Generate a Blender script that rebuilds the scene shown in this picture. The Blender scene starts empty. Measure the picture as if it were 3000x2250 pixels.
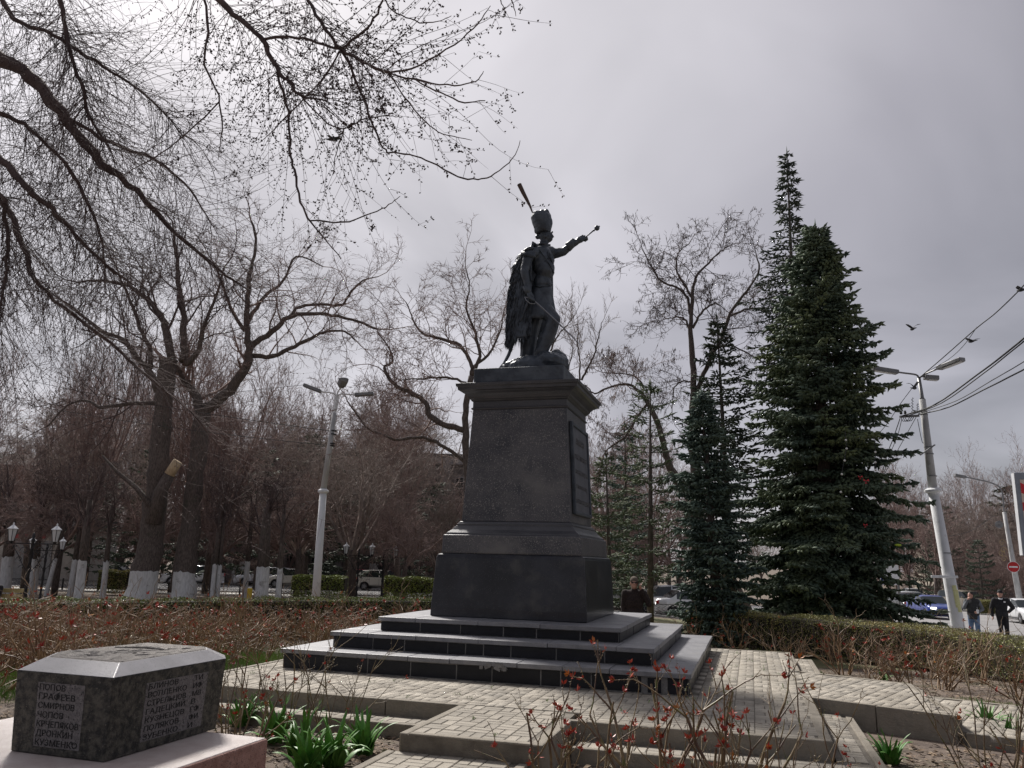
import bpy, math, random
import numpy as np
from mathutils import Vector, Matrix
PI = math.pi
R = math.radians
scene = bpy.context.scene
col = scene.collection

# ------------------------------------------------------------------ camera
FPX, YAW, PITCH, ROLL = 2351.57, R(-16.529), R(12.3634), R(1.45285)
CAM = Vector((3.28228, -12.20015, 1.42715))
fwd = Vector((math.sin(YAW) * math.cos(PITCH), math.cos(YAW) * math.cos(PITCH), math.sin(PITCH)))
r0 = Vector((math.cos(YAW), -math.sin(YAW), 0))
u0 = r0.cross(fwd)
cr = r0 * math.cos(ROLL) + u0 * math.sin(ROLL)
cu = -r0 * math.sin(ROLL) + u0 * math.cos(ROLL)
camd = bpy.data.cameras.new('camera')
cam = bpy.data.objects.new('camera', camd)
col.objects.link(cam)
m = Matrix((cr, cu, -fwd)).transposed().to_4x4()
m.translation = CAM
cam.matrix_world = m
camd.sensor_width = 36
camd.lens = 36 * FPX / 3000
camd.clip_start = 0.05
camd.clip_end = 3000
scene.camera = cam
FW = Vector((math.sin(YAW), math.cos(YAW), 0))
RT = Vector((math.cos(YAW), -math.sin(YAW), 0))

def ray(px, py):
    return fwd + cr * ((px - 1500) / FPX) - cu * ((py - 1125) / FPX)
def atD(px, py, D):
    d = ray(px, py)
    return CAM + d * (D / (d.x * FW.x + d.y * FW.y))
def atZ(px, py, z):
    d = ray(px, py)
    return CAM + d * ((z - CAM.z) / d.z)
def W(D, X, z=0.0):
    p = CAM + FW * D + RT * X
    return Vector((p.x, p.y, z))
def sstep(t):
    t = min(1, max(0, t))
    return t * t * (3 - 2 * t)
def gz(x, y):
    dx, dy = x - CAM.x, y - CAM.y
    D = dx * FW.x + dy * FW.y
    X = dx * RT.x + dy * RT.y
    return (-0.27 - 0.38 * sstep((D - 9) / 11) - 0.012 * min(90, max(0, D - 30))
            - 0.65 * sstep((X - 2) / 12) * sstep((D - 14) / 31))
def onG(p, dz=0.0):
    return Vector((p.x, p.y, gz(p.x, p.y) + dz))

# ------------------------------------------------------------------ light
SUN_AZ, SUN_EL = R(-42), R(44)      # azimuth from +Y towards +X
sdir = Vector((math.sin(SUN_AZ) * math.cos(SUN_EL), math.cos(SUN_AZ) * math.cos(SUN_EL), math.sin(SUN_EL)))
sl = bpy.data.lights.new('sun', 'SUN')
sl.energy = 3.4
sl.angle = R(8)
sl.color = (1.0, 0.955, 0.9)
so = bpy.data.objects.new('sun', sl)
col.objects.link(so)
so.rotation_euler = sdir.to_track_quat('Z', 'Y').to_euler()
so.location = (-20, 20, 30)

world = bpy.data.worlds.new('World')
scene.world = world
world.use_nodes = True
nt = world.node_tree
nt.nodes.clear()
def N(t, typ, **k):
    n = t.nodes.new(typ)
    for a, b in k.items():
        setattr(n, a, b)
    return n
def math_node(t, op, a, b=None, c=None, clamp=False):
    n = N(t, 'ShaderNodeMath', operation=op)
    n.use_clamp = clamp
    for i, v in enumerate((a, b, c)):
        if v is None: continue
        if isinstance(v, (int, float)): n.inputs[i].default_value = v
        else: t.links.new(v, n.inputs[i])
    return n.outputs[0]
def ramp(t, fac, stops, interp='LINEAR'):
    n = N(t, 'ShaderNodeValToRGB')
    n.color_ramp.interpolation = interp
    e = n.color_ramp.elements
    while len(e) < len(stops): e.new(0.5)
    for el, (p, c) in zip(e, stops):
        el.position = p
        el.color = (c[0], c[1], c[2], 1) if isinstance(c, (tuple, list)) else (c, c, c, 1)
    if fac is not None: t.links.new(fac, n.inputs[0])
    return n.outputs[0]
def mixc(t, fac, a, b, mode='MIX'):
    n = N(t, 'ShaderNodeMix', data_type='RGBA', blend_type=mode)
    for s, v in ((n.inputs[0], fac), (n.inputs[6], a), (n.inputs[7], b)):
        if isinstance(v, (int, float)): s.default_value = v
        elif isinstance(v, (tuple, list)): s.default_value = (v[0], v[1], v[2], 1)
        else: t.links.new(v, s)
    return n.outputs[2]

# an overcast sky with thin bright cloud around the hidden sun
out = N(nt, 'ShaderNodeOutputWorld')
tc = N(nt, 'ShaderNodeTexCoord')
sep = N(nt, 'ShaderNodeSeparateXYZ')
nt.links.new(tc.outputs['Generated'], sep.inputs[0])
dt = N(nt, 'ShaderNodeVectorMath', operation='DOT_PRODUCT')
nt.links.new(tc.outputs['Generated'], dt.inputs[0])
dt.inputs[1].default_value = sdir
cosang = dt.outputs['Value']
zz = math_node(nt, 'MAXIMUM', sep.outputs[2], 0.0)
den = math_node(nt, 'ADD', zz, 0.22)
cx_ = math_node(nt, 'DIVIDE', sep.outputs[0], den)
cy_ = math_node(nt, 'DIVIDE', sep.outputs[1], den)
cmb = N(nt, 'ShaderNodeCombineXYZ')
nt.links.new(cx_, cmb.inputs[0]); nt.links.new(cy_, cmb.inputs[1])
nz = N(nt, 'ShaderNodeTexNoise')
nz.inputs['Scale'].default_value = 1.25
nz.inputs['Detail'].default_value = 5
nz.inputs['Roughness'].default_value = 0.45
nz.inputs['Distortion'].default_value = 0.6
nt.links.new(cmb.outputs[0], nz.inputs['Vector'])
base = ramp(nt, cosang, [(0.0, (0.205, 0.20, 0.22)), (0.45, (0.250, 0.243, 0.268)), (0.72, (0.355, 0.338, 0.365)),
                         (0.88, (0.49, 0.470, 0.49)), (0.96, (0.64, 0.615, 0.64)), (1.0, (0.86, 0.83, 0.84))])
cl = ramp(nt, nz.outputs['Fac'], [(0.30, 0.64), (0.5, 0.93), (0.70, 1.25)])
hz = ramp(nt, zz, [(0.0, 1.22), (0.12, 1.12), (0.35, 1.0), (1.0, 0.92)])
c1 = mixc(nt, 1.0, base, cl, 'MULTIPLY')
c2 = mixc(nt, 1.0, c1, hz, 'MULTIPLY')
bg = N(nt, 'ShaderNodeBackground')
bg.inputs[1].default_value = 0.75
nt.links.new(c2, bg.inputs[0])
sky = N(nt, 'ShaderNodeTexSky', sky_type='NISHITA')
sky.sun_disc = False
sky.sun_elevation = SUN_EL
sky.sun_rotation = SUN_AZ
bg2 = N(nt, 'ShaderNodeBackground')
bg2.inputs[1].default_value = 0.008
nt.links.new(sky.outputs[0], bg2.inputs[0])
ad = N(nt, 'ShaderNodeAddShader')
nt.links.new(bg.outputs[0], ad.inputs[0]); nt.links.new(bg2.outputs[0], ad.inputs[1])
nt.links.new(ad.outputs[0], out.inputs[0])
vs = scene.view_settings
vs.view_transform = 'Standard'
vs.look = 'None'
vs.exposure = 0.72
vs.gamma = 1.0
vs.use_curve_mapping = False

# ------------------------------------------------------------------ materials
MATS = {}
def mat(name, c1, c2=None, scale=5.0, rough=0.7, bump=0.0, bscale=None, metal=0.0, detail=4, rnd=0.0,
        speck=None, spec=0.5, stretch=None, contrast=(0.35, 0.65), emit=None, coat=0.0, stain=None):
    if name in MATS: return MATS[name]
    m = bpy.data.materials.new(name)
    m.use_nodes = True
    t = m.node_tree
    b = t.nodes['Principled BSDF']
    b.inputs['Roughness'].default_value = rough
    b.inputs['Metallic'].default_value = metal
    b.inputs['Specular IOR Level'].default_value = spec
    if coat: b.inputs['Coat Weight'].default_value = coat; b.inputs['Coat Roughness'].default_value = 0.08
    tcn = N(t, 'ShaderNodeTexCoord')
    vec = tcn.outputs['Object']
    if stretch:
        mp = N(t, 'ShaderNodeMapping')
        mp.inputs['Scale'].default_value = stretch
        t.links.new(vec, mp.inputs[0]); vec = mp.outputs[0]
    c = None
    if c2 is not None:
        n = N(t, 'ShaderNodeTexNoise')
        n.inputs['Scale'].default_value = scale
        n.inputs['Detail'].default_value = detail
        n.inputs['Roughness'].default_value = 0.6
        t.links.new(vec, n.inputs['Vector'])
        c = ramp(t, n.outputs['Fac'], [(contrast[0], c1), (contrast[1], c2)])
    if speck:
        s_sc, s_col, s_th = speck
        n = N(t, 'ShaderNodeTexNoise')
        n.inputs['Scale'].default_value = s_sc
        n.inputs['Detail'].default_value = 2
        t.links.new(vec, n.inputs['Vector'])
        f = ramp(t, n.outputs['Fac'], [(s_th, 0.0), (min(0.99, s_th + 0.06), 1.0)])
        c = mixc(t, f, c if c is not None else c1, s_col)
    if stain:
        st_sc, st_col, st_th, st_w = stain
        n = N(t, 'ShaderNodeTexNoise')
        n.inputs['Scale'].default_value = st_sc
        n.inputs['Detail'].default_value = 6
        n.inputs['Roughness'].default_value = 0.65
        t.links.new(tcn.outputs['Object'], n.inputs['Vector'])
        f = ramp(t, n.outputs['Fac'], [(st_th, 0.0), (min(0.99, st_th + st_w), 1.0)])
        c = mixc(t, f, c if c is not None else c1, st_col)
    if rnd:
        oi = N(t, 'ShaderNodeObjectInfo')
        at = N(t, 'ShaderNodeAttribute', attribute_name='rnd')
        s = math_node(t, 'ADD', oi.outputs['Random'], at.outputs['Fac'])
        fr = math_node(t, 'FRACT', s)
        v = math_node(t, 'MULTIPLY_ADD', fr, 2 * rnd, 1 - rnd)
        cc = N(t, 'ShaderNodeCombineColor')
        for i in range(3): t.links.new(v, cc.inputs[i])
        c = mixc(t, 1.0, c if c is not None else c1, cc.outputs[0], 'MULTIPLY')
    if c is None: b.inputs['Base Color'].default_value = (c1[0], c1[1], c1[2], 1)
    else: t.links.new(c, b.inputs['Base Color'])
    if bump:
        n = N(t, 'ShaderNodeTexNoise')
        n.inputs['Scale'].default_value = bscale or scale * 4
        n.inputs['Detail'].default_value = 5
        n.inputs['Roughness'].default_value = 0.65
        t.links.new(vec, n.inputs['Vector'])
        bp = N(t, 'ShaderNodeBump')
        bp.inputs['Strength'].default_value = min(1.0, bump)
        bp.inputs['Distance'].default_value = 0.02 if bump <= 1 else 0.02 * bump
        t.links.new(n.outputs['Fac'], bp.inputs['Height'])
        t.links.new(bp.outputs[0], b.inputs['Normal'])
    if emit:
        b.inputs['Emission Color'].default_value = (*emit[0], 1)
        b.inputs['Emission Strength'].default_value = emit[1]
    MATS[name] = m
    return m

# ------------------------------------------------------------------ mesh helpers
class MB:
    def __init__(s): s.v = []; s.f = []; s.m = []
    def add(s, vs, fs, mi=0):
        o = len(s.v)
        s.v.extend(tuple(v) for v in vs)
        for f in fs:
            s.f.append(tuple(o + i for i in f)); s.m.append(mi)
    def box(s, c, d, rot=None, mi=0, taper=1.0):
        c = Vector(c); hx, hy, hz_ = d[0] / 2, d[1] / 2, d[2] / 2
        vs = []
        for z, k in ((-hz_, 1), (hz_, taper)):
            for x, y in ((-hx, -hy), (hx, -hy), (hx, hy), (-hx, hy)):
                p = Vector((x * k, y * k, z))
                if rot is not None: p = rot @ p
                vs.append(c + p)
        s.add(vs, [(3, 2, 1, 0), (4, 5, 6, 7), (0, 1, 5, 4), (1, 2, 6, 5), (2, 3, 7, 6), (3, 0, 4, 7)], mi)
        return s
    def tube(s, pts, rad, n=8, mi=0, caps=True, flat=None, jag=0):
        pts = [Vector(p) for p in pts]
        if isinstance(rad, (int, float)): rad = [rad] * len(pts)
        prev = None; rings = []
        for i, p in enumerate(pts):
            d = (pts[min(i + 1, len(pts) - 1)] - pts[max(i - 1, 0)])
            if d.length < 1e-9: d = Vector((0, 0, 1))
            d.normalize()
            if prev is None:
                a = Vector((0, 0, 1)) if abs(d.z) < 0.9 else Vector((1, 0, 0))
                e1 = d.cross(a).normalized()
            else:
                e1 = (prev - d * prev.dot(d))
                e1 = e1.normalized() if e1.length > 1e-6 else d.orthogonal().normalized()
            e2 = d.cross(e1); prev = e1
            k2 = flat if flat else 1.0
            rings.append([p + e1 * (rad[i] * math.cos(2 * PI * j / n)) + e2 * (rad[i] * k2 * math.sin(2 * PI * j / n)) for j in range(n)])
        if jag:
            dl = (pts[-1] - pts[-2]).normalized(); jr = random.Random(int(abs(pts[0].x * 1000)))
            rings[-1] = [v + dl * (jr.uniform(-jag, jag) * (2.2 if jr.random() < .2 else 1)) for v in rings[-1]]; caps = False
        vs = [v for r in rings for v in r]
        fs = []
        for i in range(len(pts) - 1):
            for j in range(n):
                k = (j + 1) % n
                fs.append((i * n + j, i * n + k, (i + 1) * n + k, (i + 1) * n + j))
        if caps:
            fs.append(tuple(range(n - 1, -1, -1)))
            fs.append(tuple((len(pts) - 1) * n + j for j in range(n)))
        s.add(vs, fs, mi); return s
    def lathe(s, prof, n=16, c=(0, 0, 0), mi=0, axis=None):
        c = Vector(c); M = axis
        vs = []
        for r_, z in prof:
            for j in range(n):
                a = 2 * PI * j / n
                p = Vector((r_ * math.cos(a), r_ * math.sin(a), z))
                if M is not None: p = M @ p
                vs.append(c + p)
        fs = []
        for i in range(len(prof) - 1):
            for j in range(n):
                k = (j + 1) % n
                fs.append((i * n + j, i * n + k, (i + 1) * n + k, (i + 1) * n + j))
        fs.append(tuple(range(n - 1, -1, -1)))
        fs.append(tuple((len(prof) - 1) * n + j for j in range(n)))
        s.add(vs, fs, mi); return s
    def sphere(s, c, r, n=10, mi=0, rot=None):
        if isinstance(r, (int, float)): r = (r, r, r)
        c = Vector(c); vs = []; h = n // 2
        for i in range(1, h):
            t = PI * i / h
            for j in range(n):
                a = 2 * PI * j / n
                p = Vector((r[0] * math.sin(t) * math.cos(a), r[1] * math.sin(t) * math.sin(a), r[2] * math.cos(t)))
                vs.append(c + (rot @ p if rot is not None else p))
        top = Vector((0, 0, r[2])); bot = Vector((0, 0, -r[2]))
        if rot is not None: top = rot @ top; bot = rot @ bot
        vs += [c + top, c + bot]
        T, B = len(vs) - 2, len(vs) - 1
        fs = []
        for i in range(h - 2):
            for j in range(n):
                k = (j + 1) % n
                fs.append((i * n + j, (i + 1) * n + j, (i + 1) * n + k, i * n + k))
        for j in range(n):
            k = (j + 1) % n
            fs.append((T, j, k)); fs.append((B, (h - 2) * n + k, (h - 2) * n + j))
        s.add(vs, fs, mi); return s
    def prism(s, poly, z0, z1, mi=0):
        n = len(poly)
        vs = [(p[0], p[1], z0) for p in poly] + [(p[0], p[1], z1) for p in poly]
        fs = [tuple(range(n - 1, -1, -1)), tuple(range(n, 2 * n))]
        for i in range(n):
            k = (i + 1) % n
            fs.append((i, k, n + k, n + i))
        s.add(vs, fs, mi); return s
    def sq(s, prof, cx=0, cy=0, mi=0, ry=0.0):
        vs = []
        for a, z in prof:
            b = a + ry
            vs += [(cx - a, cy - b, z), (cx + a, cy - b, z), (cx + a, cy + b, z), (cx - a, cy + b, z)]
        fs = [(3, 2, 1, 0)]
        for i in range(len(prof) - 1):
            for j in range(4):
                k = (j + 1) % 4
                fs.append((i * 4 + j, i * 4 + k, i * 4 + 4 + k, i * 4 + 4 + j))
        o = 4 * (len(prof) - 1)
        fs.append((o, o + 1, o + 2, o + 3))
        s.add(vs, fs, mi); return s
    def mesh(s, name, mats, smooth=False):
        me = bpy.data.meshes.new(name)
        me.from_pydata([tuple(v) for v in s.v], [], s.f)
        for m_ in (mats if isinstance(mats, (list, tuple)) else [mats]): me.materials.append(m_)
        if any(s.m): me.polygons.foreach_set('material_index', s.m)
        if smooth: me.polygons.foreach_set('use_smooth', [True] * len(me.polygons))
        me.update()
        return me
    def build(s, name, mats, parent=None, smooth=False, bevel=0, seg=1, local=True):
        o = bpy.data.objects.new(name, s.mesh(name, mats, smooth))
        col.objects.link(o)
        if parent is not None: attach(o, parent, local)
        if bevel:
            b = o.modifiers.new('bevel', 'BEVEL'); b.width = bevel; b.segments = seg; b.limit_method = 'ANGLE'; b.angle_limit = R(35)
            b.harden_normals = False
        return o
def attach(o, parent, local=True):
    o.parent = parent
    if not local:      # geometry given in world space, parents are never rotated before this
        o.matrix_parent_inverse = parent.matrix_world_inv if hasattr(parent, 'matrix_world_inv') else Matrix.Translation(-parent.location)
def tag(o, label=None, cat=None, group=None, kind=None):
    if label: o['label'] = label
    if cat: o['category'] = cat
    if group: o['group'] = group
    if kind: o['kind'] = kind
    return o
def thing(name, label, cat, loc=(0, 0, 0), rz=0.0, group=None):
    o = bpy.data.objects.new(name, None)
    o.empty_display_size = 0.1
    col.objects.link(o)
    o.location = loc; o.rotation_euler = (0, 0, rz)
    return tag(o, label, cat, group)
def dup(root, loc, rz=0.0, sc=None, label=None, group=None, rx=0.0, ry=0.0):
    def cp(o, par):
        c = o.copy(); col.objects.link(c); c.parent = par
        for k in kids[o.name]: cp(k, c)
        return c
    kids = {}
    def walk(o):
        kids[o.name] = [k for k in o.children]
        for k in kids[o.name]: walk(k)
    walk(root)
    c = cp(root, None)
    c.location = loc; c.rotation_euler = (rx, ry, rz)
    if sc is not None: c.scale = (sc, sc, sc) if isinstance(sc, (int, float)) else sc
    if label: c['label'] = label
    if group: c['group'] = group
    return c
def place(root, loc, rz=0.0, sc=None, label=None, group=None):
    root.location = loc; root.rotation_euler = (0, 0, rz)
    if sc is not None: root.scale = (sc, sc, sc) if isinstance(sc, (int, float)) else sc
    if label: root['label'] = label
    if group: root['group'] = group
    return root
def np_mesh(name, V, F, mats, smooth=False, rnd=None):
    """V (n,3), F (m,k) all faces of k corners"""
    V = np.asarray(V, dtype=np.float32); F = np.asarray(F, dtype=np.int32)
    me = bpy.data.meshes.new(name)
    me.vertices.add(len(V)); me.vertices.foreach_set('co', V.ravel())
    k = F.shape[1]
    me.loops.add(F.size); me.loops.foreach_set('vertex_index', F.ravel())
    me.polygons.add(len(F))
    me.polygons.foreach_set('loop_start', np.arange(0, F.size, k, dtype=np.int32))
    me.polygons.foreach_set('loop_total', np.full(len(F), k, dtype=np.int32))
    if smooth: me.polygons.foreach_set('use_smooth', np.ones(len(F), dtype=bool))
    for m_ in (mats if isinstance(mats, (list, tuple)) else [mats]): me.materials.append(m_)
    if rnd is not None:
        a = me.attributes.new('rnd', 'FLOAT', 'FACE'); a.data.foreach_set('value', np.asarray(rnd, dtype=np.float32))
    me.update(calc_edges=True)
    return me
def link(name, me, parent=None, local=True):
    o = bpy.data.objects.new(name, me); col.objects.link(o)
    if parent is not None: attach(o, parent, local)
    return o
def tubes_np(S, sides=3):
    """S: (n,8) = p0,p1,r0,r1 -> V,F quads"""
    S = np.asarray(S, dtype=np.float64)
    p0, p1, ra, rb = S[:, 0:3], S[:, 3:6], S[:, 6], S[:, 7]
    d = p1 - p0
    L = np.linalg.norm(d, axis=1, keepdims=True); L[L < 1e-9] = 1e-9
    d = d / L
    a = np.where(np.abs(d[:, 2:3]) < 0.9, np.array([[0, 0, 1.0]]), np.array([[1.0, 0, 0]]))
    e1 = np.cross(d, a); e1 /= np.linalg.norm(e1, axis=1, keepdims=True)
    e2 = np.cross(d, e1)
    n = len(S)
    V = np.zeros((n, 2 * sides, 3))
    for j in range(sides):
        t = 2 * PI * j / sides
        o = e1 * math.cos(t) + e2 * math.sin(t)
        V[:, j] = p0 + o * ra[:, None]
        V[:, sides + j] = p1 + o * rb[:, None]
    F = np.zeros((n, sides, 4), dtype=np.int32)
    b = np.arange(n) * 2 * sides
    for j in range(sides):
        k = (j + 1) % sides
        F[:, j] = np.stack([b + j, b + k, b + sides + k, b + sides + j], 1)
    return V.reshape(-1, 3), F.reshape(-1, 4)
def spindles_np(C, Dv, Ln, Rd, sides=3, mid=0.45):
    """double pyramids along direction Dv from C"""
    C = np.asarray(C, float); Dv = np.asarray(Dv, float)
    Dv = Dv / np.maximum(1e-9, np.linalg.norm(Dv, axis=1, keepdims=True))
    Ln = np.asarray(Ln, float)[:, None]; Rd = np.asarray(Rd, float)[:, None]
    a = np.where(np.abs(Dv[:, 2:3]) < 0.9, np.array([[0, 0, 1.0]]), np.array([[1.0, 0, 0]]))
    e1 = np.cross(Dv, a); e1 /= np.linalg.norm(e1, axis=1, keepdims=True)
    e2 = np.cross(Dv, e1); n = len(C)
    V = np.zeros((n, sides + 2, 3))
    V[:, 0] = C; V[:, sides + 1] = C + Dv * Ln
    for j in range(sides):
        t = 2 * PI * j / sides
        V[:, 1 + j] = C + Dv * Ln * mid + (e1 * math.cos(t) + e2 * math.sin(t)) * Rd
    F = np.zeros((n, 2 * sides, 3), dtype=np.int32); b = np.arange(n) * (sides + 2)
    for j in range(sides):
        k = (j + 1) % sides
        F[:, j] = np.stack([b, b + 1 + k, b + 1 + j], 1)
        F[:, sides + j] = np.stack([b + sides + 1, b + 1 + j, b + 1 + k], 1)
    return V.reshape(-1, 3), F.reshape(-1, 3)
def cards_np(C, A, B):
    """leaf cards as a folded diamond: centre C, half axes A (length), B (width) -> tris"""
    C = np.asarray(C, float); A = np.asarray(A, float); B = np.asarray(B, float)
    n = len(C); nn = np.cross(A, B); ln = np.linalg.norm(nn, axis=1, keepdims=True); nn = nn / np.maximum(ln, 1e-9)
    wb = np.linalg.norm(B, axis=1, keepdims=True)
    V = np.stack([C - A, C + B + nn * wb * .35, C + A, C - B + nn * wb * .35], 1).reshape(-1, 3)
    b = np.arange(n) * 4
    F = np.concatenate([np.stack([b, b + 1, b + 2], 1), np.stack([b, b + 2, b + 3], 1)], 1).reshape(-1, 3)
    return V, F
def blob(name, prims, voxel, mats, parent=None, smooth=3, disp=None, local=False):
    """closed primitives fused into ONE continuous surface"""
    mb = MB()
    for p in prims:
        if p[0] == 'cap':
            _, a, b, ra, rb = p
            a = Vector(a); b = Vector(b)
            mb.tube([a, b], [ra, rb], 12)
            mb.sphere(a, ra, 12); mb.sphere(b, rb, 12)
        elif p[0] == 'ell':
            mb.sphere(p[1], p[2], 14, rot=(p[3] if len(p) > 3 else None))
        elif p[0] == 'box':
            mb.box(p[1], p[2], p[3] if len(p) > 3 else None)
        elif p[0] == 'path':
            mb.tube(p[1], p[2], p[4] if len(p) > 4 else 14, flat=(p[3] if len(p) > 3 else None))
        elif p[0] == 'raw':
            mb.add(p[1], p[2])
    me = mb.mesh(name + '_raw', mats)
    o = bpy.data.objects.new(name + '_raw', me); col.objects.link(o)
    rm = o.modifiers.new('r', 'REMESH'); rm.mode = 'VOXEL'; rm.voxel_size = voxel; rm.use_smooth_shade = True
    if smooth:
        sm = o.modifiers.new('s', 'SMOOTH'); sm.factor = 0.5; sm.iterations = smooth
    if disp:
        tx = bpy.data.textures.new(name + '_t', 'CLOUDS'); tx.noise_scale = disp[1]; tx.noise_depth = 2
        dm = o.modifiers.new('d', 'DISPLACE'); dm.texture = tx; dm.strength = disp[0]; dm.mid_level = 0.5; dm.texture_coords = 'LOCAL'
    dg = bpy.context.evaluated_depsgraph_get(); dg.update()
    ev = o.evaluated_get(dg)
    nm = bpy.data.meshes.new_from_object(ev)
    bpy.data.objects.remove(o); bpy.data.meshes.remove(me)
    nm.name = name
    nm.materials.clear(); nm.materials.append(mats)
    nm.polygons.foreach_set('use_smooth', [True] * len(nm.polygons))
    ob = bpy.data.objects.new(name, nm); col.objects.link(ob)
    if parent is not None: attach(ob, parent, local)
    return ob
def text_obj(name, body, size, loc, rotm, material, parent=None, ext=0.002, space=1.0, align='LEFT', sx=1.0, local=False, line=1.0):
    c = bpy.data.curves.new(name, 'FONT'); c.body = body; c.size = size; c.extrude = ext; c.align_x = align
    c.space_character = space; c.resolution_u = 2; c.space_line = line
    o = bpy.data.objects.new(name, c); col.objects.link(o)
    dg = bpy.context.evaluated_depsgraph_get(); dg.update()
    me = bpy.data.meshes.new_from_object(o.evaluated_get(dg))
    bpy.data.objects.remove(o); bpy.data.curves.remove(c)
    me.materials.clear(); me.materials.append(material)
    M = Matrix.Translation(loc) @ rotm.to_4x4() @ Matrix.Diagonal((sx, 1, 1, 1))
    me.transform(M)
    return link(name, me, parent, local)
# ------------------------------------------------------------------ ground
M_soil = mat('soil', (0.085, 0.062, 0.05), (0.17, 0.13, 0.10), 3.0, 0.95, 0.8, 30, stain=(1.6, (0.10, 0.085, 0.05), 0.52, 0.1))
M_grass = mat('grass_blade', (0.08, 0.17, 0.03), (0.18, 0.27, 0.06), 1.3, 0.7, rnd=0.3)
M_lawn = mat('lawn', (0.09, 0.105, 0.04), (0.17, 0.145, 0.08), 1.1, 0.95, 0.8, 25)
M_asph = mat('asphalt', (0.20, 0.195, 0.195), (0.29, 0.28, 0.28), 0.5, 0.85, 0.25, 60, speck=(90, (0.12, 0.12, 0.12), 0.58))
M_conc = mat('concrete', (0.30, 0.29, 0.27), (0.44, 0.43, 0.40), 2.0, 0.85, 0.3, 40)

def sheet(name, rows, dz, m, kind='structure'):
    """rows: list of (D, X0, X1, n) draped on the terrain"""
    V = []; F = []; n = rows[0][3]
    for D, a, b, _ in rows:
        for j in range(n + 1):
            p = W(D, a + (b - a) * j / n)
            V.append((p.x, p.y, gz(p.x, p.y) + dz))
    for i in range(len(rows) - 1):
        for j in range(n):
            F.append((i * (n + 1) + j, i * (n + 1) + j + 1, (i + 1) * (n + 1) + j + 1, (i + 1) * (n + 1) + j))
    o = link(name, np_mesh(name, V, F, m, True))
    if kind: o['kind'] = kind
    return o
Ds = [-60, -20, -8, -4] + [x for x in np.arange(-2, 60, 1.0)] + [62, 66, 70, 78, 86, 95, 110, 120, 150, 200, 300, 500, 900, 1500]
rows = []
for D in Ds:
    rows.append((D, -60 - max(0, D) * 1.5, 60 + max(0, D) * 1.5, 160))
sheet('ground', rows, 0.0, M_soil)
# lawn behind the monument and park grass beyond
sheet('lawn', [(D, -3 + 0.05 * (D - 14), 9.0 + 0.2 * (D - 14), 24) for D in np.arange(17.5, 37, 1.0)], 0.006, M_lawn)
sheet('far_grass', [(D, 0.62 * D + (10 if D < 62 else 0) + 8, D * 1.3 + 60, 20) for D in np.arange(58, 260, 8.0)], 0.008, M_lawn)
# street behind the fence on the left and behind the monument
sheet('street', [(D, -110, 26, 70) for D in (51, 53, 56, 60, 64, 68)], 0.012, M_asph)
sheet('avenue', [(D, xl, xr, 24) for D, xl, xr in
      ((14, 9.6, 60), (18, 9.8, 60), (22, 10.4, 60), (26, 11.2, 60), (30, 11.8, 58), (34, 12.4, 56), (38, 13, 52), (42, 14, 48), (46, 16, 44),
       (50, 18, 40), (54, 20.5, 37.5), (60, 24, 38.5), (70, 31, 43.5), (80, 38, 50), (100, 51, 62), (140, 76, 88), (200, 112, 124), (300, 172, 186))], 0.02, M_asph)
sheet('pavement', [(D, 37.5 + (D - 54) * .25, 41 + (D - 54) * .3, 4) for D in (44, 50, 54, 60, 66)], 0.05, M_conc)
# pale slab walks in the park on the left
sheet('path', [(34.2, -34, -5, 40), (35.9, -35, -5, 40)], 0.03, M_conc)
sheet('footway', [(46.2, -60, 12, 60), (48.6, -60, 12, 60)], 0.03, M_conc)

# ------------------------------------------------------------------ paved terrace
M_pave = mat('concrete_paver', (0.25, 0.223, 0.182), (0.375, 0.34, 0.285), 2.2, 0.9, 0.45, 55, rnd=0.17, stain=(1.3, (0.19, 0.175, 0.15), 0.52, 0.16), speck=(160, (0.22, 0.21, 0.19), 0.62))
M_kerb = mat('kerb_concrete', (0.18, 0.158, 0.125), (0.275, 0.245, 0.20), 3.0, 0.9, 0.5, 35, rnd=0.08, stain=(2.5, (0.14, 0.13, 0.11), 0.55, 0.15))
M_joint = mat('joint_sand', (0.12, 0.105, 0.085), (0.19, 0.17, 0.14), 8, 0.95, 0.5, 60)
HP = 0.14   # riser of each terrace kerb
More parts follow.
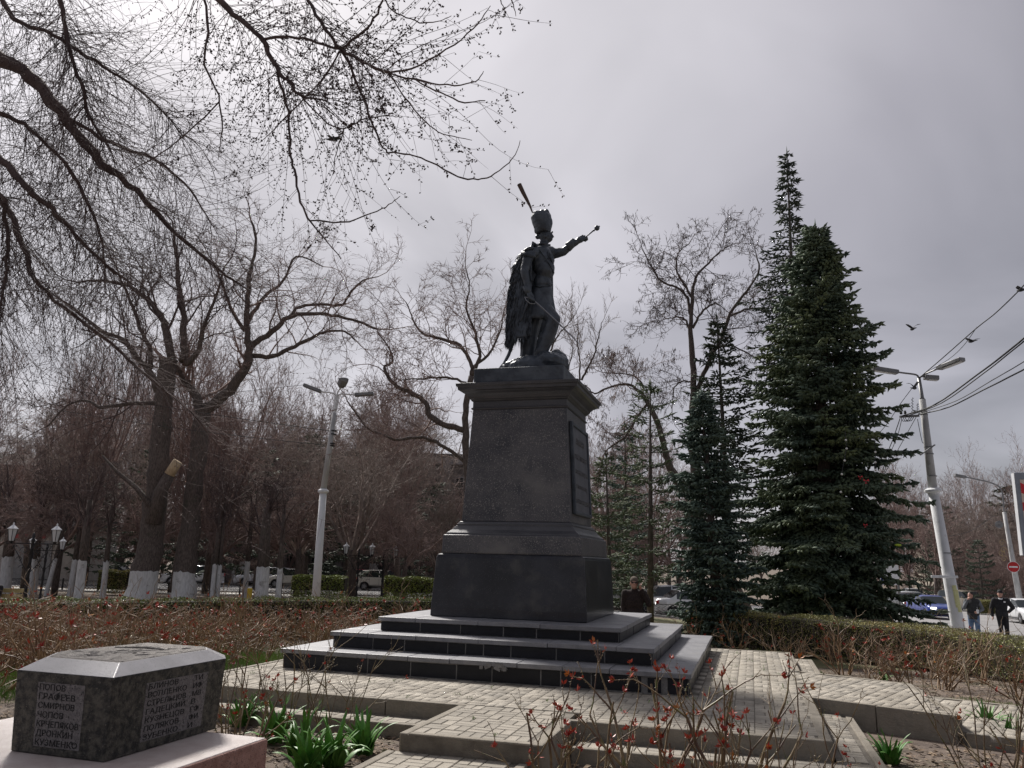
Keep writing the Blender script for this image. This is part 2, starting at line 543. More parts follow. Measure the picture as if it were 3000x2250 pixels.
# plan: x -3.04..3.89, y -4.15(front left) .. 2.9 ; right front to -4.5 ; front walk x .42...1.65
def paver_tile(th=0.06):
    mb = MB(); a, b = 0.0965, 0.0465; c = 0.005
    vs = [(-a, -b, -th), (a, -b, -th), (a, b, -th), (-a, b, -th), (-a, -b, -c), (a, -b, -c), (a, b, -c), (-a, b, -c),
          (-a + c, -b + c, 0), (a - c, -b + c, 0), (a - c, b - c, 0), (-a + c, b - c, 0)]
    fs = [(0, 1, 5, 4), (1, 2, 6, 5), (2, 3, 7, 6), (3, 0, 4, 7), (4, 5, 9, 8), (5, 6, 10, 9), (6, 7, 11, 10), (7, 4, 8, 11), (8, 9, 10, 11)]
    mb.add(vs, fs)
    return mb
PT = paver_tile()
pav_me = PT.mesh('paver', M_pave)
pav_list = []   # (x,y,z,rot)
rng = random.Random(5)
def pave(x0, x1, y0, y1, z, test=None, ang=0.0, org=None, zf=None):
    nx = int(math.ceil((x1 - x0) / 0.2)); ny = int(math.ceil((y1 - y0) / 0.2))
    for i in range(nx):
        for j in range(ny):
            for k in range(2):
                if (i + j) % 2:
                    x = x0 + i * .2 + .1; y = y0 + j * .2 + .05 + k * .1; a = 0
                else:
                    x = x0 + i * .2 + .05 + k * .1; y = y0 + j * .2 + .1; a = PI / 2
                if x > x1 - 0.03 or y > y1 - 0.03: continue
                if ang:
                    dx, dy = x - org[0], y - org[1]
                    x = org[0] + dx * math.cos(ang) - dy * math.sin(ang); y = org[1] + dx * math.sin(ang) + dy * math.cos(ang)
                if test and not test(x, y): continue
                pav_list.append((x, y, z + rng.uniform(-.003, .001), a + ang + rng.uniform(-.012, .012)))
terr = thing('paved_terrace', None, None)
del_keys = [k for k in terr.keys()]
terr['kind'] = 'structure'
def inside_main(x, y):
    if -2.6 < x < 2.6 and -2.6 < y < 2.6: return False
    return True
pave(-2.94, 3.80, -4.07, 2.88, 0.0, lambda x, y: inside_main(x, y))
pave(0.50, 1.54, -5.51, -4.06, 0.0)
pave(1.66, 3.80, -4.47, -4.06, 0.0)
# right hand walk, skewed
WA = R(-22)
wo = (3.86, 0.37)
def side(p, a, b): return (b[0] - a[0]) * (p[1] - a[1]) - (b[1] - a[1]) * (p[0] - a[0])
def in_walk(x, y): return 3.86 < x < 5.16 and side((x, y), (3.86, -1.93), (5.20, -2.47)) > 0 and side((x, y), (3.89, .27), (5.16, -.35)) < 0
def in_low(x, y): return 5.35 < x < 7.15 and side((x, y), (5.26, -2.62), (7.2, -3.2)) > 0 and side((x, y), (5.30, -.32), (7.3, -1.05)) < 0
pave(3.0, 6.2, -3.0, 1.3, 0.0, in_walk, WA, wo)
pave(5.0, 8.0, -3.4, 0.6, -HP, in_low, R(-19), (5.34, -.2))
# lower treads
pave(-3.2, 0.30, -4.50, -4.25, -HP)
pave(1.76, 4.2, -4.84, -4.59, -HP)
pave(3.96, 4.2, -4.50, -2.15, -HP)
pave(3.96, 4.16, 0.75, 3.3, -HP)
pave(0.40, 1.46, -7.6, -5.62, -HP)
pav_list.sort(key=lambda p: (p[0] - CAM.x) ** 2 + (p[1] - CAM.y) ** 2)
pav_vis = [p for p in pav_list if not (p[0] < -2.4 and p[1] > 0)]
for x, y, z, a in pav_vis[:300]:
    o = bpy.data.objects.new('paver', pav_me); col.objects.link(o); o.parent = terr
    o.location = (x, y, z); o.rotation_euler = (rng.uniform(-.012, .012), rng.uniform(-.012, .012), a)
base_v = np.array(PT.v); base_f = np.array(PT.f)
rest = pav_vis[300:]
V = []; Fq = []; rn = []
for i, (x, y, z, a) in enumerate(rest):
    c_, s_ = math.cos(a), math.sin(a)
    tz = rng.uniform(-.01, .01); ty = rng.uniform(-.01, .01)
    v = base_v.copy()
    v[:, 2] += v[:, 0] * tz + v[:, 1] * ty
    V.append(np.stack([x + v[:, 0] * c_ - v[:, 1] * s_, y + v[:, 0] * s_ + v[:, 1] * c_, z + v[:, 2]], 1))
    Fq.append(base_f + i * 12); rn += [rng.random()] * len(base_f)
o = link('far_pavers', np_mesh('far_pavers', np.concatenate(V), np.concatenate(Fq), M_pave, rnd=rn), terr)
o['kind'] = 'stuff'
# bedding under the pavers
mb = MB()
mb.box((0.42, -0.6, -.30), (6.80, 6.95, .584)); mb.build('bedding', M_joint, terr)
mb = MB(); mb.box((1.02, -4.85, -.31), (1.16, 1.50, .604)); mb.box((2.78, -4.25, -.3005), (2.0, .44, .585))
mb.prism([(3.80, .33), (3.80, -1.99), (5.20, -2.56), (5.20, -.25)], -.6, -.0105); mb.build('bedding', M_joint, terr)
mb = MB()
mb.box((-1.35, -4.35, -HP - .2), (3.5, .36, .377)); mb.box((2.98, -4.70, -HP - .2), (2.5, .32, .377)); mb.box((4.06, -1.5, -HP - .2), (.30, 6.1, .3765))
mb.box((4.06, 2.2, -HP - .2), (.28, 2.6, .376)); mb.box((.93, -6.6, -HP - .2), (1.12, 2.1, .376))
mb.prism([(5.26, -.30), (5.26, -2.62), (7.2, -3.2), (7.25, -1.0)], -.7, -HP - .0105); mb.build('bedding', M_joint, terr)
# kerb stones
def kerb(p, q, z, w=0.08, h=0.2, side=1, L=1.0):
    """kerb stones whose outer top edge runs p->q; body lies to the left of p->q when side=1"""
    p = Vector((p[0], p[1], 0)); q = Vector((q[0], q[1], 0))
    d = (q - p); T = d.length; d.normalize(); nrm = Vector((-d.y, d.x, 0)) * side
    n = max(1, round(T / L)); seg = T / n
    ang = math.atan2(d.y, d.x)
    for i in range(n):
        c = p + d * (seg * (i + .5)) + nrm * (w / 2)
        mb = MB(); mb.box((0, 0, -h / 2), (seg - 0.007, w - .002, h))
        o = mb.build('kerb_stone', M_kerb, terr, bevel=0.012, seg=2)
        o.location = (c.x, c.y, z + rng.uniform(-.004, .003)); o.rotation_euler = (0, rng.uniform(-.003, .003), ang)
E1 = 0.004
kerb((-3.04, -4.15), (.51, -4.15), E1)
kerb((-3.04, 2.9), (-3.04, -4.07), E1)
kerb((.42, -5.6), (.42, -4.15), E1, side=-1)
kerb((.50, -5.6), (1.57, -5.6), E1)
kerb((1.65, -5.6), (1.65, -4.49), E1, side=1, w=.11, h=.45)
kerb((1.53, -4.50), (3.89, -4.50), E1)
kerb((3.89, -4.42), (3.89, -2.05), E1, w=.11)
kerb((3.78, -2.05), (5.22, -2.63), E1, h=.30)
kerb((5.27, -2.63), (5.20, -.29), E1)
kerb((5.14, -.25), (3.89, .37), E1)
kerb((3.89, .37), (3.89, 2.84), E1, w=.11)
kerb((3.89, 2.94), (2.5, 2.98), E1)
# lower kerbs
Z2 = -HP + E1
kerb((-3.3, -4.58), (.34, -4.58), Z2)
kerb((1.73, -4.92), (4.20, -4.92), Z2)
kerb((4.28, -4.92), (4.28, -2.2), Z2)
kerb((4.24, .45), (4.24, 3.4), Z2)
kerb((.32, -7.8), (.32, -5.6), Z2, side=-1)
kerb((1.54, -7.8), (1.54, -5.61), Z2)
kerb((5.30, -.22), (7.3, -.95), Z2, side=-1)
kerb((5.27, -2.72), (7.2, -3.3), Z2, side=1)

# ------------------------------------------------------------------ stepped base
M_tread = mat('grey_granite', (0.19, 0.19, 0.205), (0.27, 0.27, 0.285), 6, 0.45, 0.15, 80, speck=(220, (0.13, 0.13, 0.14), 0.55), stain=(1.8, (0.27, 0.265, 0.26), 0.55, 0.2), rnd=.07)
M_riser = mat('black_polished_tile', (0.005, 0.006, 0.009), (0.013, 0.014, 0.019), 5, 0.42, 0.08, 30, spec=.3, speck=(140, (0.04, 0.04, 0.05), 0.66), rnd=.3)
M_mortar = mat('mortar', (0.14, 0.135, 0.13), (0.26, 0.25, 0.24), 7, 0.95, 0.8, 40)
ZS = [0.0, 0.238, 0.440, 0.623]
AS = [2.60, 2.144, 1.679, 1.15]
steps = thing('stepped_base', 'three grey granite steps faced with black tiles under the monument', 'steps')
rng = random.Random(11)
for k in range(3):
    a = AS[k]; z0, z1 = ZS[k], ZS[k + 1]; TH = 0.055
    inner = AS[k + 1] - 0.04
    mb = MB(); c0 = a - .0365 - .001 * k
    mb.sq([(c0, z0 - (.1 if k == 0 else .0) + .0015), (c0, z1 - TH - .006)]); mb.build('mortar_core', M_mortar, steps)
    # risers
    H = z1 - TH - z0 - .012
    for side in range(4):
        # outward normal angle
        ang = side * PI / 2
        pos = -a + .035
        first = True
        while pos < a - .04:
            w = rng.choice([.24, .36, .48, .6, .58, .45, .3])
            if k == 0 and side == 0 and pos > 1.15 * a / 2.6 * 1.6: w = .28
            if pos + w > a - .12: w = a - .035 - pos
            gap = .017
            if k == 0 and side == 0 and 1.55 < pos < 2.1: gap = .13
            hh = H * rng.uniform(.93, 1.0)
            mbt = MB(); mbt.box((0, 0, 0), (w - gap, .02, hh))
            o = mbt.build('riser_tile', M_riser, steps, bevel=.003)
            lx, ly = pos + w / 2, -(a - .042 + rng.uniform(0, .004))
            c_, s_ = math.cos(ang), math.sin(ang)
            o.location = (lx * c_ - ly * s_, lx * s_ + ly * c_, z0 + .006 + hh / 2)
            o.rotation_euler = (rng.uniform(-.01, .01), 0, ang)
            pos += w
    # tread slabs
    wd = a - inner
    for side in range(4):
        ang = side * PI / 2
        cuts = [-a]
        x = -a + rng.uniform(.6, .9)
        if side in (0, 2):
            lo, hi = -a, a
        else:
            lo, hi = -inner, inner
        x = lo
        while x < hi - .01:
            w = rng.choice([.55, .68, .85, .9])
            if x + w > hi - .35: w = hi - x
            mbt = MB(); mbt.box((0, 0, -TH / 2), (w - .006, wd - .003, TH))
            o = mbt.build('tread_slab', M_tread, steps, bevel=.006, seg=2)
            lx, ly = x + w / 2, -(a + inner) / 2 + rng.uniform(-.004, .004)
            c_, s_ = math.cos(ang), math.sin(ang)
            o.location = (lx * c_ - ly * s_, lx * s_ + ly * c_, z1 + rng.uniform(-.003, .002))
            o.rotation_euler = (rng.uniform(-.004, .004), rng.uniform(-.003, .003), ang)
            x += w
# broken edge patch of mortar on the lowest tread
mb = MB(); rb = random.Random(3)
for i in range(16):
    mb.box((.30 + rb.uniform(-.17, .17), -2.585 + rb.uniform(0, .02), .185 + rb.uniform(-.03, .02)), (rb.uniform(.03, .09), .05, rb.uniform(.02, .05)), Matrix.Rotation(rb.uniform(-.4, .4), 3, 'Y'))
mb.build('mortar_patch', M_mortar, steps)

# ------------------------------------------------------------------ pedestal
M_gran = mat('dark_granite', (0.034, 0.036, 0.046), (0.082, 0.080, 0.088), 2.2, 0.40, 0.12, 90, detail=8, contrast=(.38, .62), speck=(60, (0.20, 0.19, 0.18), 0.585), stain=(1.3, (0.13, 0.125, 0.125), 0.52, 0.16), spec=.6)
M_gran2 = mat('black_granite', (0.009, 0.010, 0.015), (0.026, 0.028, 0.038), 2.0, 0.30, 0.05, 60, speck=(90, (0.08, 0.08, 0.085), 0.64), stain=(2.2, (0.075, 0.073, 0.07), 0.52, 0.22), spec=.5)
M_pgran = mat('moulding_granite', (0.035, 0.036, 0.043), (0.06, 0.06, 0.068), 3.0, 0.38, 0.08, 60, speck=(130, (0.12, 0.12, 0.12), 0.62), spec=.6)
M_bronze = mat('dark_bronze', (0.042, 0.052, 0.068), (0.085, 0.10, 0.12), 4.0, 0.46, 0.25, 30, metal=0.25, spec=.5, stain=(3.0, (0.022, 0.026, 0.034), .5, .2))
M_bronzeL = mat('bronze_plaque', (0.085, 0.09, 0.11), (0.13, 0.135, 0.155), 4.0, 0.45, 0.1, 60, metal=0.3)
ped = thing('monument_pedestal', 'tall tapering dark granite pedestal with heavy cornice carrying the bronze statue', 'pedestal')
MB().sq([(1.132, .625), (1.130, .75), (1.092, 1.44), (1.075, 1.482), (1.05, 1.50)]).build('base_block', M_gran2, ped, bevel=.008)
MB().sq([(1.034, 1.502), (1.036, 1.53), (1.026, 1.755), (1.015, 1.770)]).build('ledge_block', M_gran, ped, bevel=.006)
MB().sq([(1.0, 1.771), (.985, 1.80), (.93, 1.845), (.885, 1.90), (.872, 1.905), (.872, 1.93), (.858, 1.945), (.848, 1.96), (.83, 1.972)]).build('base_moulding', M_pgran, ped, bevel=.004)
MB().sq([(.819, 1.975), (.735, 3.66)]).build('shaft', M_gran, ped, bevel=.004)
MB().sq([(.740, 3.661), (.752, 3.668), (.758, 3.68), (.752, 3.692), (.736, 3.70), (.736, 3.785), (.76, 3.80)]).build('neck_band', M_pgran, ped)
MB().sq([(.757, 3.801), (.765, 3.815), (.79, 3.83), (.80, 3.86), (.835, 3.90), (.875, 3.925), (.885, 3.935), (.925, 3.945), (.93, 3.985), (.935, 3.99), (.950, 4.00), (.955, 4.04), (.945, 4.048), (.5, 4.052)]).build('cornice', M_pgran, ped, bevel=.003)
# inscription panel on the right face
def face_pt(y, z, off=0.0):
    a = .819 + (.735 - .819) * (z - 1.975) / (3.66 - 1.975)
    return Vector((a + off, y, z))
tilt = math.atan2(.819 - .735, 3.66 - 1.975)
rotF = Matrix(((0, 0, 1), (1, 0, 0), (0, 1, 0)))      # text x->world y, text y->world z, normal->+x
rotF = Matrix.Rotation(-tilt, 3, 'Y') @ rotF
def slab_on_face(y0, y1, z0, z1, t, off=0):
    mb = MB()
    vs = [face_pt(y0, z0, off), face_pt(y1, z0, off), face_pt(y1, z1, off), face_pt(y0, z1, off)]
    vs += [v + Vector((t, 0, 0)) for v in vs]
    mb.add(vs, [(3, 2, 1, 0), (4, 5, 6, 7), (0, 1, 5, 4), (1, 2, 6, 5), (2, 3, 7, 6), (3, 0, 4, 7)])
    return mb
slab_on_face(-.56, .56, 2.16, 3.42, .03, .002).build('plaque', M_bronzeL, ped, bevel=.003)
for i, (y0, y1, z0, z1) in enumerate(((-.62, -.56, 2.10, 3.48), (.56, .62, 2.10, 3.48), (-.56, .56, 2.10, 2.158), (-.56, .56, 3.422, 3.48))):
    slab_on_face(y0, y1, z0, z1, .055, .002).build('plaque_frame', M_bronze, ped, bevel=.01)
for body, z, s_ in (('АТАМАНУ', 3.17, .13), ('ГРАФУ ПЛАТОВУ', 2.94, .115), ('ЗА ВОЕННЫЕ ПОДВИГИ', 2.72, .09), ('С 1770 ПО 1816 ГОД', 2.50, .085), ('ПРИЗНАТЕЛЬНЫЕ ДОНЦЫ', 2.28, .085)):
    text_obj('inscription', body, s_, face_pt(0, z, .035), rotF, mat('letter_bronze', (.17, .17, .18), rough=.4, metal=.4), ped, .004, align='CENTER')
# cracks / veins on the stone are in the material; bronze plinth of the statue
# ------------------------------------------------------------------ the statue
def SP(px, py, w=0.0):
    return atD(px, py, 12.63 - w)
K = 12.63 / FPX            # metres per pixel at the statue
statue = thing('bronze_statue', 'dark bronze statue of a soldier in tall fur hat pointing a mace to the right', 'statue', (0, 0, 4.27))
# plinth
mb = MB(); mb.box((0.02, -.10, 4.162), (1.40, 1.62, .216)); mb.build('plinth', M_bronze, statue, bevel=.006, local=False)
def cap(a, b, ra, rb): return ('cap', SP(*a), SP(*b), ra * K, rb * K)
def ell(a, r, rot=None): return ('ell', SP(*a), tuple(x * K for x in r), rot) if rot is not None else ('ell', SP(*a), tuple(x * K for x in r))
RZ = Matrix.Rotation(YAW * -1, 3, 'Z')
VR = Matrix((RT, FW, Vector((0, 0, 1)))).transposed()        # columns: image right, away, up
def ev(a, r, roll=0.0):
    """ellipsoid in view axes: r = (across, deep, up) px, roll about the line of sight"""
    return ('ell', SP(*a), tuple(x * K for x in r), VR @ Matrix.Rotation(roll, 3, 'Y'))
body = [
    # legs
    cap((1588, 900, -.02), (1622, 936, .16), 29, 21), cap((1622, 938, .16), (1606, 985, .10), 21, 22),
    cap((1606, 985, .10), (1586, 1030, .06), 22, 19), cap((1590, 985, .08), (1578, 1034, .05), 14, 13),
    cap((1576, 1046, .05), (1612, 1043, .22), 10, 8), cap((1580, 1036, .05), (1582, 1048, .05), 13, 11),
    cap((1570, 905, -.08), (1552, 985, -.14), 28, 26), cap((1552, 985, -.14), (1545, 1050, -.16), 26, 22),
    cap((1535, 1000, -.14), (1533, 1056, -.16), 12, 11), cap((1535, 1062, -.16), (1560, 1064, -.02), 10, 8),
    # torso
    ev((1590, 768, 0), (37, 32, 46), R(6)), ev((1597, 790, .03), (31, 30, 38), R(4)), ev((1589, 830, 0), (29, 28, 34)),
    ev((1586, 860, 0), (30, 30, 34)), cap((1562, 742, .12), (1614, 738, -.14), 20, 18),
    ev((1583, 742, 0), (34, 30, 22)),
    # neck collar
    cap((1592, 735, .0), (1595, 704, .0), 16, 12.5), 
    # head
    ev((1597, 690, .0), (19, 18, 23)), ev((1604, 698, .0), (14, 12, 14)), ev((1611, 705, .0), (5.5, 7, 5)),
    cap((1615, 684, .0), (1622, 694, .0), 2.6, 3.0), ev((1618, 680, .0), (3, 8, 2.5)), ev((1617, 700, .0), (3.4, 5, 1.6)), ev((1616, 704, .0), (3.2, 5, 1.7)),
    ev((1599, 692, .10), (4, 3, 6)), ev((1612, 686, .045), (4, 3, 3)),
    ev((1575, 694, -.02), (8, 10, 8)),
    # near arm
    cap((1550, 745, .18), (1537, 795, .24), 17.5, 13.5), cap((1537, 795, .24), (1549, 852, .24), 14, 9.5), 
    # far arm
    cap((1620, 744, -.16), (1650, 738, -.10), 17, 13.5), cap((1650, 738, -.10), (1688, 710, .0), 13, 9.5),
]
blob('body', body, .0125, M_bronze, statue, smooth=3, disp=(.018, .09))
# tunic skirt: flared shell built as a bent sheet with folds
def shell(name, fn, nu, nv, th, m, parent, noise=0.0):
    mb = MB(); vs = []
    for i in range(nu + 1):
        for j in range(nv + 1): vs.append(fn(i / nu, j / nv))
    fs = [(i * (nv + 1) + j, (i + 1) * (nv + 1) + j, (i + 1) * (nv + 1) + j + 1, i * (nv + 1) + j + 1) for i in range(nu) for j in range(nv)]
    mb.add(vs, fs)
    o = mb.build(name, m, parent, smooth=True, local=False)
    s = o.modifiers.new('solid', 'SOLIDIFY'); s.thickness = th; s.offset = 0
    return o
def skirt(u, v):
    # u round from front-far to near to back; v down
    a = -0.15 * PI + u * 1.55 * PI
    cx_ = 1588 + (-16) * v; cy_ = 838 + 94 * v
    rr = 27 + 20 * v + 3.0 * math.sin(a * 9 + 1) * v
    rz_ = 28 + 8 * v
    open_ = 1.0 + .15 * v * (1 if u < .12 or u > .9 else 0)
    return SP(cx_ + rr * math.cos(a) * open_, cy_ + (-10 if u < .1 else 0) * v * 2, -rz_ * K * math.sin(-a))
shell('coat_skirt', skirt, 60, 10, .018, M_bronze, statue)
# coat tail behind the hand
shell('coat_tail', lambda u, v: SP(1552 - 32 * v + u * (10 + 8 * v), 866 + 76 * v - u * 4, .20 + .05 * math.sin(u * 6) - .05 * v), 6, 8, .02, M_bronze, statue)
# tall fur hat
def hat_ring(t):
    # t 0 brim ..1 crown
    cxs = 1593 + (-4) * t; cys = 675 - 50 * t
    rx = 25 + 9 * math.sin(t * PI * .62) + 1 * t; return cxs, cys, rx
hat = [('path', [SP(1592, 684, 0), SP(1591, 670, 0), SP(1588, 652, 0), SP(1585, 638, 0), SP(1586, 629, 0)], [26 * K, 31 * K, 35.5 * K, 37 * K, 33 * K], .86, 24),
       ev((1600, 626, .02), (11, 17, 15)), ev((1590, 626, -.03), (15, 20, 12)), ev((1611, 654, .0), (9, 15, 20)), ev((1608, 640, .0), (8, 15, 18)), ev((1572, 672, .0), (8, 15, 14))]
blob('fur_hat', hat, .0115, M_bronze, statue, smooth=3, disp=(.010, .05))
mb = MB()
mb.tube([SP(1562, 628, .02), SP(1553, 604, .02), SP(1545, 588, .02), SP(1533, 565, .02), SP(1521, 540, .02)], [1.6 * K, 3.6 * K, 5 * K, 6.4 * K, 7.2 * K], 8)
mb.build('plume', mat('plume_bronze', (.05, .03, .022), (.09, .05, .035), 20, .6), statue, local=False)
# hands: palm, five fingers each, closed on what they hold
def hand(name, wrist, knuck, grip_dir, m, parent, s=1.0):
    wrist = Vector(wrist); knuck = Vector(knuck); g = Vector(grip_dir).normalized()
    ax = (knuck - wrist).normalized(); side = ax.cross(g).normalized()
    mb = MB(); prims = [('cap', wrist, wrist.lerp(knuck, .4), .036 * s, .042 * s), ('cap', wrist.lerp(knuck, .55) + g * .018 * s, wrist.lerp(knuck, .55) - g * .018 * s, .036 * s, .036 * s)]
    for i in range(4):
        off = g * ((i - 1.5) * .026 * s)
        k0 = knuck + off; l = (1.0, 1.08, 1.02, .85)[i] * s
        a = k0 + ax * .040 * l + side * .012; b = a + side * .044 * l - ax * .008; c = b - ax * .040 * l
        for p, q in ((k0 - ax * .02, a), (a, b), (b, c)): prims.append(('cap', p, q, .0138 * s, .0125 * s))
    t0 = wrist.lerp(knuck, .3) - g * .035 * s; t1 = t0 + side * .035 * s + ax * .035 * s; t2 = t1 + side * .015 * s + ax * .04 * s
    prims += [('cap', t0, t1, .016 * s, .015 * s), ('cap', t1, t2, .015 * s, .012 * s)]
    return blob(name, prims, .0075, m, parent, smooth=1)
gd = (SP(1718, 693, .05) - SP(1700, 704, .0)).normalized()
hand('hand', SP(1690, 709, .0), SP(1706, 697, .02), gd + Vector((0, 0, -.9)), M_bronze, statue, 1.25)
hand('hand', SP(1549, 856, .24), SP(1557, 874, .25), SP(1600, 905, .3) - SP(1560, 880, .25), M_bronze, statue, 1.2)
# gauntlet cuffs
mb = MB(); mb.tube([SP(1541, 838, .24), SP(1546, 852, .24), SP(1550, 862, .24)], [12.5 * K, 11 * K, 9 * K], 14)
mb.tube([SP(1683, 705, 0), SP(1672, 716, 0), SP(1664, 724, -.02)], [10.5 * K, 12.5 * K, 15 * K], 14)
mb.tube([SP(1680, 712, 0), SP(1668, 735, -.02)], [8 * K, 4 * K], 8)
mb.build('glove_cuff', M_bronze, statue, smooth=True, local=False)
# mace
mb = MB(); mb.tube([SP(1700, 708, .03), SP(1718, 693, .04), SP(1738, 676, .05)], [1.9 * K, 2.1 * K, 2.4 * K], 8)
mb.sphere(SP(1749, 668, .06), 8.6 * K, 12); mb.sphere(SP(1740, 675, .05), 3.6 * K, 8); mb.sphere(SP(1756, 663, .06), 2.4 * K, 6)
mb.build('mace', M_bronze, statue, smooth=True, local=False)
# sabre with guard
M_blade = mat('blade_metal', (.26, .27, .30), rough=.45, metal=.3)
sb = MB()
sb.tube([SP(1569, 885, .27), SP(1600, 913, .30), SP(1640, 950, .33), SP(1680, 990, .36), SP(1707, 1018, .38)], [5.4 * K, 4.8 * K, 4.2 * K, 3.6 * K, .8 * K], 6, flat=.45)
o = sb.build('sabre', M_blade, statue, local=False)
mb = MB(); mb.tube([SP(1537, 870, .27), SP(1542, 880, .29), SP(1553, 889, .30), SP(1566, 890, .29), SP(1571, 885, .27)], 1.3 * K, 6)
mb.tube([SP(1537, 871, .27), SP(1548, 872, .26), SP(1560, 878, .26), SP(1569, 884, .27)], 1.8 * K, 6)
mb.build('sabre_guard', M_blade, statue, smooth=True, local=False)
mb = MB(); mb.tube([SP(1523, 960, -.1), SP(1504, 1003, -.10), SP(1490, 1040, -.10), SP(1476, 1066, -.08), SP(1464, 1080, -.06)], [5 * K, 5.4 * K, 5.6 * K, 5 * K, 4 * K], 8)
mb.build('scabbard', M_bronze, statue, smooth=True, local=False)
# shaggy felt cloak
def cl_l(v):      # left outline of cloak, v 0..1 from the neck down
    P = [(1572, 716), (1530, 742), (1513, 772), (1503, 810), (1496, 860), (1493, 910), (1490, 960), (1490, 1000)]
    t = v * (len(P) - 1); i = min(int(t), len(P) - 2); f = t - i
    return P[i][0] + (P[i + 1][0] - P[i][0]) * f, P[i][1] + (P[i + 1][1] - P[i][1]) * f
def cloak(u, v):
    lx, ly = cl_l(v)
    # u: 0 near front edge, .45 outermost left, 1 far edge
    nearx = 1560 - 4 * v; farx = 1612 + 8 * math.sin(v * 2.4)
    if u < .35:
        t = u / .35; x = nearx + (lx - nearx) * math.sin(t * PI / 2); w = .16 * math.cos(t * PI / 2) + .03 * v
        if v > .55: x = x + 0
    else:
        t = (u - .35) / .65; x = lx + (farx - lx) * (1 - math.cos(t * PI / 2)); w = -.34 * math.sin(t * PI / 2)
    y = ly + (0 if u > .35 else (1 - u / .35) * (-8 - 6 * v)) + (18 * v if u > .5 else 0) * (-1)
    f = math.sin(u * 34 + v * 3) * .014 * (0.3 + v)
    x += 5 * math.sin(u * 34) * v * (1 if u < .35 else .3)
    return SP(x, y, w + f)
shell('cloak', cloak, 70, 40, .035, M_bronze, statue)
rr = random.Random(8); C_ = []; D_ = []; L_ = []; R_ = []
for i in range(2600):
    u = rr.uniform(.0, .75) if rr.random() < .8 else rr.uniform(.25, .42); v = rr.uniform(.06, .985)
    p = cloak(u, v); q = cloak(u, min(1, v + .03)); n_ = (p - SP(1590, (cl_l(v)[1]), -.1)); n_.z = 0; n_.normalize()
    C_.append(p + n_ * .012); D_.append((q - p).normalized() + n_ * rr.uniform(.0, .10) + Vector((rr.uniform(-.2, .2), rr.uniform(-.2, .2), -.3))); L_.append(rr.uniform(.12, .24)); R_.append(rr.uniform(.007, .012))
V, F = spindles_np(C_, [tuple(d) for d in D_], L_, R_, 4)
o = link('cloak_locks', np_mesh('cloak_locks', V, F, M_bronze), statue, local=False); o['kind'] = 'stuff'
# epaulettes, sash, cords, belt, collar
mb = MB()
for (x, y, w, rx) in ((1548, 733, .19, 20),):
    mb.sphere(SP(x, y, w), (rx * K, rx * K, 7 * K), 14, rot=VR @ Matrix.Rotation(R(-24), 3, 'Y'))
    for i in range(26):
        a = PI * (.9 + 1.25 * i / 25)
        p = SP(x + rx * .95 * math.cos(a), y + 5 + 3 * math.cos(a), w + rx * K * -.9 * math.sin(a)); mb.tube([p, p + Vector((0, 0, -.075)) + (p - SP(x, y, w)) * .15], [.011, .008], 5)
mb.build('epaulette', M_bronze, statue, smooth=True, local=False)
mb = MB()
mb.tube([SP(1580, 730, .16), SP(1596, 752, .19), SP(1612, 776, .18), SP(1624, 800, .10)], 3.2 * K, 6, flat=.4)
mb.tube([SP(1562, 834, .12), SP(1580, 840, .165), SP(1600, 838, .14), SP(1617, 832, .06)], 3.2 * K, 8, flat=.5)
mb.build('sash', M_bronze, statue, smooth=True, local=False)
mb = MB()
for i in range(5):
    mb.tube([SP(1603 + i, 735, .14), SP(1609 + i * 1.6, 750 + i * 2, .16), SP(1615 + i * 1.2, 768 + i, .12)], 1.2 * K, 5)
for i in range(12): mb.sphere(SP(1604 + rr.uniform(0, 14), 740 + rr.uniform(0, 28), .155), rr.uniform(1.5, 3) * K, 6)
mb.build('chest_cords', M_bronze, statue, smooth=True, local=False)
mb = MB(); mb.tube([SP(1591, 722, 0), SP(1593, 712, 0)], [15.5 * K, 14.5 * K], 16); mb.build('collar', M_bronze, statue, smooth=True, local=False)
# rocky mound
rock = [('ell', SP(1560, 1082, 0), (.46, .40, .20)), ('ell', SP(1612, 1066, .1), (.30, .34, .19)), ('ell', SP(1630, 1062, -.05), (.18, .30, .20)), ('ell', SP(1600, 1052, .06), (.16, .2, .09)), ('ell', SP(1530, 1078, -.1), (.34, .34, .12)),
        ('box', SP(1632, 1070, 0), (.24, .5, .16), Matrix.Rotation(.2, 3, 'Z'))]
blob('rock_mound', rock, .016, M_bronze, statue, smooth=2, disp=(.07, .12))

# ------------------------------------------------------------------ memorial block in the left foreground
M_pink = mat('pink_granite', (0.30, 0.155, 0.125), (0.42, 0.24, 0.20), 18, 0.75, 0.6, 90, speck=(120, (0.10, 0.065, 0.06), 0.60))
M_pinkT = mat('pink_granite_top', (0.50, 0.42, 0.39), (0.60, 0.53, 0.50), 9, 0.42, 0.15, 120, speck=(90, (0.30, 0.22, 0.20), 0.66))
M_blk = mat('labradorite', (0.008, 0.008, 0.007), (0.085, 0.078, 0.062), 26, 0.55, 0.7, 60, detail=7, contrast=(.42, .62), speck=(60, (0.09, 0.082, 0.068), 0.62))
M_frost = mat('frosted_panel', (0.13, 0.12, 0.12), (0.23, 0.215, 0.215), 60, 0.85, 0.6, 150, speck=(90, (0.03, 0.03, 0.03), .6))
M_bev = mat('honed_edge', (0.34, 0.33, 0.335), (0.43, 0.42, 0.43), 6, 0.4, 0.1, 100, speck=(150, (0.22, 0.21, 0.22), .64))
M_rough = mat('rough_top', (0.26, 0.24, 0.22), (0.40, 0.37, 0.34), 14, 0.9, 1.0, 50, speck=(40, (.12, .11, .10), .60))
PZ = 0.40
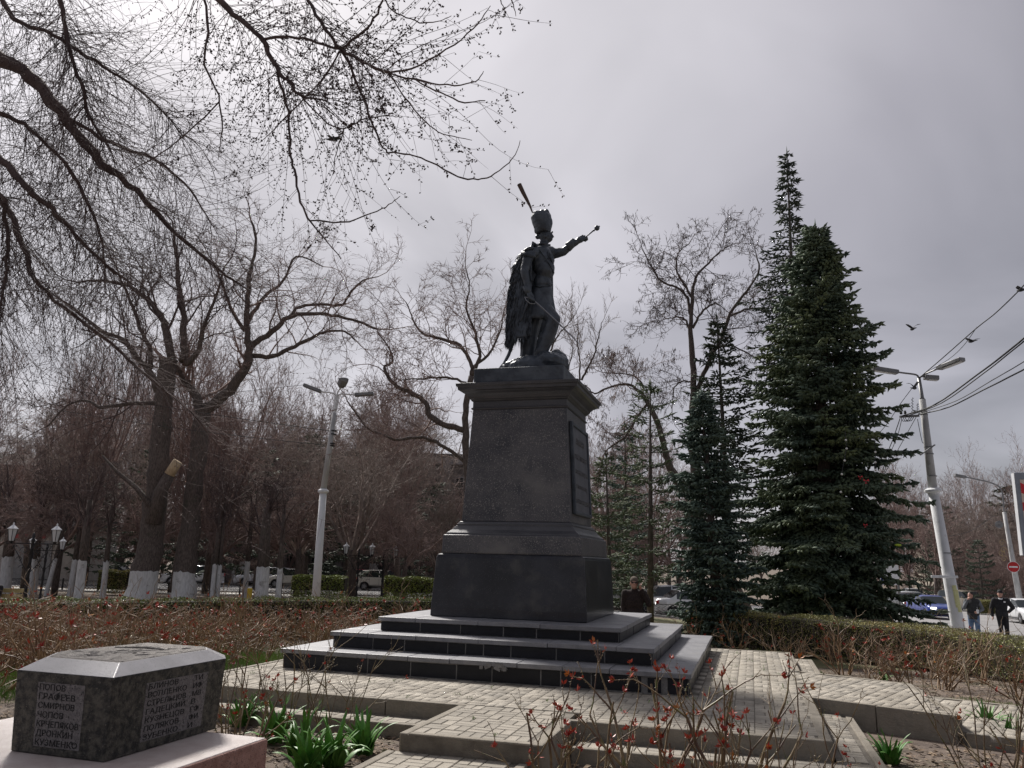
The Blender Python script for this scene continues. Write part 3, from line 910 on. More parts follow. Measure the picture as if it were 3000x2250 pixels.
A0 = atZ(303, 2236.5, PZ)           # near bottom corner of the dark block
pb = thing('granite_plinth', 'rough pink granite block in the left foreground under the dark memorial stone', 'stone block', (A0.x, A0.y, 0))
c1_ = atZ(787, 2161, PZ); c2_ = atZ(508, 2250, PZ)
dirx = Vector((c1_.x - c2_.x, c1_.y - c2_.y, 0)).normalized()       # runs away along the right side
yl = Vector((0.0, 1.0, 0)); 
x1 = c1_.x; y1 = c1_.y
mb = MB(); mb.prism([(-1.15, y1 - 2.0), (x1 - .04, y1 - 2.0), (x1, y1), (-1.15, y1 + .04)], -.6, PZ - .004)
o = mb.build('block', M_pink, pb, bevel=.012, seg=2, local=False)
mb = MB(); mb.prism([(-1.14, y1 - 1.99), (x1 - .052, y1 - 1.99), (x1 - .012, y1 - .012), (-1.14, y1 + .028)], PZ - .02, PZ)
mb.build('polished_top', M_pinkT, pb, bevel=.003, local=False)
ms = thing('memorial_stone', 'dark speckled granite memorial stone with pale sloping rim and two lists of surnames', 'memorial stone', (A0.x, A0.y, PZ))
zt = 0.80
B0 = atZ(26, 2202, PZ); C0 = atZ(635, 2137, PZ)
h = zt - PZ
# polygon in plan, counter clockwise: left corner, near corner, right-near corner, right chamfer, back right, back left
hx, hy = A0.x, A0.y
lft = Vector((B0.x, B0.y, 0)); nr = Vector((hx, hy, 0)); rt = Vector((C0.x, C0.y, 0))
poly = [lft, nr, rt, rt + Vector((-.10, .13, 0)), Vector((lft.x - .05, rt.y + .16, 0)), lft + Vector((-.16, .25, 0))]
cen = sum(poly, Vector()) / len(poly)
def ring(k, z, grow=0.0):
    return [Vector((cen.x + (p.x - cen.x) * k, cen.y + (p.y - cen.y) * k, z)) for p in poly]
n = len(poly)
def loft(rings, name, m, cap_top=True, bevel=0.004):
    mb = MB(); vs = [v for r in rings for v in r]; fs = []
    for i in range(len(rings) - 1):
        for j in range(n): fs.append((i * n + j, i * n + (j + 1) % n, (i + 1) * n + (j + 1) % n, (i + 1) * n + j))
    fs.append(tuple(range(n - 1, -1, -1))); fs.append(tuple((len(rings) - 1) * n + j for j in range(n)))
    mb.add(vs, fs); return mb.build(name, m, ms, bevel=bevel, seg=2, local=False)
loft([ring(.985, PZ + .003), ring(1.03, zt)], 'body', M_blk)
loft([ring(1.03, zt + .0006), ring(.80, zt + .055)], 'bevelled_edge', M_bev)
loft([ring(.79, zt + .054), ring(.77, zt + .060)], 'rough_top', M_rough, bevel=0)
rr = random.Random(4); mb = MB()
for i in range(46):
    a = rr.uniform(0, 2 * PI); q = rr.uniform(0, .9)
    j = rr.randrange(n); p = cen.lerp(poly[j].lerp(poly[(j + 1) % n], rr.random()), q * .68)
    mb.sphere((p.x, p.y, zt + .058), (rr.uniform(.01, .05), rr.uniform(.01, .04), rr.uniform(.004, .012)), 7, rot=Matrix.Rotation(a, 3, 'Z'))
mb.tube([(cen.x - .2, cen.y + .08, zt + .06), (cen.x - .02, cen.y + .14, zt + .067), (cen.x + .12, cen.y + .10, zt + .062)], [.022, .02, .012], 8, flat=.4)
o = mb.build('stone_chips', M_rough, ms, smooth=True, local=False); o['kind'] = 'stuff'
# engraved panels
def face_frame(pa, pb_, k0=.985, k1=1.03):
    a0 = Vector((cen.x + (pa.x - cen.x) * k0, cen.y + (pa.y - cen.y) * k0, PZ)); b0 = Vector((cen.x + (pb_.x - cen.x) * k0, cen.y + (pb_.y - cen.y) * k0, PZ))
    a1 = Vector((cen.x + (pa.x - cen.x) * k1, cen.y + (pa.y - cen.y) * k1, zt)); b1 = Vector((cen.x + (pb_.x - cen.x) * k1, cen.y + (pb_.y - cen.y) * k1, zt))
    return a0, b0, a1, b1
def fpt(fr, u, v):
    a0, b0, a1, b1 = fr
    return a0.lerp(b0, u).lerp(a1.lerp(b1, u), v)
M_letter = mat('engraved_letter', (0.010, 0.010, 0.011), rough=.8)
def inscribe(fr, u0, u1, v0, v1, lines, cols, slant):
    ux = (fpt(fr, 1, .5) - fpt(fr, 0, .5)); Wd = ux.length; ux.normalize()
    vz = (fpt(fr, .5, 1) - fpt(fr, .5, 0)).normalized(); nn = ux.cross(vz).normalized()
    mb = MB(); q = [fpt(fr, u0, v0), fpt(fr, u1 - slant * 0, v0), fpt(fr, u1, v1), fpt(fr, u0, v1)]
    q2 = [p + nn * .0012 for p in q]
    mb.add(q + q2, [(3, 2, 1, 0), (4, 5, 6, 7), (0, 1, 5, 4), (1, 2, 6, 5), (2, 3, 7, 6), (3, 0, 4, 7)])
    mb.build('engraved_panel', M_frost, ms, local=False)
    rm = Matrix((ux, vz, nn)).transposed()
    nl = len(lines); hgt = (v1 - v0) * h
    for i, (a, b) in enumerate(lines):
        v = v1 - (v1 - v0) * (i + .82) / nl
        for s_, uu, wid in ((a, u0 + .02, cols[0]), (b, u0 + .02 + cols[0] + .06, cols[1])):
            if not s_: continue
            size = hgt / nl * .92
            p = fpt(fr, uu, v) + nn * .002
            sp = 1.0
            t = text_obj('name_line', s_, size, Vector((0, 0, 0)), Matrix.Identity(3), M_letter, None, .0012)
            xs = [vv.co.x for vv in t.data.vertices]; wdt = max(xs) - min(xs); mn = min(xs)
            k_ = wid * Wd * (min(1.0, len(s_) / (8.0 if wid > .3 else 2.0)) if True else 1) / max(wdt, 1e-4)
            t.data.transform(Matrix.Translation(p) @ rm.to_4x4() @ Matrix.Diagonal((k_, 1, 1, 1)) @ Matrix.Translation((-mn, 0, 0)))
            attach(t, ms, False)
fL = face_frame(poly[0], poly[1]); fR = face_frame(poly[1], poly[2])
inscribe(fL, .24, .73, .10, .88, [('ПОПОВ', ''), ('ГРАФЕЕВ', ''), ('СМИРНОВ', ''), ('ЧОПОВ', ''), ('КРЧЕПЯКОВ', ''), ('ДРОНКИН', ''), ('КУЗМЕНКО', '')], (.44, 0), 0)
inscribe(fR, .27, .83, .12, .86, [('БЛИНОВ', 'ТИ'), ('ВОЛЛЕНКО', 'ИФ'), ('СТРЕЛЬЦОВ', 'МВ'), ('ГАДЕЦКИЙ', 'В'), ('КУЗНЕЦОВ', 'ГФ'), ('ПОЛЯКОВ', 'ФИ'), ('ЗУБЕНКО', 'И')], (.345, .085), 0)
# ------------------------------------------------------------------ trees
S22 = 3000 / 2212.0
M_bark = mat('bark', (0.06, 0.048, 0.044), (0.16, 0.13, 0.115), 9, 0.95, 1.0, 14, stretch=(3, 3, .7), stain=(1.5, (0.06, 0.065, 0.045), .6, .15))
M_twig = mat('twig', (0.060, 0.042, 0.042), (0.13, 0.095, 0.09), 3, 0.9)
M_twigR = mat('red_twig', (0.17, 0.12, 0.11), (0.33, 0.24, 0.215), 2, 0.9)
M_twigG = mat('grey_twig', (0.17, 0.14, 0.125), (0.34, 0.28, 0.25), 2, 0.9)
M_bud = mat('bud', (0.028, 0.014, 0.015), (0.05, 0.025, 0.024), 9, 0.8)
M_lime = mat('whitewash', (0.50, 0.50, 0.50), (0.68, 0.68, 0.68), 6, 0.9, 1.0, 12, stretch=(3, 3, .6), stain=(3, (0.22, 0.20, 0.19), .60, .12))
M_cut = mat('cut_wood', (0.42, 0.31, 0.19), (0.55, 0.43, 0.29), 9, 0.9, 0.4, 30, stretch=(2, 2, .5))

class G:
    def __init__(s, seed): s.r = random.Random(seed); s.S = []; s.B = []
    def seg(s, a, b, ra, rb): s.S.append((a.x, a.y, a.z, b.x, b.y, b.z, ra, rb))
    def rv(s):
        while True:
            v = Vector((s.r.uniform(-1, 1), s.r.uniform(-1, 1), s.r.uniform(-1, 1)))
            if .05 < v.length < 1: return v.normalized()
    def grow(s, p, d, L, r, lev, P):
        """P: list of dicts per level (n segs, wig, trop, kids, t0, ang, lr, rr)"""
        q = P[lev]; n = q['n']; step = L / n; nodes = []
        p = p.copy(); d = d.normalized()
        for i in range(n):
            t = (i + 1) / n
            d = (d + s.rv() * q['wig'] + Vector((0, 0, q['trop']))).normalized()
            p2 = p + d * (step * s.r.uniform(.8, 1.2))
            ra = r * (1 - .8 * i / n); rb = r * (1 - .8 * t)
            s.seg(p, p2, ra, rb)
            nodes.append((p2.copy(), d.copy(), rb, t)); p = p2
        if lev + 1 < len(P):
            k = q['kids']
            for j in range(k):
                t = q['t0'] + (1 - q['t0']) * (j + s.r.random()) / k
                i = min(n - 1, int(t * n)); c = nodes[i]; prev = nodes[i - 1][0] if i else c[0]
                pos = prev.lerp(c[0], s.r.random()) if i else c[0]
                perp = c[1].cross(s.rv())
                if perp.length < .01: continue
                a = q['ang'] * s.r.uniform(.6, 1.3)
                nd = c[1] * math.cos(a) + perp.normalized() * math.sin(a)
                s.grow(pos, nd, L * q['lr'] * s.r.uniform(.6, 1.25) * (1.15 - .5 * t), max(P[lev + 1].get('rmin', .004), c[2] * q['rr'] + .001), lev + 1, P)
    def along(s, pts, rad, P, lev, count, L, ang=1.0, t0=0.15, updown=0.0, rr=.5, minr=.006):
        """grow side branches from a given limb"""
        segs = []; tot = 0
        for a, b in zip(pts[:-1], pts[1:]):
            l = (b - a).length; segs.append((tot, l, a, b)); tot += l
        for j in range(count):
            t = t0 + (1 - t0) * (j + s.r.random()) / count
            x = t * tot
            for i, (o, l, a, b) in enumerate(segs):
                if x <= o + l or i == len(segs) - 1: break
            f = min(1, max(0, (x - o) / l)); pos = a.lerp(b, f); d = (b - a).normalized()
            rad_here = rad[i] + (rad[i + 1] - rad[i]) * f
            perp = d.cross(s.rv()).normalized(); aa = ang * s.r.uniform(.6, 1.3)
            nd = (d * math.cos(aa) + perp * math.sin(aa) + Vector((0, 0, updown))).normalized()
            s.grow(pos, nd, L * s.r.uniform(.6, 1.3) * (1.1 - .45 * t), max(minr, rad_here * rr), lev, P)
    def mesh(s, name, m, sides=3, rcut=None):
        V, F = tubes_np(s.S, sides)
        return np_mesh(name, V, F, m)

def smooth_path(pts, k=3):
    """Catmull-Rom through given points"""
    P = [pts[0] * 2 - pts[1]] + list(pts) + [pts[-1] * 2 - pts[-2]]
    out = []
    for i in range(1, len(P) - 2):
        for j in range(k):
            t = j / k
            a, b, c, d = P[i - 1], P[i], P[i + 1], P[i + 2]
            out.append(.5 * ((2 * b) + (c - a) * t + (2 * a - 5 * b + 4 * c - d) * t * t + (3 * b - a - 3 * c + d) * t * t * t))
    out.append(P[-2]); return out
def lerp_list(r, k):
    o = []
    for a, b in zip(r[:-1], r[1:]):
        for j in range(k): o.append(a + (b - a) * j / k)
    return o + [r[-1]]

# ---- the near tree whose budded branches hang into the picture from the upper left
near_tree = thing('budding_tree', 'nearest bare tree whose drooping budded branches fill the upper left sky', 'tree', onG(W(8.5, -9.5)))
gN = G(21)
limb_mb = MB()
limbs = []
T0 = W(8.5, -9.5, 0); T0.z = gz(T0.x, T0.y)
crown = T0 + Vector((.3, .2, 5.4))
limb_mb2 = MB(); limb_mb2.tube([T0 + Vector((0, 0, -.3)), T0 + Vector((.02, 0, .3)), T0 + Vector((.1, 0, 2.5)), crown], [.46, .36, .30, .26], 14)
tr = limb_mb2.build('trunk', M_bark, near_tree, smooth=True, local=False)
def limb3(pix, wid, Dl, start=None, k=3):
    """pix in 3000 px, wid px widths, Dl depth list"""
    pts = [atD(x, y, d) for (x, y), d in zip(pix, Dl)]
    rad = [max(.0022, w * d / FPX / 2 * (.8 if w > 12 else 1)) for w, d in zip(wid, Dl)]
    if start is not None:
        pts = [start] + pts; rad = [rad[0] * 1.25] + rad
    pts2 = smooth_path(pts, k + 1); rad2 = [q * gN.r.uniform(.9, 1.14) for q in lerp_list(rad, k + 1)]
    pts2 = [p + gN.rv() * min(.022, q * .55 + .003) for p, q in zip(pts2, rad2)]
    limb_mb.tube(pts2, rad2, 7)
    limbs.append((pts2, rad2))
    return pts2, rad2
hub = [crown, crown + Vector((.8, .3, .9))]
limb3([(-300, 60), (0, 175), (100, 240), (200, 355), (300, 480), (400, 560), (520, 690), (640, 790), (730, 850)], [70, 60, 52, 44, 32, 24, 16, 9, 4], [8.2, 8, 8, 8, 8, 8.1, 8.3, 8.5, 8.7], hub[0])
limb3([(-250, 340), (0, 465), (68, 547), (136, 597), (200, 665), (290, 760), (400, 840)], [40, 32, 26, 22, 18, 10, 4], [7.6, 7.4, 7.3, 7.3, 7.4, 7.5, 7.7], hub[0])
limb3([(-200, 480), (0, 590), (65, 705), (90, 790), (160, 880), (290, 980), (420, 1090), (560, 1210), (660, 1330)], [34, 26, 22, 17, 13, 10, 8, 5, 3], [8.4, 8.2, 8.1, 8, 8, 8.1, 8.3, 8.5, 8.8], hub[0])
limb3([(-100, -30), (40, 60), (130, 90), (230, 150), (330, 210), (450, 300), (540, 400)], [24, 18, 15, 12, 9, 6, 3], [7.4, 7.2, 7.1, 7.1, 7.2, 7.3, 7.4], hub[1])
limb3([(-200, 240), (0, 330), (90, 380), (190, 480), (260, 600), (300, 720), (310, 860)], [30, 20, 16, 13, 10, 6, 3], [7.9, 7.8, 7.8, 7.8, 7.9, 8, 8.1], hub[0])
limb3([(-80, 560), (10, 640), (20, 760), (0, 900), (-30, 1010)], [18, 14, 10, 6, 3], [7.2, 7.2, 7.2, 7.2, 7.2], hub[0])
limb3([(200, 350), (330, 420), (460, 470), (560, 560), (620, 660)], [16, 12, 9, 6, 3], [8, 8, 8, 8.1, 8.2])
limb3([(-120, -420), (120, -160), (180, 0), (195, 120), (240, 250), (262, 340), (330, 450)], [40, 26, 20, 17, 13, 9, 4], [7.5, 7, 6.9, 6.9, 6.9, 7, 7], hub[1])
limb3([(0, -600), (420, -260), (610, -30), (700, 55), (763, 113), (813, 203), (849, 244), (880, 280), (962, 294)], [36, 30, 26, 23, 20, 16, 12, 13, 3], [7, 6.6, 6.4, 6.3, 6.2, 6.2, 6.1, 6.1, 6.1], hub[1])
b4 = limbs[-1][0]
limb3([(813, 215), (845, 330), (850, 440), (862, 500), (880, 590), (910, 650), (960, 710), (1000, 760)], [9, 8, 7.5, 7, 7, 6, 4, 2.5], [6.2, 6.2, 6.1, 6.1, 6, 6, 6, 6])
limb3([(908, 645), (1000, 652), (1090, 625), (1140, 600), (1172, 575)], [5, 5, 4, 3, 2], [6, 6, 5.9, 5.9, 5.8])
limb3([(100, -560), (560, -380), (820, -150), (900, -5), (950, 80), (1000, 145), (1060, 180), (1140, 215)], [34, 28, 20, 14, 12, 13, 10, 10], [6.6, 6.2, 6, 5.9, 5.8, 5.8, 5.7, 5.6], hub[1])
limb3([(1140, 215), (1230, 190), (1330, 130), (1400, 70), (1437, 15)], [7, 6, 5, 4, 2.5], [5.6, 5.5, 5.4, 5.4, 5.3])
limb3([(1140, 215), (1200, 305), (1260, 370), (1310, 395), (1382, 410)], [5, 4.5, 4, 3.5, 2], [5.6, 5.6, 5.5, 5.5, 5.4])
limb3([(1140, 215), (1240, 238), (1330, 250), (1392, 238), (1418, 208)], [5.5, 6, 4.5, 4, 2], [5.6, 5.5, 5.4, 5.4, 5.4])
limb3([(1215, 232), (1290, 272), (1360, 300), (1420, 294)], [4, 5, 4.5, 3], [5.5, 5.5, 5.5, 5.5])
limb3([(1000, 145), (1050, 250), (1080, 330), (1110, 410), (1135, 447)], [9, 8, 7, 6.5, 6], [5.8, 5.8, 5.7, 5.7, 5.7])
limb3([(1135, 447), (1200, 452), (1265, 475), (1340, 517), (1400, 525), (1450, 508), (1500, 465), (1525, 412)], [5.5, 5, 5, 5, 5, 4, 3, 2], [5.7, 5.6, 5.6, 5.5, 5.5, 5.4, 5.4, 5.4])
limb3([(763, 113), (850, 108), (930, 125), (1000, 145)], [11, 9, 8, 8], [6.2, 6.1, 5.9, 5.8])
limb3([(1000, 145), (1060, 95), (1105, 40), (1135, -40)], [9, 8, 7, 6], [5.8, 5.7, 5.7, 5.6])
limb3([(1100, -60), (1140, 20), (1190, 50), (1240, 68), (1290, 60), (1322, 45)], [5, 5, 4.5, 4, 3, 2], [5.5, 5.5, 5.4, 5.4, 5.4, 5.4])
limb3([(1000, 145), (940, 235), (850, 330), (760, 420)], [6, 5, 4, 2], [5.8, 5.9, 6, 6.1])
limb3([(560, -120), (610, 60), (600, 190), (640, 280), (650, 380), (640, 470)], [9, 8, 7, 6, 4, 2], [6.5, 6.4, 6.4, 6.4, 6.3, 6.3])
limb3([(640, 300), (560, 380), (470, 450), (350, 520)], [5, 4, 4, 2], [6.4, 6.6, 6.8, 7])
limb3([(1440, -60), (1465, 0), (1482, 34)], [4, 4, 2], [5.2, 5.2, 5.2])
limb3([(1480, -60), (1500, 0), (1512, 48)], [4, 4, 2], [5.2, 5.2, 5.2])
limb3([(880, 280), (960, 360), (1010, 375), (1075, 345), (1140, 340), (1175, 345)], [4, 4.5, 4, 4, 3, 2], [6.1, 6, 6, 6, 6, 6])
limb3([(1010, 375), (985, 445), (975, 515)], [4, 3, 2], [6, 6, 6])
limb_mb.build('limbs', M_twig, near_tree, smooth=True, local=False)
# whips: arching shoots with strings of buds
rN = gN.r
def whip(p, d, L, r, sag, up, budp, lev=0):
    bs_ = 1.12 if budp > .5 else .85
    n = max(5, int(L / .10)); step = L / n; p = p.copy(); d = d.normalized()
    side = gN.rv() * .11
    for i in range(n):
        t = i / n
        bend = -sag * (1 - t * 1.15) + up * max(0, t - .45) * 2
        d = (d + Vector((0, 0, bend * .16)) + side * .5 + gN.rv() * .045).normalized()
        q = p + d * step
        gN.seg(p, q, r * (1 - .65 * t), r * (1 - .65 * (t + 1 / n)))
        if t > .25 and rN.random() < budp:
            nb = rN.choice((1, 2, 2))
            for _ in range(nb):
                f = rN.random(); pp = p.lerp(q, f); o = d.cross(gN.rv()).normalized()
                gN.B.append((pp + o * (r + .001), o + d * .6, rN.uniform(.015, .024) * bs_, rN.uniform(.0055, .0085) * bs_))
        if lev < 1 and t > .2 and rN.random() < .26:
            o = d.cross(gN.rv()).normalized()
            whip(q, d * .6 + o, L * rN.uniform(.15, .42), r * .6, sag * .6, up, min(1, budp * 1.5), lev + 1)
        p = q
for li, (pts, rad) in enumerate(limbs):
    tot = sum((b - a).length for a, b in zip(pts[:-1], pts[1:]))
    big = li in (0, 1, 2, 3, 4, 5, 6, 7)
    cnt = int(tot * (44 if big else (18 if li in (8, 11) else 8)))
    if li in (10, 12, 17): cnt = int(tot * 2.5)
    for j in range(cnt):
        i = rN.randrange(max(1, len(pts) // 8), len(pts) - 1); a, b = pts[i], pts[i + 1]
        pos = a.lerp(b, rN.random()); d = (b - a).normalized(); o = d.cross(gN.rv()).normalized()
        L = rN.uniform(.25, 1.5) if (big or li in (8, 11)) else rN.uniform(.10, .42)
        d0 = d * rN.uniform(.2, .9) + o * rN.uniform(.5, 1.0)
        d0 += FW * (-d0.dot(FW) * .35)
        whip(pos, d0, L, rN.uniform(.0022, .0042) if L > .5 else .002, rN.uniform(.3, 1.1), rN.uniform(.2, 1.3), .85 if not big else .30)
o = link('twigs', gN.mesh('twigs', M_twig), near_tree, local=False); o['kind'] = 'stuff'
V, F = spindles_np([tuple(b[0]) for b in gN.B], [tuple(b[1]) for b in gN.B], [b[2] for b in gN.B], [b[3] for b in gN.B], 3, .5)
o = link('buds', np_mesh('buds', V, F, M_bud), near_tree, local=False); o['kind'] = 'stuff'

# ---- individually shaped trees
P_gnarl = [dict(n=6, wig=.30, trop=.04, kids=8, t0=.2, ang=.9, lr=.5, rr=.55), dict(n=5, wig=.38, trop=.03, kids=7, t0=.2, ang=.9, lr=.5, rr=.55, rmin=.012),
           dict(n=4, wig=.38, trop=.02, kids=6, t0=.2, ang=.9, lr=.55, rr=.6, rmin=.010), dict(n=3, wig=.35, trop=.0, kids=0, t0=.2, ang=.9, lr=.5, rr=.6, rmin=.009)]
def shaped_tree(name, label, limbs_px, D, seed, twm, cnt, L, P=P_gnarl, base=None, white=None, group=None, extra=None, updown=.15, flare=1.25):
    """limbs_px[0] is the trunk, in 3000 px with widths"""
    g = G(seed); b = base or limbs_px[0][0][0]
    p0 = atD(b[0], b[1], D); gr = gz(p0.x, p0.y)
    t = thing(name, label, 'tree', (p0.x, p0.y, gr), group=group)
    for i, (pix, wid) in enumerate(limbs_px):
        Dd = D; dz = 0 if i == 0 else g.r.uniform(-.04, .04)
        pts = [atD(x, y, D + dz * 30 * (j / max(1, len(pix) - 1)) * .6) for j, (x, y) in enumerate(pix)]
        rad = [w * D / FPX / 2 for w in wid]
        if i == 0:
            d = pts[0] - pts[1]
            k = (pts[0].z - gr + .15) / max(.1, -d.z) if d.z < 0 else 0
            pts = [pts[0] + d * max(0, k)] + pts; rad = [rad[0] * flare] + rad
        pts2 = smooth_path(pts, 4); rad2 = [q * g.r.uniform(.93, 1.09) for q in lerp_list(rad, 4)]
        pts2 = [pts2[0]] + [p + g.rv() * (min(.045, .02 + q * .08) if i == 0 else .02 + q * .2) for p, q in zip(pts2[1:], rad2[1:])]
        if i == 0:
            ok = [0]
            for q_ in range(1, len(pts2)):
                if pts2[q_].z > pts2[ok[-1]].z + .12 or pts2[q_].z > gr + 2: ok.append(q_)
            pts2 = [pts2[q_] for q_ in ok]; rad2 = [rad2[q_] for q_ in ok]
        if i == 0 and white:
            zt_ = gr + white; a_ = [p for p in pts2 if p.z <= zt_]; n_ = max(2, len(a_))
            # split exactly at the whitewash line
            top = pts2[n_ - 1].lerp(pts2[n_], max(0.01, min(1, (zt_ - pts2[n_ - 1].z) / max(1e-3, pts2[n_].z - pts2[n_ - 1].z)))) if n_ < len(pts2) else pts2[-1]
            rt_ = rad2[n_ - 1]
            mb = MB(); mb.tube(pts2[:n_] + [top], [r * 1.012 for r in rad2[:n_]] + [rt_ * 1.012], 28, jag=.045); mb.build('whitewashed_base', M_lime, t, smooth=True, local=False)
            dn_ = (pts2[n_ - 1] - top).normalized() * .25; mb = MB(); mb.tube([top + dn_, top] + pts2[n_:], [rt_ * .99, rt_] + rad2[n_:], 16); mb.build('trunk', M_bark, t, smooth=True, local=False)
        else:
            mb = MB(); mb.tube(pts2, rad2, 16 if i == 0 else 8); mb.build('trunk' if i == 0 else 'limb', M_bark, t, smooth=True, local=False)
        if i > 0 or len(limbs_px) == 1:
            g.along(pts2, rad2, P, 1, cnt, L, updown=updown, rr=.42)
            g.grow(pts2[-1], pts2[-1] - pts2[-2], L * .8, rad2[-1], 1, P)
    if extra: extra(g, t, D)
    o = link('twigs', g.mesh('twigs', twm), t, local=False); o['kind'] = 'stuff'
    return t, g
def z3(*a): return [(x / 2.3707, 700 + y / 2.3707) for x, y in a]
def z4(*a): return [(650 + x / 2.3707, 700 + y / 2.3707) for x, y in a]
def stub(g, t, D):
    pts = [atD(448, 1530, D - .3), atD(470, 1440, D - .5), atD(500, 1385, D - .6)]
    mb = MB(); mb.tube(pts, [.36, .27, .23], 14); mb.build('stub', M_bark, t, smooth=True, local=False)
    mb = MB(); mb.tube([atD(497, 1390, D - .6), atD(510, 1368, D - .62), atD(522, 1352, D - .63)], [.24, .215, .22], 14); mb.build('cut_end', M_cut, t, smooth=True, local=False)
    mb = MB(); mb.tube([atD(455, 1500, D - .5), atD(400, 1430, D - .8), atD(340, 1380, D - 1), atD(300, 1335, D - 1.2)], [.13, .10, .07, .04], 8); mb.build('limb', M_bark, t, smooth=True, local=False)
shaped_tree('old_tree', 'thick old whitewashed tree with a pale sawn stub on its leaning trunk', [
    ([(413, 1742), (432, 1640), (446, 1560), (457, 1450), (468, 1330), (476, 1220), (487, 1120), (494, 1050)], [84, 72, 66, 62, 58, 52, 48, 52]),
    (z3((1200, 850), (1150, 640), (1130, 550), (1050, 450), (900, 330), (700, 290), (540, 300)), [26, 22, 20, 16, 11, 8, 5]),
    (z3((1270, 850), (1280, 700), (1275, 500), (1240, 300), (1225, 100), (1200, -80)), [24, 20, 17, 14, 10, 7]),
    (z3((1100, 1060), (1040, 930), (960, 830), (850, 700), (700, 640), (500, 470), (360, 380)), [24, 20, 16, 14, 12, 8, 5]),
    (z3((1050, 900), (1040, 760), (980, 640), (930, 500), (880, 380), (800, 180)), [16, 14, 12, 10, 8, 5]),
    (z3((1080, 1140), (900, 1140), (700, 1170), (600, 1120), (470, 1160), (330, 1300)), [14, 12, 10, 8, 6, 4]),
    (z3((1290, 870), (1380, 760), (1420, 600), (1500, 400), (1560, 200)), [20, 14, 11, 8, 5]),
], 35.9, 31, M_twig, 13, 3.4, white=1.25, extra=stub)
shaped_tree('forked_tree', 'whitewashed tree with a wide V fork, just right of the sawn old tree', [
    ([(537, 1742), (545, 1640), (560, 1520), (575, 1380), (588, 1260), (596, 1190)], [66, 58, 52, 48, 46, 50]),
    ([(590, 1200), (560, 1140), (527, 1090), (505, 1060)], [30, 26, 22, 18]),
    (z4((-120, 1180), (30, 1080), (120, 960), (190, 800), (175, 650), (180, 400), (205, 200), (235, 40), (210, -120)), [34, 32, 28, 26, 18, 15, 12, 9, 6]),
    (z4((200, 810), (350, 815), (500, 750), (650, 670), (740, 640), (850, 645), (930, 700)), [16, 14, 12, 10, 8, 6, 4]),
    (z4((190, 760), (350, 640), (460, 545), (600, 520), (760, 530), (950, 570), (1090, 630)), [20, 17, 14, 12, 10, 8, 5]),
    (z4((460, 545), (540, 470), (700, 450), (830, 460), (900, 360), (980, 290), (1080, 260)), [10, 10, 9, 8, 7, 5, 3]),
    (z4((180, 560), (300, 400), (420, 300), (520, 120), (700, 190)), [12, 10, 8, 6, 3]),
    (z4((160, 640), (60, 480), (0, 300), (-60, 160)), [12, 9, 7, 5]),
], 36.5, 32, M_twigR, 12, 3.0, white=1.25)
shaped_tree('crooked_tree', 'bare crooked tree with reddish twigs rising behind the left edge of the pedestal', [
    (z4((1700, 2180), (1720, 1800), (1700, 1500), (1690, 1330), (1700, 1150), (1735, 950)), [24, 22, 21, 20, 18, 16]),
    (z4((1690, 1330), (1560, 1290), (1450, 1230), (1400, 1120), (1300, 1060), (1200, 1010), (1130, 900), (1180, 860), (1170, 780), (1110, 680)), [20, 18, 16, 15, 13, 12, 9, 7, 5, 4]),
    (z4((1735, 950), (1730, 850), (1650, 740), (1520, 690), (1400, 660), (1330, 560), (1280, 440)), [14, 12, 10, 9, 7, 5, 3]),
    (z4((1735, 950), (1790, 820), (1760, 650), (1700, 480), (1720, 330), (1690, 200)), [13, 10, 8, 6, 4, 3]),
    (z4((1700, 1000), (1560, 960), (1400, 970), (1250, 980)), [8, 7, 5, 3]),
    (z4((1690, 1550), (1560, 1450), (1400, 1380), (1200, 1390), (1000, 1300), (870, 1120)), [12, 11, 9, 8, 6, 4]),
    (z4((1740, 900), (1850, 800), (1930, 640), (1960, 480)), [9, 8, 5, 3]),
], 31, 33, M_twigR, 16, 2.3)
def zb(*a): return [(1700 + x / 1.3827, 600 + y / 1.3827) for x, y in a]
def pods(g, t, D):
    rr_ = g.r; S_ = [s for s in g.S if s[7] < .02]; C = []; Dn = []
    for s in rr_.sample(S_, min(2600, len(S_))):
        C.append(s[3:6]); Dn.append((rr_.uniform(-.3, .3), rr_.uniform(-.3, .3), -1))
    V, F = spindles_np(C, Dn, [rr_.uniform(.07, .14) for _ in C], [.012] * len(C), 3)
    o = link('seed_pods', np_mesh('seed_pods', V, F, M_bud), t, local=False); o['kind'] = 'stuff'
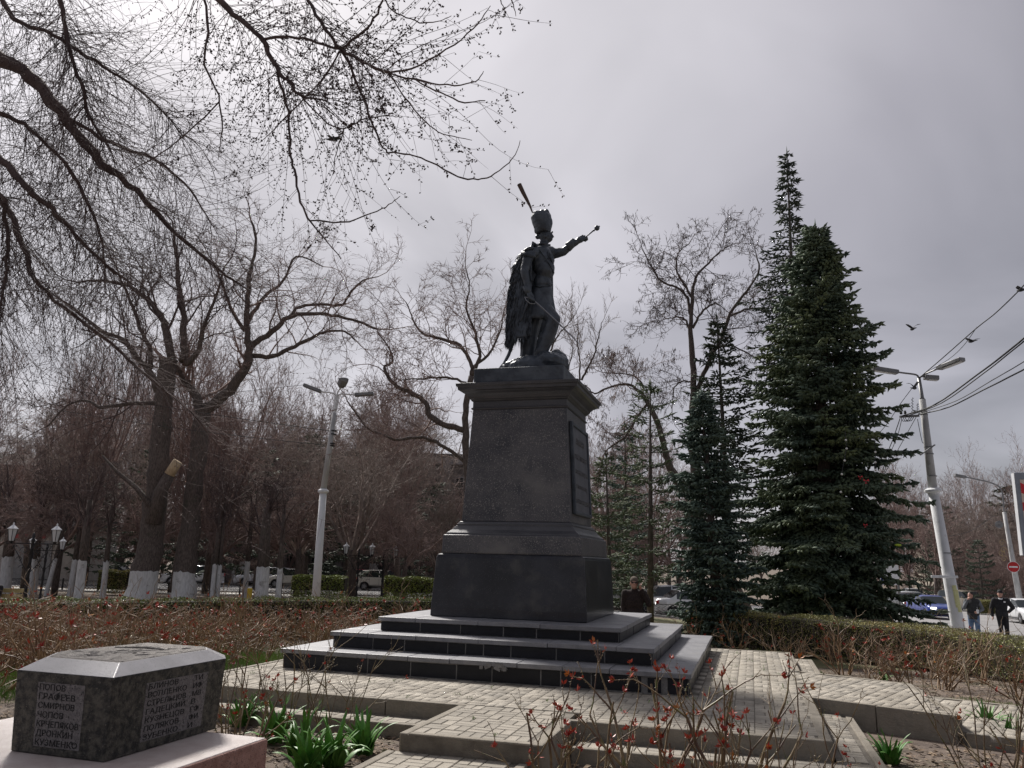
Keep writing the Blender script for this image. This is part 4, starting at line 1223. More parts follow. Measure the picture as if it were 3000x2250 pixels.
shaped_tree('pod_tree', 'tall bare tree hung with seed pods rising between pedestal and spruces', [
    (zb((470, 1330), (462, 1100), (455, 890), (460, 760), (455, 640), (447, 520), (450, 440), (455, 340)), [30, 27, 24, 20, 17, 14, 12, 10]),
    (zb((455, 340), (475, 280), (520, 235), (570, 190), (600, 165)), [10, 8, 6, 4, 3]),
    (zb((465, 770), (500, 690), (535, 600), (570, 540), (610, 440), (660, 370), (720, 280), (715, 200)), [15, 14, 12, 11, 10, 8, 6, 3]),
    (zb((445, 520), (430, 470), (400, 455), (350, 460)), [7, 6, 5, 3]),
    (zb((448, 450), (435, 380), (390, 335), (330, 310), (290, 255), (250, 180)), [9, 8, 7, 6, 5, 3]),
    (zb((455, 380), (420, 320), (390, 260), (400, 190), (440, 160)), [8, 7, 6, 4, 3]),
    (zb((610, 450), (680, 420), (740, 420), (790, 440)), [7, 6, 5, 3]),
    (zb((560, 575), (610, 570), (680, 600), (740, 640)), [6, 5, 4, 3]),
    (zb((455, 500), (490, 440), (540, 400), (570, 410)), [9, 7, 5, 3]),
    (zb((458, 720), (420, 715), (380, 740), (375, 790)), [6, 5, 4, 3]),
], 29, 34, M_twig, 10, 1.9, extra=pods)
shaped_tree('leaning_tree', 'half fallen bare tree leaning left behind the pedestal with drooping crown', [
    (zb((500, 1300), (440, 1180), (400, 1130), (360, 1050), (340, 980), (310, 880), (270, 790)), [26, 24, 24, 21, 19, 17, 15]),
    (zb((270, 790), (240, 755), (180, 725), (110, 740), (60, 765), (30, 740)), [12, 10, 8, 6, 5, 3]),
    (zb((280, 800), (230, 860), (190, 930), (150, 960), (100, 1000)), [9, 9, 8, 6, 3]),
    (zb((250, 770), (250, 720), (200, 690), (120, 680)), [6, 5, 4, 3]),
], 33, 35, M_twigR, 11, 1.9, extra=pods)
def zc(*a): return [(1450 + x / 6.143, 850 + y / 6.143) for x, y in a]
P_up = [dict(n=6, wig=.12, trop=.10, kids=7, t0=.15, ang=.6, lr=.5, rr=.5), dict(n=5, wig=.14, trop=.10, kids=6, t0=.2, ang=.6, lr=.5, rr=.6, rmin=.012),
        dict(n=3, wig=.14, trop=.1, kids=4, t0=.2, ang=.7, lr=.5, rr=.7, rmin=.009), dict(n=2, wig=.14, trop=.1, kids=0, t0=.2, ang=.6, lr=.5, rr=.6, rmin=.007)]
shaped_tree('young_poplar', 'young upright bare tree seen between the statue sabre and the right cornice corner', [
    ([(1700, 1500), (1690, 1350), (1700, 1230), (1715, 1130)], [14, 12, 11, 10]),
    (zc((1560, 1620), (1690, 1370), (1790, 1150), (1850, 900), (1900, 700), (1930, 560)), [7, 6, 5, 4, 3, 2]),
    (zc((1520, 1640), (1530, 1400), (1520, 1200), (1490, 1000), (1500, 800), (1490, 620)), [6, 5, 4, 4, 3, 2]),
    (zc((1000, 1100), (1080, 900), (1200, 740), (1330, 600), (1440, 440)), [6, 5, 4, 3, 2]),
    (zc((1250, 1640), (1340, 1350), (1400, 1100), (1370, 900)), [5, 4, 3, 2]),
], 33, 36, M_twigG, 9, 1.5, P=P_up, base=(1700, 1500))

# ---- generic bare trees, built once and copied
def generic(name, seed, H, P, twm, limbs_n, spread, trunk_h, r0=.2, white=1.2, multi=False):
    g = G(seed); t = thing(name, None, 'tree')
    r = g.r
    mb = MB(); top = Vector((r.uniform(-.2, .2), r.uniform(-.2, .2), trunk_h))
    mb.tube([(0, 0, white or -.2), (top.x * .5, top.y * .5, trunk_h * .6), top], [r0, r0 * .9, r0 * .85], 8)
    mb.build('trunk', M_bark, t, smooth=True)
    if white: mb = MB(); mb.tube([(0, 0, -.2), (0, 0, .2), (0, 0, white + .03)], [r0 * 1.3, r0 * 1.12, r0 * 1.02], 14, jag=.05); mb.build('whitewashed_base', M_lime, t, smooth=True)
    for i in range(limbs_n):
        a = 2 * PI * (i + r.random() * .6) / limbs_n; s = spread * r.uniform(.6, 1.2)
        d = Vector((math.cos(a) * s, math.sin(a) * s, 1))
        g.grow(top - Vector((0, 0, r.uniform(0, trunk_h * .3))), d, (H - trunk_h) * r.uniform(.75, 1.05), r0 * r.uniform(.45, .7), 0, P)
    o = link('crown', g.mesh('crown', twm), t); o['kind'] = 'stuff'
    return t
P_gen = [dict(n=7, wig=.20, trop=.05, kids=10, t0=.25, ang=.75, lr=.46, rr=.5), dict(n=5, wig=.26, trop=.04, kids=7, t0=.2, ang=.8, lr=.5, rr=.55, rmin=.016),
         dict(n=4, wig=.28, trop=.03, kids=5, t0=.2, ang=.85, lr=.5, rr=.6, rmin=.011), dict(n=3, wig=.3, trop=.02, kids=3, t0=.2, ang=.8, lr=.55, rr=.6, rmin=.008), dict(n=2, wig=.3, trop=0, kids=0, t0=0, ang=0, lr=0, rr=0, rmin=.011)]
P_upr = [dict(n=7, wig=.10, trop=.10, kids=9, t0=.15, ang=.45, lr=.55, rr=.5), dict(n=5, wig=.14, trop=.12, kids=7, t0=.15, ang=.5, lr=.5, rr=.55, rmin=.014),
         dict(n=4, wig=.18, trop=.08, kids=5, t0=.2, ang=.6, lr=.5, rr=.6, rmin=.013), dict(n=3, wig=.2, trop=.05, kids=2, t0=.2, ang=.7, lr=.55, rr=.6, rmin=.011), dict(n=2, wig=.2, trop=.05, kids=0, t0=.2, ang=.7, lr=.55, rr=.6, rmin=.010)]
P_bush = [dict(n=4, wig=.3, trop=.02, kids=9, t0=.1, ang=.9, lr=.6, rr=.6), dict(n=4, wig=.34, trop=.0, kids=7, t0=.1, ang=.9, lr=.55, rr=.65, rmin=.012),
          dict(n=3, wig=.34, trop=-.02, kids=5, t0=.1, ang=.9, lr=.6, rr=.7, rmin=.009), dict(n=2, wig=.3, trop=-.02, kids=0, t0=0, ang=0, lr=0, rr=0, rmin=.011)]
gA = generic('bare_tree', 41, 11, P_gen, M_twigR, 5, .55, 3.0, .24)
gB = generic('bare_tree', 42, 12, P_upr, M_twigR, 7, .30, 2.6, .22, white=0)
gC = generic('bare_tree', 43, 9, P_gen, M_twigG, 6, .7, 2.4, .20, white=0)
gD = generic('bare_tree', 44, 6.5, P_bush, M_twigR, 9, .8, 1.0, .14, white=0)
P_droop = [dict(n=6, wig=.28, trop=-.02, kids=9, t0=.15, ang=.8, lr=.55, rr=.55), dict(n=5, wig=.32, trop=-.09, kids=7, t0=.1, ang=.9, lr=.55, rr=.6, rmin=.012),
          dict(n=4, wig=.3, trop=-.12, kids=4, t0=.1, ang=.9, lr=.6, rr=.7, rmin=.010), dict(n=3, wig=.3, trop=-.1, kids=0, t0=0, ang=0, lr=0, rr=0, rmin=.009)]
gE = generic('drooping_tree', 45, 6.2, P_droop, M_twigR, 9, .75, 2.7, .16, white=0)
used = set()
def put(g, D, X, sc, label, group, lean=0.0):
    if 49.5 < D < 69 and X < 15: D += 19; sc *= 1.12; X *= 1.3
    p = onG(W(D, X)); rz = random.Random(int(D * 37 + X * 101)).uniform(0, 2 * PI)
    if g.name not in used:
        used.add(g.name); place(g, p, rz, sc, label, group); return g
    o = dup(g, p, rz, sc, label, group, rx=lean * .5, ry=lean); return o
GL = 'bare trees beyond the park fence'; LL = 'bare brown tree in the tangle of trunks beyond the left park path'
for g, D, X, sc in ((gB, 41, -14.5, .95), (gB, 44, -23, 1.0), (gA, 47, -30, 1.0), (gC, 42, -7.8, 1.05), (gA, 52, -18, .95), (gB, 52, -9.5, .95), (gC, 50, -26, 1.1), (gB, 62, -28, 1.2),
                    (gA, 60, -40, 1.2), (gC, 64, -14, 1.15), (gA, 66, -4, 1.0), (gB, 58, -21, 1.0), (gC, 44, -3.5, .72), (gB, 60, -34, 1.15), (gA, 64, -22, 1.2), (gB, 70, 3, .9), (gC, 58, 6, .8), (gA, 50, 9.0, .75), (gB, 56, 13, .8), (gC, 68, -36, 1.25), (gA, 46, -36, 1.0), (gB, 50, -14.5, 1.1), (gA, 57, -11.5, 1.25), (gC, 48, -12, 1.1), (gB, 62, -9, 1.3), (gA, 61, -17, 1.3), (gC, 66, -10, 1.4), (gB, 49, -6.5, .95), (gB, 68, -30, 1.3), (gC, 60, -6, 1.15), (gA, 70, -16, 1.4), (gC, 55, -33, 1.2), (gB, 46, -18.5, 1.05), (gC, 47, 4.8, .8), (gA, 46, 8.2, .8), (gB, 48, 6.4, .75), (gA, 72, 8, 1.2), (gC, 74, 3, 1.3), (gB, 76, 12, 1.1), (gA, 71, -27, 1.6), (gC, 73, -18, 1.8), (gA, 74, -12, 1.6), (gC, 70, -33, 1.7), (gB, 73, -38, 1.4), (gC, 71.5, -6.5, 1.6), (gA, 70.5, -22.5, 1.5), (gC, 48, -20.5, 1.15), (gC, 46.5, -27, 1.2), (gB, 47.5, -33, 1.1), (gC, 48.5, -9.2, 1.1)):
    put(g, D, X, sc, LL, GL)
GD = 'leafless shrubs on the left'; LD = 'dense leafless brown shrub among the trees beyond the left path'
for D, X, sc in ((64, -12.2, 1.2), (63, -19, 1.2), (65, -27, 1.2), (63, -8.2, 1.2), (66, -4.2, 1.2), (68, -15, 1.3), (67, -22, 1.3), (64, -1.5, 1.0), (70, -10, 1.4), (66, -33, 1.3), (72, -19, 1.4), (68, -6, 1.3), (71, -27, 1.4), (47, 4.5, .8), (62, 8, 1.0), (63, 2.5, 1.0), (64, -37, 1.2), (62, -24, 1.1), (63, -15.5, 1.1), (62.5, -30, 1.1), (65, -21, 1.2)):
    put(gD, D, X, sc, LD, GD)
for D, X, sc in ((44, 6.2, .95), (42.5, 3.8, .85), (46, 9.6, .95), (39.5, -21.5, 1.0), (41, -25.5, 1.1), (42, -18.6, 1.05), (40.5, -14.2, 1.0), (43, -11.8, 1.1), (41, -10.4, 1.0), (43.5, -6.4, 1.05), (44.5, -16.2, 1.15), (40, -5.0, .85), (43, -29, 1.1), (45, -3.0, .95), (41.5, -32, 1.1)):
    put(gE, D, X, sc, 'low twiggy tree with drooping reddish twigs between park path and street', 'twiggy low trees beside the street')
GR = 'bare trees along the avenue'; LR = 'bare brownish tree in the row beyond the avenue on the right'
for g, D, X, sc in ((gA, 74, 38.5, .95), (gC, 80, 45, 1.15), (gB, 84, 50, .95), (gA, 88, 56, 1.1), (gC, 72, 44.5, 1.0), (gB, 94, 46, 1.05), (gC, 100, 44, 1.2), (gA, 104, 66, 1.2), (gB, 110, 52, 1.25), (gC, 66, 47, 1.05), (gB, 70, 53, 1.15),
                    (gA, 62, 50.5, 1.15), (gC, 92, 64, 1.2), (gA, 120, 46, 1.2), (gC, 125, 58, 1.3), (gB, 130, 72, 1.4), (gA, 76, 60, 1.2), (gB, 64, 43, .8), (gC, 130, 40, 1.1), (gC, 86, 49, 1.1), (gB, 78, 52, 1.0), (gC, 96, 58, 1.1), (gA, 115, 60, 1.3)):
    put(g, D, X, sc, LR, GR)
for D, X, sc in ((70, 41.5, 1.0), (78, 45.5, 1.0), (84, 47, 1.0), (66, 43.5, .9), (90, 53, 1.1), (74, 48, 1.1), (98, 50, 1.2), (64, 48, 1.0), (105, 46, 1.2)):
    put(gD, D, X, sc, 'dense leafless shrub below the trees beyond the avenue on the right', 'leafless shrubs beyond the avenue')
# slim whitewashed trunks in front of the fence on the left
def post_trunk(px0, y0, px1, y1, D, w, label, up=2.6):
    """whitewashed lower trunk between two pixels, dark trunk above"""
    a = atD(px0, y0, D); a.z = gz(a.x, a.y); b = atD(px1, y1, D)
    t = thing('young_tree', label, 'tree', (a.x, a.y, a.z))
    r = w * D / FPX / 2
    mb = MB(); mb.tube([a + Vector((0, 0, -.1)), a.lerp(b, .4), b], [r * 1.15, r * 1.04, r * 1.015], 14, jag=.04); mb.build('whitewashed_base', M_lime, t, smooth=True, local=False)
    d = (b - a).normalized(); g = G(int(px0)); c = b + d * up
    mb = MB(); mb.tube([b - d * .15, b.lerp(c, .5), c], [r * .99, r * .85, r * .6], 8); mb.build('trunk', M_bark, t, smooth=True, local=False)
    for i in range(5):
        g.grow(b.lerp(c, .35 + .13 * i), d + g.rv() * .7 + Vector((0, 0, .3)), 2.4, r * .4, 1, P_gen)
    o = link('crown', g.mesh('crown', M_twig), t, local=False); o['kind'] = 'stuff'
def z5(x, y): return (x / 3.16, 1350 + y / 3.16)
def z6(x, y): return (600 + x / 3.16, 1350 + y / 3.16)
for (a, b, D, w, lb) in (
    (z5(725, 1262), z5(765, 930), 35, 24, 'straight whitewashed young tree standing nearest the path edge, left of the sawn old tree'),
    (z5(436, 1150), z5(515, 905), 39, 11, 'thin whitewashed sapling leaning right, second from the paired lanterns'),
    (z5(655, 1165), z5(695, 915), 39, 14, 'thin whitewashed sapling just left of the straight young tree'),
    (z5(960, 1185), z5(985, 935), 38, 15, 'whitewashed sapling between the straight young tree and the sawn old tree'),
    (z5(290, 1135), z5(318, 905), 40, 14, 'whitewashed sapling directly behind the paired lantern post'),
    (z5(330, 1120), z5(345, 890), 41, 15, 'whitewashed trunk close behind the paired lantern post, half hidden'),
    (z5(60, 1100), z5(75, 885), 40, 30, 'stout whitewashed tree at the far left edge beyond the bench'),
    (z5(1965, 1225), z5(1990, 960), 36.5, 12, 'slim left stem of the twin whitewashed pair right of the forked tree'),
    (z5(2015, 1215), z5(2035, 960), 36.7, 13, 'slim right stem of the twin whitewashed pair right of the forked tree'),
    (z6(375, 1170), z6(398, 932), 40, 14, 'thin whitewashed sapling with painted marks before the dark bushes'),
    (z6(525, 1240), z6(540, 985), 36.5, 36, 'stout whitewashed tree with a yellow patch left of the tall white pole'),
    (z6(680, 1258), z6(698, 992), 36.2, 15, 'thin whitewashed sapling between the stout tree and the tall white pole')):
    post_trunk(a[0], a[1], b[0], b[1], D, w, lb)

# ---- conifers
M_spruce = mat('spruce_needles', (0.040, 0.070, 0.050), (0.125, 0.165, 0.10), 1.1, 0.7, stain=(.55, (0.12, 0.145, 0.045), .50, .22))
M_spruceB = mat('blue_spruce_needles', (0.035, 0.062, 0.052), (0.105, 0.15, 0.115), 1.2, 0.75)
M_spruceD = mat('dark_spruce_needles', (0.025, 0.040, 0.030), (0.075, 0.095, 0.060), 1.2, 0.8)
M_pine = mat('pine_needles', (0.05, 0.08, 0.04), (0.13, 0.16, 0.085), 1.0, 0.75)
M_brownn = mat('rusty_cones', (0.09, 0.04, 0.022), (0.15, 0.075, 0.04), 5, 0.9)
def conifer(name, label, base, axis_top, prof, seed, m, whorl=.36, per=7, sprig=(.20, .042), droop=.25, dens=1.0, zmin=.3, trunk_r=.22, white=1.2, skip=0.0, group=None, curl=.5, local_obj=False, fan=1.0):
    r = random.Random(seed); base = Vector(base); ax = Vector(axis_top) - base; H = ax.length; ax.normalize()
    t = thing(name, label, 'tree', base, group=group)
    mb = MB(); mb.tube([base + ax * (white), base + ax * H * .5, base + ax * H * .97], [trunk_r, trunk_r * .6, .02], 10); mb.build('trunk', M_bark, t, smooth=True, local=False)
    if white > 0:
        mb = MB(); mb.tube([base - ax * .2, base + ax * white], [trunk_r * 1.15, trunk_r * 1.02], 12); mb.build('whitewashed_base', M_lime, t, smooth=True, local=False)
    S = []; C = []; Dn = []; Ln = []; Rd = []
    z = zmin * H * 0 + zmin
    while z < H * .985:
        rad0 = prof(z / H)
        n = max(3, int(per * (0.55 + .45 * min(1, rad0 / 1.0)) + r.uniform(-1, 1)))
        a0 = r.uniform(0, 6.28)
        for i in range(n):
            if r.random() < skip: continue
            a = a0 + 2 * PI * (i + r.uniform(-.3, .3)) / n
            L = rad0 * (r.uniform(.62, 1.02) if r.random() < .7 else r.uniform(1.0, 1.28)) * (.96 + .10 * math.sin(a * 2 + z * 1.7))
            if L < .05: continue
            h = Vector((math.cos(a), math.sin(a), 0)); up = r.uniform(.05, .22) if z > .5 * H else r.uniform(-.05, .12)
            p = base + ax * (z + r.uniform(-.12, .12)); d = (h + Vector((0, 0, up))).normalized(); ns = max(4, int(L / .22)); st = L / ns
            for k in range(ns):
                tt = (k + 1) / ns
                d = (d + Vector((0, 0, (-droop + (droop + curl) * tt) * .22)) + Vector((r.uniform(-1, 1), r.uniform(-1, 1), 0)) * .04).normalized()
                q = p + d * st
                S.append((*p, *q, .028 * (1 - .8 * k / ns) * (.4 + L * .3), .028 * (1 - .8 * tt) * (.4 + L * .3)))
                if tt > .18 or L < .6:
                    side = Vector((-d.y, d.x, 0)).normalized()
                    bl = (.12 + .34 * L * (1 - tt) * .8) * fan * r.uniform(.8, 1.2)
                    for sg in (-1, 1):
                        nb = max(1, int(bl / .11 * dens)); dd = (d * .75 + side * sg * .8 + Vector((0, 0, r.uniform(-.15, .1)))).normalized(); pp = q.copy()
                        for b in range(nb):
                            pp = pp + dd * (bl / nb)
                            C.append(tuple(pp - dd * .06)); Dn.append(tuple(dd + Vector((r.uniform(-.4, .4), r.uniform(-.4, .4), r.uniform(-.55, .2))))); Ln.append(sprig[0] * r.uniform(.6, 1.25)); Rd.append(sprig[1] * r.uniform(.6, 1.1))
                            if r.random() < .6 * dens:
                                C.append(tuple(pp)); Dn.append((r.uniform(-.6, .6), r.uniform(-.6, .6), r.uniform(-1, .1))); Ln.append(sprig[0] * r.uniform(.5, 1)); Rd.append(sprig[1] * r.uniform(.6, 1))
                    C.append(tuple(q - d * .05)); Dn.append(tuple(d)); Ln.append(sprig[0]); Rd.append(sprig[1])
                p = q
            for _ in range(3):
                C.append(tuple(p - d * r.uniform(.05, .16))); Dn.append(tuple(d + Vector((r.uniform(-.3, .3), r.uniform(-.3, .3), r.uniform(-.3, .3))))); Ln.append(sprig[0] * .85); Rd.append(sprig[1] * .8)
        z += whorl * r.uniform(.8, 1.2) * (1 if z < H * .85 else .7)
    for k in range(14):
        f = .93 + .07 * k / 14
        C.append(tuple(base + ax * H * f)); Dn.append((r.uniform(-.6, .6), r.uniform(-.6, .6), .6)); Ln.append(.16); Rd.append(.03)
    C.append(tuple(base + ax * H * .97)); Dn.append(tuple(ax)); Ln.append(H * .03 + .2); Rd.append(.035)
    V, F = tubes_np(S, 3)
    link('branches', np_mesh('branches', V, F, M_bark), t, local=False)['kind'] = 'stuff'
    V, F = spindles_np(C, Dn, Ln, Rd, 3, .4)
    link('needles', np_mesh('needles', V, F, m, rnd=None), t, local=False)['kind'] = 'stuff'
    return t, len(C)
def pf(pts):
    def f(t):
        for (a, ra), (b, rb) in zip(pts[:-1], pts[1:]):
            if t <= b: return ra + (rb - ra) * (t - a) / (b - a)
        return pts[-1][1]
    return f
DS = 24.0
b0 = atD(2330, 1797, DS); b0.z = gz(b0.x, b0.y)
tp = atD(2388, 655, DS)
info = conifer('big_spruce', 'broadest bushy blue-green spruce, right of the slim spire spruce', b0 + RT * .95, tp, pf([(0, 2.5), (.10, 2.75), (.22, 2.65), (.40, 2.35), (.55, 2.0), (.70, 1.6), (.84, 1.05), (.93, .55), (1, .04)]), 51, M_spruce,
        whorl=.255, per=11, sprig=(.25, .060), droop=.62, dens=1.2, zmin=.45, trunk_r=.26, white=1.25)
print('sprigs', info[1])
b1 = atD(2360, 1797, 26.5); b1.z = gz(b1.x, b1.y)
conifer('spire_spruce', 'slim spire-topped spruce, tallest tree, rising behind the broad bushy spruce', b1, atD(2305, 441, 26.5), pf([(0, 1.6), (.3, 1.6), (.5, 1.5), (.68, 1.35), (.76, 1.05), (.80, .75), (.845, .42), (.89, .30), (.94, .18), (1, .03)]), 52, M_spruceD,
        whorl=.36, per=8, sprig=(.23, .038), droop=.9, dens=1.0, zmin=4.0, trunk_r=.17, white=0, skip=.12)
b2 = atD(2108, 1790, 21.5); b2.z = gz(b2.x, b2.y)
conifer('dark_blue_spruce', 'narrow dark blue spruce with drooping boughs beside the bushy spruce', b2, atD(2055, 1150, 21.5), pf([(0, .9), (.12, 1.05), (.25, .85), (.35, 1.08), (.5, .8), (.6, .92), (.72, .6), (.8, .62), (.92, .25), (1, .03)]), 53, M_spruceB,
        whorl=.22, per=10, sprig=(.22, .045), droop=.8, dens=1.5, zmin=.3, trunk_r=.16, white=.9)
b3 = atD(2150, 1790, 28); b3.z = gz(b3.x, b3.y)
conifer('pointed_spruce', 'gaunt pointed spruce with bare gaps behind the narrow dark blue spruce', b3, atD(2100, 925, 28), pf([(0, 1.6), (.5, 1.8), (.70, 1.5), (.80, 1.0), (.88, .5), (.95, .2), (1, .04)]), 54, M_spruceD,
        whorl=.40, per=7, sprig=(.26, .042), droop=.3, dens=1.1, zmin=2.5, trunk_r=.16, white=0, skip=.15)
b4_ = atD(1905, 1785, 27); b4_.z = gz(b4_.x, b4_.y)
conifer('thin_pine', 'thin sparse pine with greenish long needles right of the pedestal', b4_, atD(1905, 1120, 27), pf([(0, 1.0), (.4, 1.1), (.7, .95), (.85, .8), (.95, .5), (1, .1)]), 55, M_pine,
        whorl=.45, per=7, sprig=(.26, .026), droop=.1, dens=1.2, zmin=1.6, trunk_r=.12, white=0, skip=.2, fan=.8)
b5 = atD(1790, 1785, 33); b5.z = gz(b5.x, b5.y)
conifer('soft_pine', 'small grey-green pine close to the right side of the pedestal', b5, atD(1775, 1330, 33), pf([(0, 1.2), (.4, 1.2), (.7, .9), (1, .15)]), 56, M_pine,
        whorl=.42, per=7, sprig=(.28, .030), droop=.1, dens=1.2, zmin=.6, trunk_r=.12, white=0, skip=.1)
b6 = atD(1838, 1785, 36); b6.z = gz(b6.x, b6.y)
conifer('soft_pine', 'bluish soft pine between the small grey-green pine and the thin sparse pine', b6, atD(1830, 1240, 36), pf([(0, 1.3), (.4, 1.35), (.7, 1.0), (1, .15)]), 59, M_spruceB,
        whorl=.45, per=7, sprig=(.28, .034), droop=.1, dens=1.1, zmin=.6, trunk_r=.12, white=0, skip=.1)
dk, _ = conifer('dark_pine', 'dark pine in the evergreen belt behind the bare trees', (0, 0, 0), (0, 0, 9.5), pf([(0, 2.0), (.3, 2.3), (.6, 2.1), (.85, 1.3), (1, .2)]), 57, M_spruceD,
        whorl=.7, per=6, sprig=(.42, .07), droop=.2, dens=.55, zmin=1.0, trunk_r=.2, white=0, skip=.1)
GP = 'dark pines behind the bare trees'
LP = 'dark pine in the evergreen belt behind the bare trees'
first = True
for D, X, sc in ((54, -24, .95), (53, -20.5, .85), (56, -17, 1.0), (55, -13.5, 1.1), (54, -10.5, 1.0), (57, -7.5, .95), (55, -28, .85), (60, -32, 1.1), (52, -4.5, .75), (58, -1, .8), (60, 4, .8), (62, 9.5, .9), (56, 11, .8), (80, 42, .8), (90, 47, 1.1), (96, 51, 1.2), (72, 39.5, .55), (84, 52, 1.3), (66, 38, .6)):
    p = onG(W(D, X))
    lb, gp = (LP, GP) if X < 30 else ('green pine among the bare trees beyond the avenue', 'pines beyond the avenue')
    if first: place(dk, p, 0, sc, lb, gp); first = False
    else: dup(dk, p, X * 3.1, sc, lb, gp)
# ------------------------------------------------------------------ hedges
M_hedgeG = mat('hedge_leaf_green', (0.09, 0.13, 0.025), (0.24, 0.28, 0.05), 2.5, 0.6)
M_hedgeO = mat('hedge_leaf_olive', (0.15, 0.18, 0.045), (0.42, 0.37, 0.12), 1.6, 0.6)
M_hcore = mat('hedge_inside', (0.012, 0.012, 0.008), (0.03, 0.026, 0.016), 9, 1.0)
M_redleaf = mat('red_new_leaf', (0.32, 0.028, 0.030), (0.44, 0.075, 0.03), 8, 0.45)
M_orleaf = mat('orange_new_leaf', (0.40, 0.10, 0.02), (0.45, 0.20, 0.03), 8, 0.5)
def catmull2(pts, k): return smooth_path([Vector((p[0], p[1], 0)) for p in pts], k)
def hedge(name, label, line, width, top, m, seed, n_leaf, leaf=.016, gap=.10):
    r = random.Random(seed); L = catmull2(line, 6)
    base = L[0]; t = thing(name, label, 'hedge', (base.x, base.y, gz(base.x, base.y)))
    acc = [0]
    for a, b in zip(L[:-1], L[1:]): acc.append(acc[-1] + (b - a).length)
    tot = acc[-1]
    def at(s):
        import bisect
        i = min(len(L) - 2, max(0, bisect.bisect(acc, s) - 1)); f = (s - acc[i]) / max(1e-6, acc[i + 1] - acc[i])
        d = (L[i + 1] - L[i]).normalized(); return L[i].lerp(L[i + 1], f), d, Vector((-d.y, d.x, 0))
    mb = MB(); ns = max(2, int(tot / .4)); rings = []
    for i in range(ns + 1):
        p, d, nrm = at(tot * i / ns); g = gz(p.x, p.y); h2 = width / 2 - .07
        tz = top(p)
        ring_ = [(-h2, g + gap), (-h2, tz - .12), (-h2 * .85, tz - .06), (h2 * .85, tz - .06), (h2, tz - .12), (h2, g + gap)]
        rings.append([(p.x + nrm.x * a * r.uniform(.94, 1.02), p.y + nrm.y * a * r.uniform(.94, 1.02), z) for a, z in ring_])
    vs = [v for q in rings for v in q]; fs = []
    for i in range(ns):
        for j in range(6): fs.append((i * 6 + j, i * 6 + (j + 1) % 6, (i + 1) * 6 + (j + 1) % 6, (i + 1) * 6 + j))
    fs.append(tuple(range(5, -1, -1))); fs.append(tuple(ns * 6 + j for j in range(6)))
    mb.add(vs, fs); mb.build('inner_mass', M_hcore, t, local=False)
    C = []; A = []; B = []; S = []
    for i in range(n_leaf):
        p, d, nrm = at(r.uniform(0, tot)); tz = top(p) + .025 * math.sin(p.x * 5 + p.y * 3); g = gz(p.x, p.y); H = tz - g
        bump_ = .035 * math.sin(p.x * 7.3 + 1) * math.sin(p.y * 6.1)
        per = H * 2 + width; u = r.uniform(0, per)
        dep = r.random() ** 2 * .10 - .02
        if u < H: o = -width / 2 + dep; z = g + .06 + u * .97
        elif u < H + width: o = u - H - width / 2; z = tz - dep + bump_
        else: o = width / 2 - dep; z = g + .06 + (u - H - width) * .97
        # round the shoulders
        if z > tz - .1 and abs(o) > width / 2 - .12: z -= .04 * r.random()
        C.append((p.x + nrm.x * o, p.y + nrm.y * o, z))
        a = Vector((r.uniform(-1, 1), r.uniform(-1, 1), r.uniform(-.3, 1))).normalized(); b = a.cross(Vector((r.uniform(-1, 1), r.uniform(-1, 1), r.uniform(-1, 1)))).normalized()
        s = leaf * r.uniform(.6, 1.3); A.append(tuple(a * s)); B.append(tuple(b * s * .55))
    for i in range(n_leaf // 26):
        p, d, nrm = at(r.uniform(0, tot)); tz = top(p); o = r.uniform(-width / 2, width / 2)
        q = Vector((p.x + nrm.x * o, p.y + nrm.y * o, tz - .05)); e = q + Vector((r.uniform(-.04, .04), r.uniform(-.04, .04), r.uniform(.06, .12)))
        S.append((*q, *e, .0025, .0015))
        for sd in (-1, 1):
            o2 = (width / 2 + .01) * sd; zz_ = r.uniform(gz(p.x, p.y) + .02, tz - .2); q = Vector((p.x + nrm.x * o2, p.y + nrm.y * o2, zz_)); e = q + Vector((r.uniform(-.06, .06), r.uniform(-.06, .06), r.uniform(.08, .2)))
            S.append((*q, *e, .003, .002))
    V, F = cards_np(C, A, B); link('leaves', np_mesh('leaves', V, F, m), t, local=False)['kind'] = 'stuff'
    V, F = tubes_np(S, 3); link('twigs', np_mesh('twigs', V, F, M_twigG), t, local=False)['kind'] = 'stuff'
    return t
topR = lambda p: 0.25 if p.y > 4 else 0.25 - .0 * p.y
hedge('clipped_hedge', 'long clipped olive hedge curving from behind the pedestal towards the viewer on the right',
      [(1.7, 10.2), (3.2, 9.9), (4.9, 9.2), (6.4, 8.0), (7.4, 6.5), (8.0, 4.9), (8.25, 3.2), (8.2, 1.6), (7.9, .0), (7.75, -1.2)], .95, topR, M_hedgeO, 71, 60000)
hedge('clipped_hedge', 'long clipped green hedge curving behind the rose bed on the left',
      [(-13.6, -2.6), (-12.9, .2), (-11.6, 2.9), (-10.0, 5.2), (-8.3, 7.3), (-6.6, 8.8), (-5.0, 9.8)], .9, lambda p: 0.30, M_hedgeG, 72, 34000, .022)
def hedge_px(label, px0, px1, ytop, D, hgt, seed, m, n, gap=.3):
    a = atD(px0, ytop, D); b = atD(px1, ytop, D); a.z = b.z = 0
    zt_ = atD((px0 + px1) / 2, ytop, D).z
    hedge('far_hedge', label, [(a.x, a.y), ((a.x + b.x) / 2, (a.y + b.y) / 2), (b.x, b.y)], .8, lambda p: zt_, m, seed, n, .035, gap)
hedge_px('short bright clipped hedge left of the cream hatchback, in front of the red car', 862, 1016, 1687, 33, 1, 73, M_hedgeG, 7000, .75)
hedge_px('short bright clipped hedge touching the left side of the pedestal', 1130, 1290, 1692, 33, 1, 74, M_hedgeG, 7000, .75)
